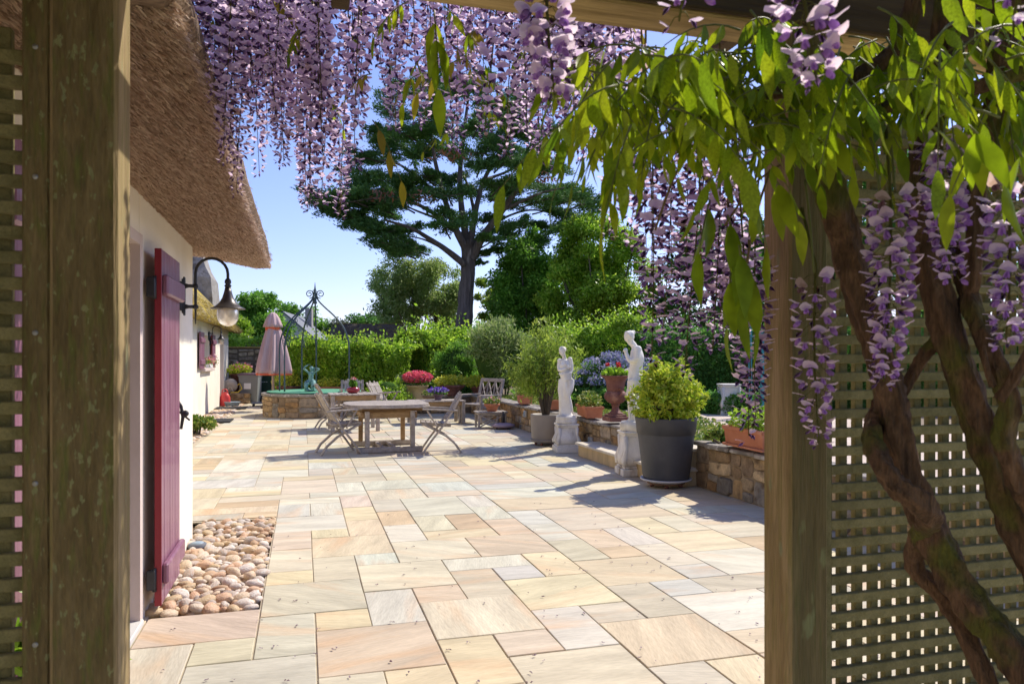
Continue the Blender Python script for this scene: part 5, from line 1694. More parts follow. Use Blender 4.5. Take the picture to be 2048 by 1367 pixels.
def statue2(b):
    # standing figure turned to the picture's left, head bowed, one fist raised
    arm(b, [(.045, 0, .52), (.05, .0, .60), (.06, .0, .70), (.068, .0, .80), (.06, .0, .90)], [.098, .092, .082, .095, .070])
    b.sphere((.075, -.10, .905), (.05, .048, .045)); b.sphere((.075, .095, .905), (.05, .048, .045))
    arm(b, [(.055, 0, .89), (.035, 0, .945), (.0, .0, .985)], [.05, .040, .042])
    head_shape(b, (-.022, -.005, 1.055), .165, (-.80, -.32, -.52))
    arm(b, [(.075, -.105, .90), (.055, -.13, .79), (-.015, -.10, .76), (-.055, -.075, .82), (-.070, -.06, .865)], [.042, .037, .033, .028, .022])
    b.sphere((-.074, -.058, .89), (.030, .030, .034)); 
    for k in range(4):
        b.tube([(-.075 - .02, -.085 + k * .014, .895 + .01 * (k % 2)), (-.10, -.08 + k * .014, .88), (-.085, -.078 + k * .014, .868)], .009, 6)
    b.tube([(-.06, -.04, .88), (-.085, -.038, .905), (-.10, -.052, .905)], .010, 6)
    arm(b, [(.08, .10, .90), (.10, .12, .79), (.06, .10, .69), (-.015, .03, .66)], [.042, .036, .031, .022])
    hand(b, (-.012, .03, .66), (-1, -.3, -.2), (0, -.2, 1), .09)
    b.sphere((.09, 0, .52), (.075, .10, .085))
    arm(b, [(.04, -.055, .52), (.015, -.06, .36), (-.005, -.055, .29), (.02, -.05, .16), (.03, -.05, .02)], [.085, .072, .058, .055, .05])
    arm(b, [(.06, .055, .52), (.05, .06, .36), (.03, .055, .29), (.05, .05, .16), (.045, .05, .02)], [.085, .072, .06, .055, .05])
    arm(b, [(.03, 0, .45), (.035, 0, .2), (.045, 0, .0)], [.07, .06, .075])
    for k in range(9):
        y = -.10 + .025 * k
        b.tube(smooth_path([(-.03, y * .8, .45), (-.062 + .2 * abs(y), y, .33), (-.03, y * .9, .2), (-.02, y, .01)], 4), .014, 6)
    for k in range(5):
        b.tube(smooth_path([(.10, -.09, .60 - .03 * k), (.0, -.115, .52 - .03 * k), (-.05, -.04, .50 - .03 * k)], 4), .013, 6)
    b.sphere((.0, -.05, .018), (.065, .03, .022)); b.sphere((.015, .05, .018), (.065, .03, .022))
    b.lathe([(.0, -.03), (.15, -.03), (.15, .004), (.0, .006)], 24, (.02, 0, 0))
s2b = G(1266, 948)
rot2 = -YAW + R(-6)
pedestal('taller bulging cast stone pedestal under the larger bowed statue', s2b, rot2 + R(14), .37, .55)
st2 = thing('statue', 'larger white statue with bowed head and raised fist, left of the dark grey pot', 'statue', (s2b.x, s2b.y, .55), rot2)
b = MB(); b.lathe([(.0, 0), (.155, .0), (.165, .012), (.165, .09), (.15, .105), (.0, .11)], 30); b.obj('round_plinth', m_marble, st2)
figure('figure', statue2, m_marble, st2, .0095, 5, (-.02, 0, .115))

def mermaid(b):
    arm(b, [(.0, 0, .20), (.0, .0, .27), (.005, -.01, .36), (.01, -.005, .44)], [.078, .062, .060, .050])
    for s in (-1, 1):
        b.sphere((s * .032, -.055, .40), (.030, .028, .030))
        arm(b, [(s * .05, .02, .20), (s * .085, -.10, .17), (s * .085, -.16, .08), (s * .08, -.10, .03), (s * .07, .05, .03)], [.07, .062, .05, .042, .03])
    arm(b, [(.01, 0, .43), (.012, -.005, .48), (.015, -.015, .51)], [.034, .028, .03])
    head_shape(b, (.02, -.03, .535), .125, (.15, -.95, .15))
    for k in range(5):
        b.tube(smooth_path([(.02 + .02 * (k - 2), .03, .56), (.02 + .025 * (k - 2), .06, .48), (.01 + .02 * (k - 2), .055, .38)], 4), .016, 6)
    arm(b, [(-.055, .0, .435), (-.11, -.01, .48), (-.175, -.02, .545), (-.12, .0, .60), (-.06, .0, .635)], [.030, .027, .024, .022, .017])
    hand(b, (-.065, .0, .63), (.8, 0, .35), (-.3, 0, 1), .07)
    arm(b, [(.07, .0, .435), (.12, -.01, .47), (.205, -.02, .515), (.15, .0, .545), (.09, .01, .555)], [.030, .027, .024, .022, .017])
    hand(b, (.09, .01, .555), (-1, 0, .1), (0, 0, 1), .065)
    b.lathe([(.0, -.02), (.16, -.02), (.15, .01), (.0, .015)], 18, (0, -.03, 0))
mp_ = A(622, 787, 18.5)
t = thing('bronze_figure', 'green-patinated bronze kneeling figure with raised arms on the green well cover', 'statue', (mp_.x, mp_.y, .645), -YAW)
figure('figure', mermaid, m_verdi, t, .011, 4, (0, 0, .02))

# ================================================================ HEDGES, SHRUBS AND TREES
def hedge(label, pts, width, z0, z1, leaf, n, size, aspect=.5, cat='hedge', name='hedge', rag=.10, up=.25, core=True):
    """clipped-but-growing hedge along a polyline: dark inside, leaves over a lumpy surface, shoots on top"""
    pts = [Vector((p[0], p[1], 0)) for p in pts]
    c = sum(pts, Vector()) / len(pts)
    t = thing(name, label, cat, (c.x, c.y, z0))
    path = smooth_path([p - c for p in pts], 8) if len(pts) > 2 else [pts[0] - c + (pts[1] - pts[0]) * (k / 10) for k in range(11)]
    path = [Vector((p.x, p.y, 0)) for p in path]
    full = path
    e0, e1 = (path[1] - path[0]).normalized(), (path[-2] - path[-1]).normalized()
    path = [path[0] + e0 * width * .3] + path[2:-2] + [path[-1] + e1 * width * .3]
    H = z1 - z0
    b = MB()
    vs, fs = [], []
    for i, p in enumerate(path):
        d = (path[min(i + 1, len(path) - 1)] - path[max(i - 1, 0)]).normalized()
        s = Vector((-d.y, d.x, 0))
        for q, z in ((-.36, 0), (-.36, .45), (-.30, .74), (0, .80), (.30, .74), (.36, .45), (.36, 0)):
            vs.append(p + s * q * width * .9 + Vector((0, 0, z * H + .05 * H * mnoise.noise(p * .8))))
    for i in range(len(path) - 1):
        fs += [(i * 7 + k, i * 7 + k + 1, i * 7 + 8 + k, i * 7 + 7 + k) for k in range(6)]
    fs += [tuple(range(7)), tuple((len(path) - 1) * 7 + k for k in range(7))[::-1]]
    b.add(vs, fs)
    b.obj('foliage_core', l_core, t)  # solid core, the shade between the leaves put into its colour
    seg = np.array([tuple(p) for p in full])
    k = rng.random(n) * (len(seg) - 1)
    i0 = np.minimum(k.astype(int), len(seg) - 2); fr = (k - i0)[:, None]
    base = seg[i0] * (1 - fr) + seg[i0 + 1] * fr
    d = seg[i0 + 1] - seg[i0]; d /= np.linalg.norm(d, axis=1, keepdims=True)
    s = np.stack([-d[:, 1], d[:, 0], 0 * d[:, 0]], 1)
    a = rng.uniform(-.12, math.pi + .12, n)
    ca, sa = np.cos(a), np.sin(a)
    x = np.sign(ca) * np.abs(ca) ** .55 * width * .5
    z = np.abs(sa) ** .6 * H
    z = np.where(sa < 0, rng.random(n) * H * .3, z)
    lump = np.array([mnoise.noise(Vector((float(u[0]) * 1.6, float(u[1]) * 1.6, float(w_) * 1.6))) for u, w_ in zip(base, z)])
    f = 1 + rag * lump * 1.6 - np.abs(rng.normal(size=n)) * .08
    P = base + s * (x * f)[:, None]
    P[:, 2] = z * (1 + rag * .8 * lump) * (1 - np.abs(rng.normal(size=n)) * .03)
    tops = rng.random(n) < .12
    P[tops, 2] += np.abs(rng.normal(size=tops.sum())) * .11 * H * up * 4
    dirs = s * (ca * .7)[:, None] + np.array((0, 0, .7))
    foliage(t, 'foliage', P, size * .92, leaf, aspect * 1.35, dirs, flat=.6, jit=1.7)
    return t

def xy(px, D): return tuple(A(px, HZ, D).xy)
hedge('bright green laurel hedge behind the stone well', [xy(588, 23.6), xy(700, 22.6), xy(838, 21.9)], 1.5, .05, 1.90, l_bright, 30000, .12, .45, rag=.2)
hedge('green laurel hedge running back on the right of the thatched outbuilding', [xy(822, 22.6), xy(880, 24.5), xy(985, 27.0)], 1.5, .2, 2.36, l_bright, 18000, .13, .45, rag=.2)
hedge('loose hedge with pale tops behind the larger white statue', [xy(1120, 23.0), xy(1210, 21.6), xy(1310, 20.5)], 1.6, .4, 2.46, l_bright, 20000, .11, .38, rag=.24)
hedge('dark clipped hedge behind the large lime pot shrub, beyond the terrace', [xy(1285, 20.4), xy(1420, 18.4), xy(1560, 16.6), xy(1800, 15.0), xy(2120, 13.4)], 1.5, .4, 2.18, l_dark, 26000, .10, .45)
hedge('low dark edging of evergreen under the blue-flowered mound', [xy(1150, 16.4), xy(1230, 15.6), xy(1300, 15.0), xy(1420, 14.2), xy(1540, 13.4)], .8, .4, .80, l_dark, 9000, .07, .45)

def shrub(label, c, s, leaf, n, size, aspect=.5, name='shrub', cat='shrub', clumps=26, csize=.30, flowers=None, fn=0, fsz=.05, stems=0, droop=0., upd=.3, zflo=-.2):
    """loose shrub: clumps of leaves round a dark heart, stems below"""
    t = thing(name, label, cat, (c[0], c[1], c[2]))
    C, S = hull_clumps((0, 0, s[2]), s, clumps, csize * min(s) * 1.6)
    q_ = .72 if min(s) > .35 else .35
    b = MB(); b.sphere((0, 0, s[2]), (s[0] * q_, s[1] * q_, s[2] * (q_ + .08)), 12, 8)  # dark core, coloured for the shade inside the shrub
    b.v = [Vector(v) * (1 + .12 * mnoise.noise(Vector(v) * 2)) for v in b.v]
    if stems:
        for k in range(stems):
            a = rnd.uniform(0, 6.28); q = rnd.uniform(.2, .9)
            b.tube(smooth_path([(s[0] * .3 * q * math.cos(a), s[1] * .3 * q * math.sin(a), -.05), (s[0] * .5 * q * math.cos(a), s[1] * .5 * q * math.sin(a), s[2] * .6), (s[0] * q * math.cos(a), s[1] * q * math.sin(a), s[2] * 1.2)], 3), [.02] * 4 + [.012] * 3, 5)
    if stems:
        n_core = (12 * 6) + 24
        hm = b.obj('foliage_core', [l_core, m_bark2], t)
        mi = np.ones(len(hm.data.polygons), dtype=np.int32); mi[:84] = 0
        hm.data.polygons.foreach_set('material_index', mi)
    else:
        b.obj('foliage_core', l_core, t)
    P, d = clump_points(C, S, n, shell=.35)
    P = P[P[:, 2] > .01]
    foliage(t, 'foliage', P, size, leaf, aspect, d[:len(P)] * .7 + np.array((0, 0, upd)), droop=droop, flat=.5)
    if flowers is not None:
        P, d = clump_points(C, np.array(S) * 1.12, fn, shell=.8)
        P = P[P[:, 2] > s[2] * (1 + zflo)]
        foliage(t, 'blossom', P, fsz, flowers, .9)
    return t
def at(px, D, z): 
    q = A(px, HZ, D); return (q.x, q.y, z)
shrub('large grey-green oleander with narrow leaves and bare stems, behind the criss-cross chair', at(1000, 20.0, .4), (.95, .85, 1.05), l_olive, 12000, .16, .17, clumps=40, csize=.28, stems=26)
shrub('broad dark bush at the left of the oleander, behind the rusty bowl planter', at(915, 21.2, .4), (.75, .6, .72), l_mid, 6000, .10, .35, clumps=26)
shrub('mound of blue-flowered evergreen behind the iron urn', at(1212, 16.6, .4), (1.0, .8, .56), l_dark, 8000, .05, .5, clumps=40, csize=.26, flowers=p_blue, fn=7500, fsz=.055, zflo=-.15)
shrub('rounded bright lime bush at the border beside the azalea pot', at(778, 18.6, .02), (.50, .45, .47), l_bright, 5500, .07, .5, clumps=30, csize=.3)
shrub('small upright grey rosemary bush left of the azalea', at(810, 19.8, .35), (.32, .3, .40), l_grey, 2600, .09, .12, clumps=16, upd=1.0)
shrub('dark leafy plant filling the border behind the coffee table', at(925, 20.3, .3), (.9, .35, .30), l_dark, 3600, .07, .4, clumps=30)
shrub('leafy green bush seen through the lattice left of the mossy post', (-.66, 2.35, 0), (.13, .30, .44), l_bright, 900, .10, .45, clumps=14, stems=5)
shrub('low leafy sprig growing at the corner of the near cottage wall', at(394, 14.0, 0), (.30, .30, .22), l_grd, 900, .09, .5, clumps=12, stems=5)
shrub('green geranium plant with red flower heads beyond the lime shrub', at(1362, 13.4, .4), (.34, .30, .36), l_mid, 1800, .08, .7, clumps=16, stems=5, flowers=p_red, fn=46, fsz=.085, zflo=.25)
shrub('straggling green growth on the wall top right of the large pot', (4.55, 7.75 - .6, .40), (.28, .55, .14), l_grd, 1300, .055, .6, clumps=20, stems=6)
# ground cover on the terrace
gp = []
for k in range(16000):
    y = rnd.uniform(7.3, 19.0); x = rnd.uniform(4.55, 5.7) + (.5 if rnd.random() < .2 else 0)
    n = mnoise.noise(Vector((x * 1.2, y * .9, 3)))
    if n > -.08:
        gp.append((x, y, .41 + max(0, n) * .30 * rnd.random() + .02))
V, Q = leaves_np(np.array(gp), .055, .7, np.tile((0, 0, .6), (len(gp), 1)))
tag(ob('ground_cover', mesh_np('ground_cover', V, Q, l_grd)), kind='stuff')
gp = []
for k in range(14000):
    x, y = rnd.uniform(6, 17), rnd.uniform(13.6, 22)
    n = mnoise.noise(Vector((x * .7, y * .7, 9)))
    if n > .0:
        gp.append((x, y, .41 + n * .5 * rnd.random()))
V, Q = leaves_np(np.array(gp), .11, .5, np.tile((0, 0, .8), (len(gp), 1)))
tag(ob('border_plants', mesh_np('border_plants', V, Q, l_mid)), kind='stuff')

def tree(label, c, trunk, crown_c, crown_s, leaf, n, size, clumps=40, csize=.9, aspect=.5, stems=1, bark=None, name='tree', trunk_r=.18, group=None, bottom=-.75, fill=.35):
    t = thing(name, label, 'tree', c, 0, group)
    C, S = hull_clumps(crown_c, crown_s, clumps, csize, bottom=bottom, fill=fill)
    b = MB()
    for k in range(stems):
        a = 2 * math.pi * k / stems + .5
        off = Vector((math.cos(a), math.sin(a), 0)) * (.0 if stems == 1 else .3)
        top = Vector(crown_c) + (Vector((math.cos(a) * crown_s[0], math.sin(a) * crown_s[1], crown_s[2] * .2)) * .45 if stems > 1 else Vector((0, 0, crown_s[2] * .5)))
        path = smooth_path([off, off * 1.4 + Vector((0, 0, trunk * .5)), off * 2.2 + Vector((0, 0, trunk)), top], 5)
        b.tube(path, lerp_list([trunk_r * 1.2, trunk_r, trunk_r * .85, trunk_r * .3], len(path)), 8, wob=.15)
    tr = b.obj('trunk', bark or m_bark2, t)
    for k in range(min(clumps, 16)):
        q = Vector(C[k])
        st_ = Vector((0, 0, trunk * rnd.uniform(.8, 1.2)))
        b = MB()
        path = smooth_path([st_, st_ * .5 + q * .5 + Vector((0, 0, -.1 * q.z * .3)), q], 4)
        b.tube(path, lerp_list([trunk_r * .5, trunk_r * .3, trunk_r * .1], len(path)), 6)
        b.obj('limb', bark or m_bark2, t)
    P, d = clump_points(C, S, n, shell=.4)
    foliage(t, 'crown', P, size, leaf, aspect, d * .6, droop=.1, flat=.6)
    return t
# pixel spans -> crown boxes at a depth
def tree_px(label, x0, x1, y0, y1, D, leaf, n, size, zbase=0., trunk_z=None, **kw):
    cx = (x0 + x1) / 2
    ctr = A(cx, (y0 + y1) / 2, D)
    hx = (x1 - x0) / 2 / F * D; hz = (y1 - y0) / 2 / F * D
    base = (ctr.x, ctr.y, zbase)
    cs = (hx * .95, hx * .85, hz * .95)
    return tree(label, base, trunk_z or max(.8, ctr.z - hz - zbase + .4), (0, 0, ctr.z - zbase), cs, leaf, n, size, csize=kw.pop('csize', hx * .30), **kw)
tree_px('dense olive-green multi-stemmed tree left of the tall cypress trunk', 735, 945, 508, 690, 40, l_olive, 46000, .17, clumps=120, stems=5, trunk_r=.14, aspect=.4, fill=.35, csize=.62, trunk_z=1.2)
tree_px('dark green broadleaf tree right of the cypress trunk', 985, 1130, 455, 735, 37, l_mid, 40000, .20, clumps=100, trunk_r=.2, csize=.72)
tree_px('bright green leafy tree right of the dark broadleaf tree', 1085, 1322, 408, 735, 34, l_bright, 56000, .18, clumps=120, trunk_r=.2, csize=.70)
tree_px('yellowish loose tree just right of the cypress trunk', 925, 1065, 545, 735, 42, l_willow, 16000, .22, clumps=40, trunk_r=.12, csize=.55)
tree_px('dark green tree beyond the hanging blossoms beside the right post', 1300, 1600, 430, 735, 33, l_dark, 26000, .25, clumps=60, trunk_r=.22, csize=.85)
tree_px('tall dark tree far right, glimpsed through the lattice', 1600, 2100, 300, 690, 30, l_dark, 20000, .30, clumps=60, trunk_r=.25, csize=1.1)
tree_px('dark round-headed tree at the far left above the boundary wall', 450, 568, 570, 730, 46, l_mid, 20000, .22, clumps=50, trunk_r=.18, csize=.62)
tree_px('paler drooping tree at the end of the far wing', 430, 500, 622, 715, 36, l_bright, 5000, .20, clumps=30, trunk_r=.12, csize=.4)
tree_px('low dark shrub tree by the thatched outbuilding', 700, 770, 625, 672, 52, l_dark, 3500, .22, clumps=26, trunk_r=.12, csize=.5)
for x0, x1, y0, lab in ((548, 606, 612, 'distant green tree left of the pale gable'), (596, 662, 617, 'distant green tree behind the iron ribs of the arbour'), (650, 705, 640, 'distant low tree with whitish blossom beside the thatched outbuilding')):
    tree_px(lab, x0, x1, y0, 700, 85, l_mid if 'whitish' not in lab else l_grey, 5000, .35, clumps=26, trunk_r=.2, csize=1.1)
hedge('grassy green bank above the boundary wall at the far left', [xy(430, 30.0), xy(500, 29.6), xy(610, 29.0)], 1.4, .3, 2.25, l_bright, 9000, .12, .4)

# dark belt of far trees closing the view under the crowns
b = MB()
P, d = [], []
for k in range(60):
    px = 690 + k * 26
    q = A(px, HZ, rnd.uniform(56, 66))
    for j in range(3):
        P.append((q.x + rnd.uniform(-.6, .6), q.y, rnd.uniform(.6, 3.9 + .6 * math.sin(k * .7)))); d.append((1.5, 1.3, 1.2))
PP_, dd_ = clump_points(P, d, 26000, shell=.3)
V, Q = leaves_np(PP_, .42, .5, dd_ * .5)
tag(ob('far_woodland', mesh_np('far_woodland', V, Q, l_mid)), kind='stuff')
# ---------------------------------------------------------------- the great cypress
CD = 36.0
def cy(px, py, dd=0.0):
    q = A(px, py, CD + dd)
    return q
cb_ = cy(934, HZ + CH / CD * F); cb_.z = 0
cyp = thing('cypress_tree', 'huge dark flat-topped cypress with a pale fluted trunk and spreading limbs', 'tree', cb_)
def cl_(px, py, dd=0.): return cy(px, py, dd) - cb_
b = MB()
path = smooth_path([cl_(927, 790), cl_(929, 660), cl_(933, 590), cl_(936, 530), cl_(938, 480)], 6)
b.tube(path, lerp_list([.50, .40, .36, .35, .33], len(path)), 18, wob=.22, groove=.06)
b.obj('trunk', m_bark, cyp)
limbs = [([(936, 505, 0), (912, 460, -.6), (890, 400, -1.2), (872, 330, -1.8), (862, 270, -2)], .26), ([(937, 500, .2), (925, 430, .2), (920, 350, .8), (930, 250, 1), (938, 185, 1)], .25),
         ([(940, 495, 0), (950, 430, .4), (968, 360, .8), (1002, 300, 1.2), (1030, 240, 2)], .22), ([(942, 520, 0), (965, 475, -.5), (1005, 420, -1.2), (1045, 365, -1.8), (1085, 320, -2)], .30),
         ([(930, 530, -.2), (893, 500, -.8), (855, 475, -1.3), (820, 455, -1.8), (770, 440, -2.2)], .22), ([(1005, 420, -1.2), (1045, 402, -1.5), (1085, 385, -2), (1130, 375, -2.2)], .12),
         ([(908, 460, -.6), (872, 430, -1), (825, 405, -1.6), (770, 395, -2.4), (690, 405, -3)], .16), ([(893, 500, -.8), (845, 478, -.4), (800, 470, 0)], .08),
         ([(950, 430, .4), (935, 370, 1.4), (910, 320, 2.4), (860, 290, 3)], .12), ([(968, 360, .8), (1010, 345, 2), (1060, 320, 3), (1100, 300, 3)], .11),
         ([(890, 400, -1.2), (840, 360, -2), (800, 330, -2.6), (760, 320, -3)], .13), ([(925, 470, 1), (880, 440, 2), (830, 420, 3.2), (790, 400, 4)], .13), ([(950, 480, 1), (1000, 440, 2.2), (1060, 420, 3.4), (1120, 430, 4)], .12)]
for pts, r0 in limbs:
    path = smooth_path([cl_(*p) for p in pts], 6)
    b = MB(); b.tube(path, lerp_list([r0 * .82, r0 * .58, r0 * .42, r0 * .22], len(path)), 9, wob=.12)
    b.obj('limb', m_bark, cyp)
tw = MB()
plates = []
outline = {165: (860, 1010), 195: (800, 1060), 230: (768, 1085), 270: (742, 1105), 310: (715, 1125), 350: (705, 1135), 385: (680, 1160), 410: (640, 1170), 440: (715, 1165), 470: (760, 1140), 495: (780, 1040)}
for y, (xa, xb) in outline.items():
    nn = int((xb - xa) / 30)
    for k in range(nn):
        x = xa + (xb - xa) * (k + rnd.random()) / nn
        mid = abs(x - 935)
        if y > 400 and mid < 85 + (y - 400) * .35 and rnd.random() < .66:
            continue
        if 320 < y <= 400 and mid < 80 and rnd.random() < .32:
            continue
        if y > 455 and x > 1010 and rnd.random() < .5:
            continue
        if rnd.random() < .09:
            continue
        dd = rnd.uniform(-4.2, 4.2) * (1 - .35 * mid / 240)
        plates.append((x + rnd.uniform(-6, 6), y + rnd.uniform(-16, 16), dd, rnd.uniform(.7, 1.25)))
plates += [(640, 408, -3, .9), (668, 400, -3, 1.1), (700, 395, -2.8, 1.2), (700, 430, -2, .9), (735, 452, -2, 1.0), (770, 462, -1.5, .9), (985, 478, -1, .7), (960, 508, .5, .55), (955, 525, 1, .4), (800, 480, -1, .8), (800, 500, -2, .6), (770, 488, -1.5, .6), (830, 498, 1, .55), (985, 500, 1, .5), (1010, 470, 2, .7), (850, 350, -3, .8), (1000, 370, -3, .7), (900, 300, 2, .8), (960, 330, -3.5, .7)]
PP, DD = [], []
for x, y, dd, w in plates:
    c = np.array(cl_(x, y, dd))
    n = int(2400 * w)
    ns_ = 9
    sc_ = [np.array((rnd.uniform(-.8, .8) * w, rnd.uniform(-.8, .8) * w, rnd.uniform(-.16, .20) * w)) for _ in range(ns_)]
    sd2 = [np.array((rnd.uniform(-1, 1), rnd.uniform(-1, 1), rnd.uniform(-.15, .5))) for _ in range(ns_)]
    tilt = (rnd.uniform(-.25, .25), rnd.uniform(-.25, .25))
    out = np.array((c[0], c[1], 0)); out = out / (np.linalg.norm(out) + .4)
    # feathery sprays: each fans outward from its own twig
    k_ = rng.integers(0, ns_, n)
    ctr = np.array(sc_)[k_]
    sdv = np.array(sd2) + out * 1.1
    sdv[:, 2] += .12
    sdv /= np.linalg.norm(sdv, axis=1, keepdims=True)
    sdv = sdv[k_]
    along = (rng.random(n) ** .8 - .35) * .85 * w
    q = ctr + sdv * along[:, None] + rng.normal(size=(n, 3)) * np.array((.15, .15, .075)) * w * (1.15 - .55 * np.clip(along / w, 0, 1))[:, None]
    q[:, 2] += tilt[0] * q[:, 0] + tilt[1] * q[:, 1] - .06 * (q[:, 0] ** 2 + q[:, 1] ** 2)
    PP.append(c + q)
    DD.append(sdv * 1.4 + np.array((0, 0, .15)))
    for k in range(3):
        e = Vector(c) + Vector((math.cos(k * 2.1 + x) * w * .7, math.sin(k * 2.1 + x) * w * .7, .0))
        tw.tube([Vector(c) * .75 + Vector((0, 0, .25 * (8.0 - c[2]) * .4)) if False else Vector(c) - Vector(out) * .9 - Vector((0, 0, .35)), Vector(c) - Vector((0, 0, .1)), e], [.045, .03, .012], 5)
tw.obj('twig', m_bark2, cyp, kind='stuff')
V, Q = leaves_np(np.concatenate(PP), .17, .26, np.concatenate(DD), fold=.15, flat=.4)
ob('crown', mesh_np('crown', V, Q, l_cyp), cyp, kind='stuff')
P = np.concatenate([np.array(cl_(x, y, d_)) + rng.normal(size=(60, 3)) * (.35, .3, .15) for x, y, d_ in ((848, 395, -4), (1090, 352, -4), (905, 310, -4.2), (765, 392, -4))])
V, Q = leaves_np(P, .26, .3); ob('dead_sprays', mesh_np('dead_sprays', V, Q, l_rust), cyp, kind='stuff')

# ================================================================ BUILDINGS BEYOND
gc = A(566, 640, 52); gc.z = 0
t = thing('gabled_house', 'pale grey gabled house with slate roof far behind the closed parasol', 'house', gc, -YAW + R(6))
b = MB(); hw, ez, rz, dp = 2.35, 2.75, 4.72, 8
b.add([(-hw, 0, 0), (hw, 0, 0), (hw, 0, ez), (0, 0, rz), (-hw, 0, ez), (-hw, dp, 0), (hw, dp, 0), (hw, dp, ez), (0, dp, rz), (-hw, dp, ez)],
      [(0, 1, 2, 3, 4), (9, 8, 7, 6, 5), (1, 6, 7, 2), (0, 4, 9, 5)])
b.obj('wall', m_gable, t)
for s in (-1, 1):
    b = MB(); b.bar((s * (hw + .18), dp / 2, ez - .12), (s * -.02, dp / 2, rz + .06), dp + .3, .09, (0, 0, 1)); rf = b.obj('roof', m_slate, t)
b = MB(); b.box((.9, 5.5, rz - .1), (.5, .8, 1.5), None, .02); b.obj('chimney', m_chimney, rf)
oc = A(742, 680, 33); oc.z = 0
t = thing('thatched_outbuilding', 'low outbuilding with dark rounded thatch and mossy ridge, behind the laurel hedge', 'outbuilding', oc, -YAW + R(14))
b = MB(); b.box((0, 1.6, 1.0), (3.5, 3.2, 2.1)); b.obj('wall', m_chimney, t)
b = MB()
vs, fs = [], []
ring = 28
for z, k in ((1.85, 1.06), (2.0, 1.10), (2.3, 1.05), (2.65, .99), (2.9, .93), (3.0, .84)):
    for i in range(ring):
        a = 2 * math.pi * i / ring
        cx, sx_ = math.cos(a), math.sin(a)
        x = math.copysign(abs(cx) ** .45, cx) * 1.80 * k
        y = math.copysign(abs(sx_) ** .45, sx_) * 1.7 * k + 1.6
        w = .05 * mnoise.noise(Vector((x * 2, y * 2, z * 2)))
        vs.append((x + w, y + w, z + w))
for j in range(5):
    fs += [(j * ring + i, j * ring + (i + 1) % ring, j * ring + ring + (i + 1) % ring, j * ring + ring + i) for i in range(ring)]
fs.append(tuple(5 * ring + i for i in range(ring)))
b.add(vs, fs, True); rf = b.obj('roof', m_darkthatch, t)
P = np.stack([rng.uniform(-1.5, 1.5, 1500), rng.uniform(.2, 1.2, 1500), 3.0 + .05 * rng.random(1500)], 1)
V, Q = leaves_np(P, .07, .5); ob('moss', mesh_np('moss', V, Q, leafmat('moss', [(.22, .17, .03), (.34, .26, .04)], trans=.1)), rf, kind='stuff')
rc = A(548, 690, 29.6)
t = thing('tiled_roof_shed', 'low shed with weathered red clay roof just over the boundary wall', 'shed', (rc.x, rc.y, 0), -YAW)
b = MB(); b.box((0, 1.0, 1.0), (2.9, 2.0, 2.0)); b.obj('wall', m_chimney, t)
b = MB()
vs = []
for y, z in ((-.12, 1.85), (.25, 2.16), (.7, 2.32), (1.3, 2.36)):
    for k in range(16):
        x = -1.6 + 3.2 * k / 15
        vs.append((x, y, z - .16 * (x / 1.6) ** 2 + .025 * math.sin(k * 2.2)))
fs = [(j * 16 + k, j * 16 + k + 1, j * 16 + 17 + k, j * 16 + 16 + k) for j in range(3) for k in range(15)]
b.add(vs, fs); b.obj('roof', m_tile, t)
q = A(1458, 800, 13.8)
pd = pedestal('distant white turned stone pedestal on the terrace, seen between the hanging blossoms', (q.x, q.y, .40), -YAW, .42, .58)
q = A(1500, 750, 13.2)
t = thing('teal_arbour', 'teal painted garden arbour upright half hidden by the hanging blossoms', 'arbour', (q.x, q.y, .40), -YAW)
for dx in (0, .22):
    b = MB(); b.box((dx, 0, .78), (.06, .06, 1.56), None, .006); b.obj('post', m_teal, t)
for k in range(5):
    b = MB(); b.box((.11, 0, .25 + k * .3), (.17, .03, .03)); b.obj('rung', m_teal, t)
b = MB(); b.tube(smooth_path([(0, 0, 1.55), (.06, 0, 1.78), (.22, 0, 1.9)], 4), .03, 7); b.obj('arch', m_teal, t)

# ================================================================ WISTERIA
wis = thing('wisteria', 'old twisted wisteria climbing the pergola, with hanging lilac racemes and fresh olive-green leaves', 'climbing plant', (1.75, 1.35, 0))
WO = Vector((1.75, 1.35, 0))
def stem(name, pts, rads, m=m_vine, seg=22, wob=.22, sub=12):
    path = smooth_path([A(x, y, D) - WO for x, y, D in pts], sub)
    b = MB(); b.tube(path, lerp_list([r_ * .82 for r_ in rads], len(path)), seg, wob=wob, groove=.12)
    out = []
    for v in b.v:
        v = Vector(v)
        n = mnoise.noise(v * 22) * .0045 + mnoise.noise(v * 75) * .0028
        out.append(v + Vector((n, n * .6, n * .4)))
    b.v = out
    return b.obj(name, m, wis)
stem('trunk', [(2120, 1450, 1.42), (2030, 1310, 1.47), (1950, 1215, 1.52), (1885, 1110, 1.57), (1835, 1000, 1.58), (1800, 900, 1.57), (1782, 800, 1.57), (1755, 700, 1.60), (1712, 570, 1.62), (1680, 450, 1.62), (1648, 340, 1.60), (1640, 260, 1.58), (1700, 170, 1.56), (1790, 105, 1.55), (1840, -40, 1.52)],
     [.046, .043, .041, .040, .039, .037, .037, .035, .036, .039, .038, .030, .025, .022, .02])
stem('trunk', [(1790, 760, 1.64), (1752, 830, 1.60), (1748, 890, 1.54), (1785, 960, 1.49), (1835, 1000, 1.47), (1858, 1030, 1.52), (1840, 1075, 1.60), (1830, 1130, 1.63), (1880, 1190, 1.60), (1930, 1260, 1.55), (1990, 1400, 1.5)],
     [.018, .022, .024, .026, .029, .030, .026, .022, .022, .024, .024])
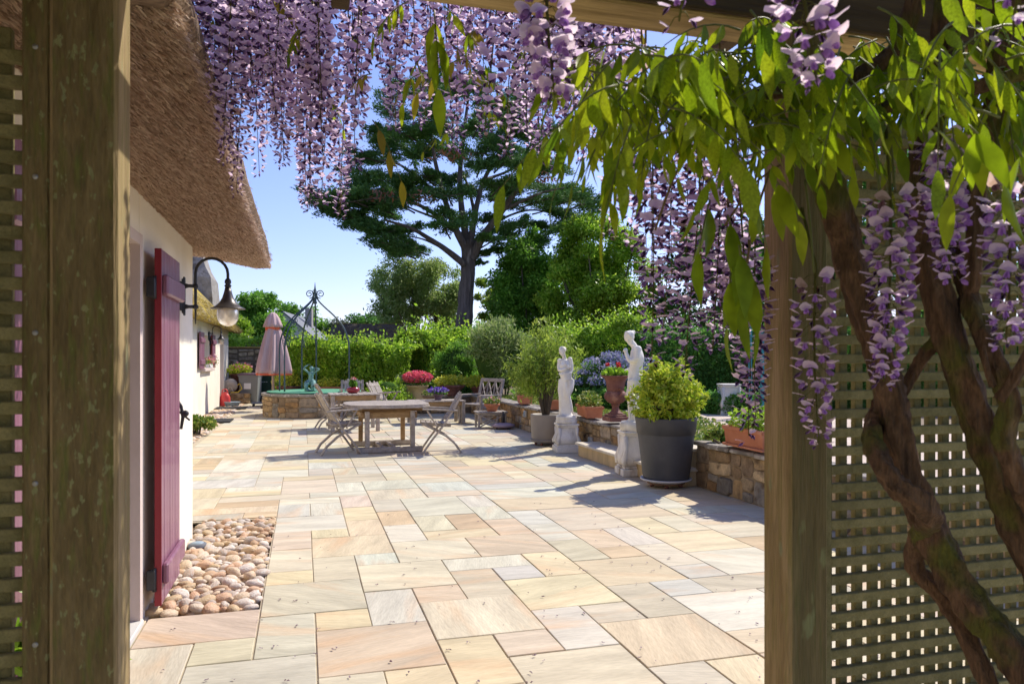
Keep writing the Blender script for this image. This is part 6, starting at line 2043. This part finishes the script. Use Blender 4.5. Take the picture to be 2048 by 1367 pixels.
stem('trunk', [(2200, 1420, 1.40), (2110, 1200, 1.46), (2040, 1060, 1.50), (1985, 920, 1.52), (1935, 780, 1.52), (1890, 650, 1.53), (1862, 520, 1.55), (1850, 400, 1.55), (1855, 280, 1.56), (1880, 130, 1.56), (1900, -40, 1.55)],
     [.048, .044, .041, .038, .036, .035, .036, .037, .036, .034, .03])
stem('trunk', [(2110, 1080, 1.44), (2045, 975, 1.44), (2008, 880, 1.43), (2018, 800, 1.43), (1985, 710, 1.46), (1945, 620, 1.50), (1925, 540, 1.54), (1890, 440, 1.57)], [.026, .025, .024, .024, .023, .022, .020, .016])
stem('branch', [(1875, 680, 1.56), (1842, 720, 1.60), (1800, 790, 1.61)], [.016, .016, .014])
stem('branch', [(1985, 770, 1.44), (1975, 740, 1.43), (1968, 690, 1.44)], [.008, .007, .004])
stem('branch', [(2000, 800, 1.43), (2060, 700, 1.40), (2120, 560, 1.38)], [.014, .012, .010])
stem('branch', [(1400, 210, 1.7), (1560, 185, 1.62), (1650, 195, 1.58), (1720, 150, 1.56), (1800, 90, 1.55)], [.008, .016, .020, .018, .014])
stem('branch', [(1700, 270, 1.55), (1780, 210, 1.5), (1900, 190, 1.45), (2060, 140, 1.4)], [.012, .016, .018, .016])
stem('branch', [(1915, 620, 1.55), (1945, 560, 1.5), (1955, 380, 1.5), (1990, 180, 1.5), (2010, -20, 1.5)], [.015, .018, .022, .024, .024])

# ---- leaflets and compound leaves
def leaflet_mesh(seed, L=1.0):
    r = random.Random(seed)
    st_ = [(0, 0), (.10, .06), (.26, .118), (.45, .140), (.64, .118), (.82, .066), (.93, .027), (1, 0)]
    vs, fs = [], []
    bend = r.uniform(-.05, .42); tw_ = r.uniform(-.4, .4)
    for t_, w in st_:
        z = -bend * t_ * t_
        for s in (-1, 0, 1):
            y = s * w * r.uniform(.92, 1.08)
            zz = z + abs(s) * w * .28 + s * w * tw_ * t_ + .008 * r.uniform(-1, 1)
            vs.append((t_ * L, y * L, zz * L))
    for i in range(len(st_) - 1):
        a = i * 3
        fs += [(a, a + 1, a + 4, a + 3), (a + 1, a + 2, a + 5, a + 4)]
    return vs, fs
LV = [leaflet_mesh(40 + i) for i in range(6)]
leaf_me = {}
for nm, m in (('g', l_wist), ('b', l_wistd)):
    leaf_me[nm] = []
    for i in range(6):
        b = MB(); b.add(*LV[i], smooth=True)
        leaf_me[nm].append(b.mesh('leaflet', m))
def basis(x, up):
    x = Vector(x).normalized(); up = Vector(up)
    y = up.cross(x)
    if y.length < 1e-3:
        y = Vector((0, 1, 0))
    y.normalize(); z = x.cross(y)
    return Matrix((x, y, z)).transposed()
n_leaflet_objs = [0]
def leaf_spray(base, direction, L, ll, pairs, mk='g', split=True, hang=.8, m_st=None):
    """a compound leaf: rachis with drooping leaflets; near ones have each leaflet as a piece of its own"""
    base = Vector(base); d = Vector(direction).normalized()
    side = d.cross(Vector((0, 0, 1)))
    if side.length < .1: side = Vector((1, 0, 0))
    side.normalize()
    path = []
    for k in range(7):
        q = k / 6
        path.append(d * (L * q) + Vector((0, 0, -L * .55 * q * q)))
    b = MB(); b.tube(path, lerp_list([.0022, .0016, .0009], 7), 5)
    items = []
    for k in range(pairs * 2 + 1):
        if k == pairs * 2:
            p, dd, s_ = path[-1], (path[-1] - path[-2]).normalized() * .5 + Vector((0, 0, -hang)), 1.05
        else:
            q = .22 + .74 * (k // 2) / pairs
            i = min(5, int(q * 6)); p = path[i].lerp(path[i + 1], q * 6 - i)
            sgn = 1 if k % 2 else -1
            tang = (path[i + 1] - path[i]).normalized()
            dd = side * sgn * rnd.uniform(.35, .8) + tang * rnd.uniform(.15, .5) + Vector((0, 0, -hang * rnd.uniform(.7, 1.3)))
            s_ = .72 + .38 * math.sin(math.pi * min(1, q + .1))
        upv = Vector((rnd.uniform(-1, 1), rnd.uniform(-1, 1), .7)) - d * .3
        items.append((p, basis(dd, upv), ll * s_ * rnd.uniform(.66, 1.18), rnd.randrange(6)))
    if split and n_leaflet_objs[0] + len(items) <= 300:
        n_leaflet_objs[0] += len(items)
        o = b.obj('leaf', m_st or m_stem, wis, base - WO)
        for p, M3, s_, v in items:
            c = ob('leaflet', leaf_me[mk][v], o)
            c.matrix_local = Matrix.LocRotScale(p, M3.to_quaternion(), Vector((s_, s_, s_)))
        return o
    mats = [m_st or m_stem, l_wist if mk == 'g' else l_wistd]
    nf = len(b.f)
    for p, M3, s_, v in items:
        b.add([p + M3 @ (Vector(w) * s_) for w in LV[v][0]], LV[v][1], True)
    o = b.obj('leaf', mats, wis, base - WO)
    mi = np.ones(len(b.f), dtype=np.int32); mi[:nf] = 0
    o.data.polygons.foreach_set('material_index', mi)
    return o
toward = Vector((-SA, -CA, 0)); rightv = Vector((CA, -SA, 0))
# the leafy curtain at the upper right (nearest first so that these get separate leaflets)
spr = []
for x, y, D, a in ((1190, 215, 1.30, -.6), (1235, 170, 1.26, -.4), (1262, 250, 1.28, -.2), (1300, 150, 1.24, .2), (1335, 215, 1.27, .3), (1372, 150, 1.32, .1), (1225, 120, 1.34, -.3), (1290, 110, 1.30, .5),
                   (1420, 190, 1.32, .0), (1462, 215, 1.35, -.3), (1500, 255, 1.36, .2), (1545, 232, 1.38, .5), (1380, 262, 1.34, -.2), (1585, 300, 1.40, -.4), (1612, 305, 1.40, .4),
                   (1700, 150, 1.26, -.3), (1752, 175, 1.22, .2), (1820, 120, 1.20, .5), (1880, 100, 1.15, -.1), (1950, 95, 1.12, .3), (2010, 120, 1.12, .1), (1640, 110, 1.3, .3), (1905, 45, 1.1, -.6),
                   (1755, 15, 1.2, .1), (1800, -10, 1.2, .5), (1500, 20, 1.25, .2), (1480, 60, 1.35, -.5), (1570, 90, 1.28, .6), (2035, 50, 1.1, -.4)):
    spr.append((x, y, D, a, True))
for k in range(70):
    x = rnd.uniform(1330, 2060)
    y = rnd.uniform(70, 190) if x > 1600 else rnd.uniform(90, 215)
    spr.append((x, y, rnd.uniform(1.35, 1.6), rnd.uniform(-1, 1), False))
for k in range(18):
    x = rnd.uniform(1150, 1560)
    spr.append((x, rnd.uniform(110, 220), rnd.uniform(1.5, 2.2), rnd.uniform(-1, 1), False))
for k in range(44):
    spr.append((rnd.uniform(1160, 1580), rnd.uniform(75, 235), rnd.uniform(1.36, 1.62), rnd.uniform(-1, 1), None))
for k in range(46):
    spr.append((rnd.uniform(1540, 2070), rnd.uniform(45, 200), rnd.uniform(1.5, 1.85), rnd.uniform(-1, 1), False))
for x, y, D, a, sp_ in spr:
    d = toward * rnd.uniform(-.1, .5) + rightv * a + Vector((0, 0, rnd.uniform(-.5, .25)))
    leaf_spray(A(x, y, D), d, rnd.uniform(.11, .17), rnd.uniform(.045, .068) if sp_ is None else rnd.uniform(.075, .10) if x < 1340 else rnd.uniform(.052, .080), rnd.choice((3, 4, 4, 5)), 'g', bool(sp_), hang=rnd.uniform(.45, 1.25))
# a few big single leaves lower down by the post
for x, y, D, a in ((1508, 420, 1.45, .35), (1478, 520, 1.45, .1), (1462, 575, 1.5, -.1), (1545, 385, 1.45, 1.0), (1420, 430, 1.5, -.3), (1495, 560, 1.52, .2), (1455, 460, 1.48, .3)):
    leaf_spray(A(x, y - 30, D), rightv * a + Vector((0, 0, -.9)), .07, .125, 1, 'g', False, hang=1.2)
for x, y, D, a in ((1650, 255, 1.35, .3), (1935, 250, 1.1, .4), (2030, 290, 1.08, .2), (1965, 275, 1.15, -.3)):
    leaf_spray(A(x, y, D), rightv * a + Vector((0, 0, -.3)), .07, .09, 1, 'g', False, hang=1.0)
# bronze and yellow young leaves among the blossom
for k in range(34):
    x = rnd.uniform(420, 1260)
    y = rnd.uniform(-20, 190) if rnd.random() < .8 else rnd.uniform(150, 300)
    leaf_spray(A(x, y, rnd.uniform(2.0, 2.9)), rightv * rnd.uniform(-1, 1) + toward * rnd.uniform(-1, 1) + Vector((0, 0, -.2)), rnd.uniform(.08, .16), rnd.uniform(.04, .08), rnd.choice((2, 3, 4)), rnd.choice('bgg'), False, hang=1.0)
leaf_spray(A(868, 20, 1.75), Vector((.1, 0, -1)), .12, .11, 3, 'g', False, 1.4)
leaf_spray(A(745, 240, 2.3), Vector((.5, 0, -.6)), .14, .09, 2, 'b', False, 1.0)

# ---- racemes
def blossom(b, p, o, s, tone, open_=1.0):
    o = Vector(o); up = Vector((0, 0, 1)); sd_ = o.cross(up).normalized()
    tl = Vector((rnd.uniform(-.12, .12), rnd.uniform(-.12, .12), 0))
    o = (o + tl).normalized()
    k_ = rnd.uniform(.05, .62)
    base, mid = p, p + o * .46 * s + up * (.12 + .25 * k_) * s
    lft = p + o * .36 * s + sd_ * .46 * s * open_ + up * (.05 + .28 * k_) * s
    rgt = p + o * .36 * s - sd_ * .46 * s * open_ + up * (.05 + .28 * k_) * s
    tl_, tr_ = p + o * (.95 - .35 * k_) * s + sd_ * .30 * s * open_ + up * (.10 + .70 * k_) * s, p + o * (.95 - .35 * k_) * s - sd_ * .30 * s * open_ + up * (.10 + .70 * k_) * s
    tip = p + o * (.98 - .35 * k_) * s + up * (.06 + .62 * k_) * s
    pale, inner, keel, deep = tone
    n0 = len(b.v)
    b.cur = inner
    b.add([base, lft, tl_, tip, mid, tr_, rgt], [(0, 1, 2, 4), (4, 2, 3), (0, 4, 5, 6), (4, 3, 5)], True)
    b.c[n0 + 1] = b.c[n0 + 2] = b.c[n0 + 3] = b.c[n0 + 5] = b.c[n0 + 6] = pale
    b.cur = keel
    k0 = len(b.v)
    b.add([p - up * .02 * s, p + o * .40 * s + sd_ * .19 * s - up * .18 * s, p + o * .62 * s - up * .52 * s, p + o * .40 * s - sd_ * .19 * s - up * .18 * s, p + o * .22 * s - up * .36 * s],
          [(0, 1, 2, 4), (0, 4, 2, 3), (0, 3, 2, 1)], True)
    b.c[k0 + 2] = deep
def tone():
    v = rnd.uniform(.85, 1.1); w = rnd.uniform(-.03, .05)
    pale = ((.88 + w) * v, .745 * v, (.84 + w * .3) * v)
    inner = (.72 * v, .54 * v, .77 * v)
    return pale, inner, (.62 * v, .40 * v, .76 * v), (.47 * v, .25 * v, .65 * v)
dry = ((.58, .42, .36), (.46, .31, .24), (.40, .24, .28), (.30, .17, .20))
def raceme_mesh(seed, L, s, width, n):
    rnd.seed(seed)
    b = MB()
    b.cur = (.22, .20, .07)
    curve = [Vector((.012 * math.sin(q * 2 + seed), .012 * math.cos(q * 2.4 + seed), -L * q)) for q in np.linspace(0, 1, 9)]
    curve = [c - curve[0] for c in curve]
    b.tube([Vector((.02, .01, .20)), Vector((.008, .0, .09))] + curve, lerp_list([.0026, .0012], 11), 4, smooth=False)
    for k in range(n):
        q = .10 + .90 * (k + rnd.random() * .8) / n
        i = min(7, int(q * 8)); c = curve[i].lerp(curve[i + 1], min(1, q * 8 - i))
        a = k * 2.399 + rnd.uniform(-.4, .4)
        o = Vector((math.cos(a), math.sin(a), 0))
        w = width * (1 - .62 * max(0, q - .35) / .65) * rnd.uniform(.75, 1.1)
        p = c + o * w * .55 + Vector((0, 0, -.006 - .012 * rnd.random()))
        b.cur = (.25, .20, .12)
        b.add([c, c + Vector((.0008, .0008, .0008)), p], [(0, 1, 2)])
        big = s * (1.0 - .35 * max(0, q - .55) / .45)
        if rnd.random() < .06:
            continue
        blossom(b, p, o, big * rnd.uniform(.85, 1.15), dry if (q < .16 and rnd.random() < .45) or rnd.random() < .02 else tone(), 1.0 if q < .85 else .55)
    return b.mesh('raceme', m_raceme, True)
RM = {}
for L in (.34, .48, .62):
    RM[L] = [raceme_mesh(100 + int(L * 100) + i, L, .029, .050 * (1 + .1 * (i % 2)), int(L * 170)) for i in range(4)]
RB = {L: [raceme_mesh(500 + int(L * 100) + i, L, .036, .050, int(L * 105)) for i in range(4)] for L in (.34, .48, .62)}   # fuller racemes, wide open
rnd.seed(77)
def put_raceme(px, tip_y, D, L, big=.45):
    key = min(RM, key=lambda k: abs(k - L))
    src_ = RB if rnd.random() < big else RM
    tip = A(px, tip_y, D)
    sc = L / key
    o = ob('raceme', rnd.choice(src_[key]), wis, tip + Vector((0, 0, L)) - WO, (rnd.uniform(-.05, .05), rnd.uniform(-.05, .05), rnd.uniform(0, 6.28)), (rnd.uniform(.9, 1.15), rnd.uniform(.9, 1.15), sc))
    return o
bx = [262, 330, 400, 440, 500, 540, 600, 650, 700, 735, 800, 850, 900, 960, 1040, 1100, 1160, 1230, 1262]
by = [42, 95, 112, 285, 372, 275, 385, 398, 402, 255, 258, 205, 292, 243, 300, 312, 288, 255, 190]
x = 345
while x < 1262:
    lim = np.interp(x, bx, by)
    put_raceme(x, lim + 26 - abs(rnd.gauss(0, 1)) * 24, rnd.uniform(2.25, 2.9), rnd.uniform(.40, .66))
    x += rnd.uniform(13, 27) * (1.5 if 735 < x < 1035 else 1)
for k in range(84):
    x = rnd.uniform(430, 1262)
    lim = np.interp(x, bx, by)
    if 735 < x < 1035:
        lim = min(lim, 165)
        if rnd.random() < .3:
            continue
    put_raceme(x, min(lim - 15, lim * rnd.uniform(.25, .95)), rnd.uniform(2.1, 3.0), rnd.uniform(.36, .62))
for k in range(16):
    put_raceme(rnd.uniform(300, 450), rnd.uniform(30, 110), rnd.uniform(2.2, 2.7), rnd.uniform(.36, .5))
for x_, y_ in ((275, 40), (292, 22), (310, 30)):
    put_raceme(x_, y_, 2.3, .4)
rx = [1275, 1310, 1345, 1380, 1420, 1450, 1480, 1510]
ry = [560, 700, 735, 640, 690, 740, 800, 830]
for k in range(8):
    x = rnd.uniform(1285, 1515)
    put_raceme(x, np.interp(x, rx, ry) * rnd.uniform(.78, 1.0), rnd.uniform(1.84, 2.2), rnd.uniform(.42, .60), 1.0)
for x_, y_, D_ in ((1305, 718, 2.0), (1345, 680, 2.1), (1400, 745, 2.0), (1440, 700, 2.05), (1482, 790, 2.0), (1510, 838, 1.95), (1498, 872, 1.95), (1225, 262, 2.2), (1232, 470, 2.6), (1150, 300, 2.3), (1330, 560, 2.2), (1415, 600, 2.1), (1375, 655, 2.15), (1465, 640, 2.1)):
    put_raceme(x_, y_, D_ * .93, rnd.uniform(.44, .58), 1.0)
def blossom_fine(b, s, tone_, seed):
    """one open flower with a rounded reflexed banner, two wings and a keel; outward is +x"""
    r = random.Random(seed)
    pale, inner, keel, deep = tone_
    k_ = r.uniform(.0, .55)
    n0 = len(b.v)
    na, rings = 12, (0.0, .35, .7, 1.0)
    vs = []
    for q in rings[1:]:
        for i in range(na):
            a = 2 * math.pi * i / na
            y = .50 * q * math.sin(a) * (1 + .06 * math.sin(a * 5 + seed))
            x = .46 - .46 * q * math.cos(a)
            zz = (.10 + .75 * k_) * x + .42 * k_ * x * x - .22 * y * y * 2 + .05 * math.sin(3 * a + seed) * q
            if math.cos(a) < -.9:
                x -= .05 * q
            vs.append(Vector((x * (1 - .25 * k_), y, zz + .02)) * s)
    vs.append(Vector((.46 * (1 - .25 * k_), 0, (.10 + .75 * k_) * .46 + .05)) * s)
    fs = []
    c_ = len(vs) - 1
    for i in range(na):
        j = (i + 1) % na
        fs.append((c_, i, j))
        for ring in range(2):
            fs.append((ring * na + i, (ring + 1) * na + i, (ring + 1) * na + j, ring * na + j))
    b.cur = pale
    b.add(vs, fs, True)
    for i in range(na):
        if math.cos(2 * math.pi * i / na) > .2:
            b.c[n0 + i] = b.c[n0 + na + i] = inner
    b.c[n0 + c_] = inner
    b.cur = keel
    for sg in (-1, 1):
        M3 = Matrix.Rotation(R(38), 3, 'Y') @ Matrix.Rotation(R(16 * sg), 3, 'Z')
        b.sphere(Vector((.34, .085 * sg, -.20)) * s, (.34 * s, .075 * s, .19 * s), 7, 5, M3)
    b.cur = deep
    b.sphere(Vector((.44, 0, -.30)) * s, (.27 * s, .07 * s, .12 * s), 6, 4, Matrix.Rotation(R(45), 3, 'Y'))
    b.cur = (.30, .22, .20)
    b.sphere(Vector((.0, 0, .0)) * s, (.08 * s, .08 * s, .08 * s), 6, 4)
# near racemes inside the pergola: every flower is a piece of its own
fl_me = []
for k in range(7):
    rnd.seed(900 + k)
    b = MB(); blossom_fine(b, 1.0, tone() if k < 6 else dry, 50 + k)
    fl_me.append(b.mesh('flower', m_raceme, True))
rnd.seed(31)
def near_raceme(px, y_top, y_tip, D, width, n, s):
    top = A(px, y_top, D); L = (y_tip - y_top) / F * D
    b = MB()
    b.cur = (.20, .20, .06)
    curve = [Vector((.010 * math.sin(q * 2 + px), .010 * math.cos(q * 2.4 + px), -L * q)) for q in np.linspace(0, 1, 11)]
    curve = [c - curve[0] for c in curve]
    b.tube([Vector((rnd.uniform(-.02, .02), .02, .12))] + curve, lerp_list([.003, .0026, .0014], 12), 6)
    its = []
    for k in range(n):
        q = .03 + .97 * (k + rnd.random() * .7) / n
        i = min(9, int(q * 10)); c = curve[i].lerp(curve[i + 1], min(1, q * 10 - i))
        a = k * 2.399 + rnd.uniform(-.35, .35)
        o = Vector((math.cos(a), math.sin(a), 0))
        w = width * (1 - .55 * max(0, q - .3) / .7) * rnd.uniform(.8, 1.1)
        p = c + o * w * .55 + Vector((0, 0, -.004 - .010 * rnd.random()))
        m_ = c.lerp(p, .5) + Vector((0, 0, .006))
        b.tube([c, m_, p], .0008, 4)
        its.append((p, a, o, s * (1 - .3 * max(0, q - .6) / .4) * rnd.uniform(.88, 1.12), 6 if (q < .1 and rnd.random() < .5) else rnd.randrange(6)))
    # flowers on the far side of the raceme stay in its mesh, those facing the pergola are pieces
    front = []
    for p, a, o, s_, v in its:
        if len(front) < 56 and o.dot(toward) > -.2:
            front.append((p, a, s_, v))
        else:
            blossom(b, p, o, s_, dry if v == 6 else tone())
    o_ = b.obj('raceme', m_raceme, wis, top - WO, color=True)
    for p, a, s_, v in front:
        ob('flower', fl_me[v], o_, p, (rnd.uniform(-.25, .25), rnd.uniform(-.2, .35), a), s_)
near_raceme(1632, 530, 885, 1.50, .050, 62, .028)
near_raceme(1780, 370, 762, 1.36, .052, 105, .0275)
near_raceme(1884, 255, 548, 1.36, .052, 82, .0275)
near_raceme(2012, 345, 680, 1.30, .052, 86, .0275)
near_raceme(1092, -70, 190, 1.30, .055, 60, .031)
near_raceme(1602, -60, 165, 1.02, .05, 34, .029)
near_raceme(1385, -90, 38, 1.05, .06, 10, .026)
near_raceme(2052, -60, 62, 1.05, .06, 10, .026)
# hanging stalks between vine and racemes
for x0, y0, x1, y1, D in ((1385, 290, 1310, 460, 1.55), (1540, 340, 1490, 540, 1.55), (1610, 360, 1628, 545, 1.5), (1740, 275, 1760, 385, 1.38), (1775, 250, 1790, 385, 1.38), (1560, 330, 1450, 450, 1.6), (1850, 240, 2000, 420, 1.3), (2000, 235, 1860, 240, 1.3)):
    p, q = A(x0, y0, D) - WO, A(x1, y1, D) - WO
    b = MB(); b.tube(smooth_path([p, p.lerp(q, .5) + Vector((0, 0, .02)), q], 5), .0026, 6)
    b.obj('stalk', m_stem if x0 > 1600 else m_tan, wis)
# unseen leafy top of the wisteria, added over the pergola to shade it
C, S = [], []
for k in range(150):
    cx_, cy_ = rnd.uniform(-1.6, 3.6), rnd.uniform(-2.2, 2.3)
    if (.1 < cx_ and cy_ > 1.05) or (cy_ > 1.75 and rnd.random() < .6):
        continue                                            # front edge left open to let the sun onto leaves and racemes
    C.append((cx_ - WO.x, cy_ - WO.y, 2.62 + rnd.uniform(-.06, .22))); S.append((.36, .36, .13))
P, d = clump_points(C, S, 10500, shell=.2)
P = P[(P[:, 2] > 2.47)]
V, Q = leaves_np(P, .12, .42, None, .3)
ob('canopy', mesh_np('canopy', V, Q, l_wist), wis, kind='stuff')
# tangle of woody stems along the beam top
for k in range(7):
    y = 1.30 + .07 * k
    pts = [Vector((x - WO.x, y - WO.y + .06 * math.sin(x * 3 + k), 2.50 + .04 * math.sin(x * 5 + k * 2))) for x in np.linspace(-1.4, 3.2, 12)]
    b = MB(); b.tube(smooth_path(pts, 3), .012, 6); b.obj('branch', m_vine, wis)

# ================================================================ FALLEN BLOSSOM
P = []
for k in range(170):
    y = 2.9 + 4.2 * rnd.random() ** 1.5
    P.append((rnd.uniform(-.75, 2.9), y, .006))
P = np.array(P)
V = []
for p in P:
    for j in range(rnd.choice((1, 2, 3, 3, 4))):
        a = rng.uniform(0, 6.28); L = rng.uniform(.007, .019)
        c, s = math.cos(a), math.sin(a)
        q = p + np.array((rng.uniform(-.006, .006), rng.uniform(-.006, .006), 0))
        V += [q + (0, 0, .0), q + (c * L * .5 - s * L * .3, s * L * .5 + c * L * .3, .006), q + (c * L, s * L, .002), q + (c * L * .5 + s * L * .3, s * L * .5 - c * L * .3, .005)]
V = np.array(V)
tag(ob('fallen_blossoms', mesh_np('fallen_blossoms', V, np.arange(len(V)).reshape(-1, 4), p_fall)), kind='stuff')
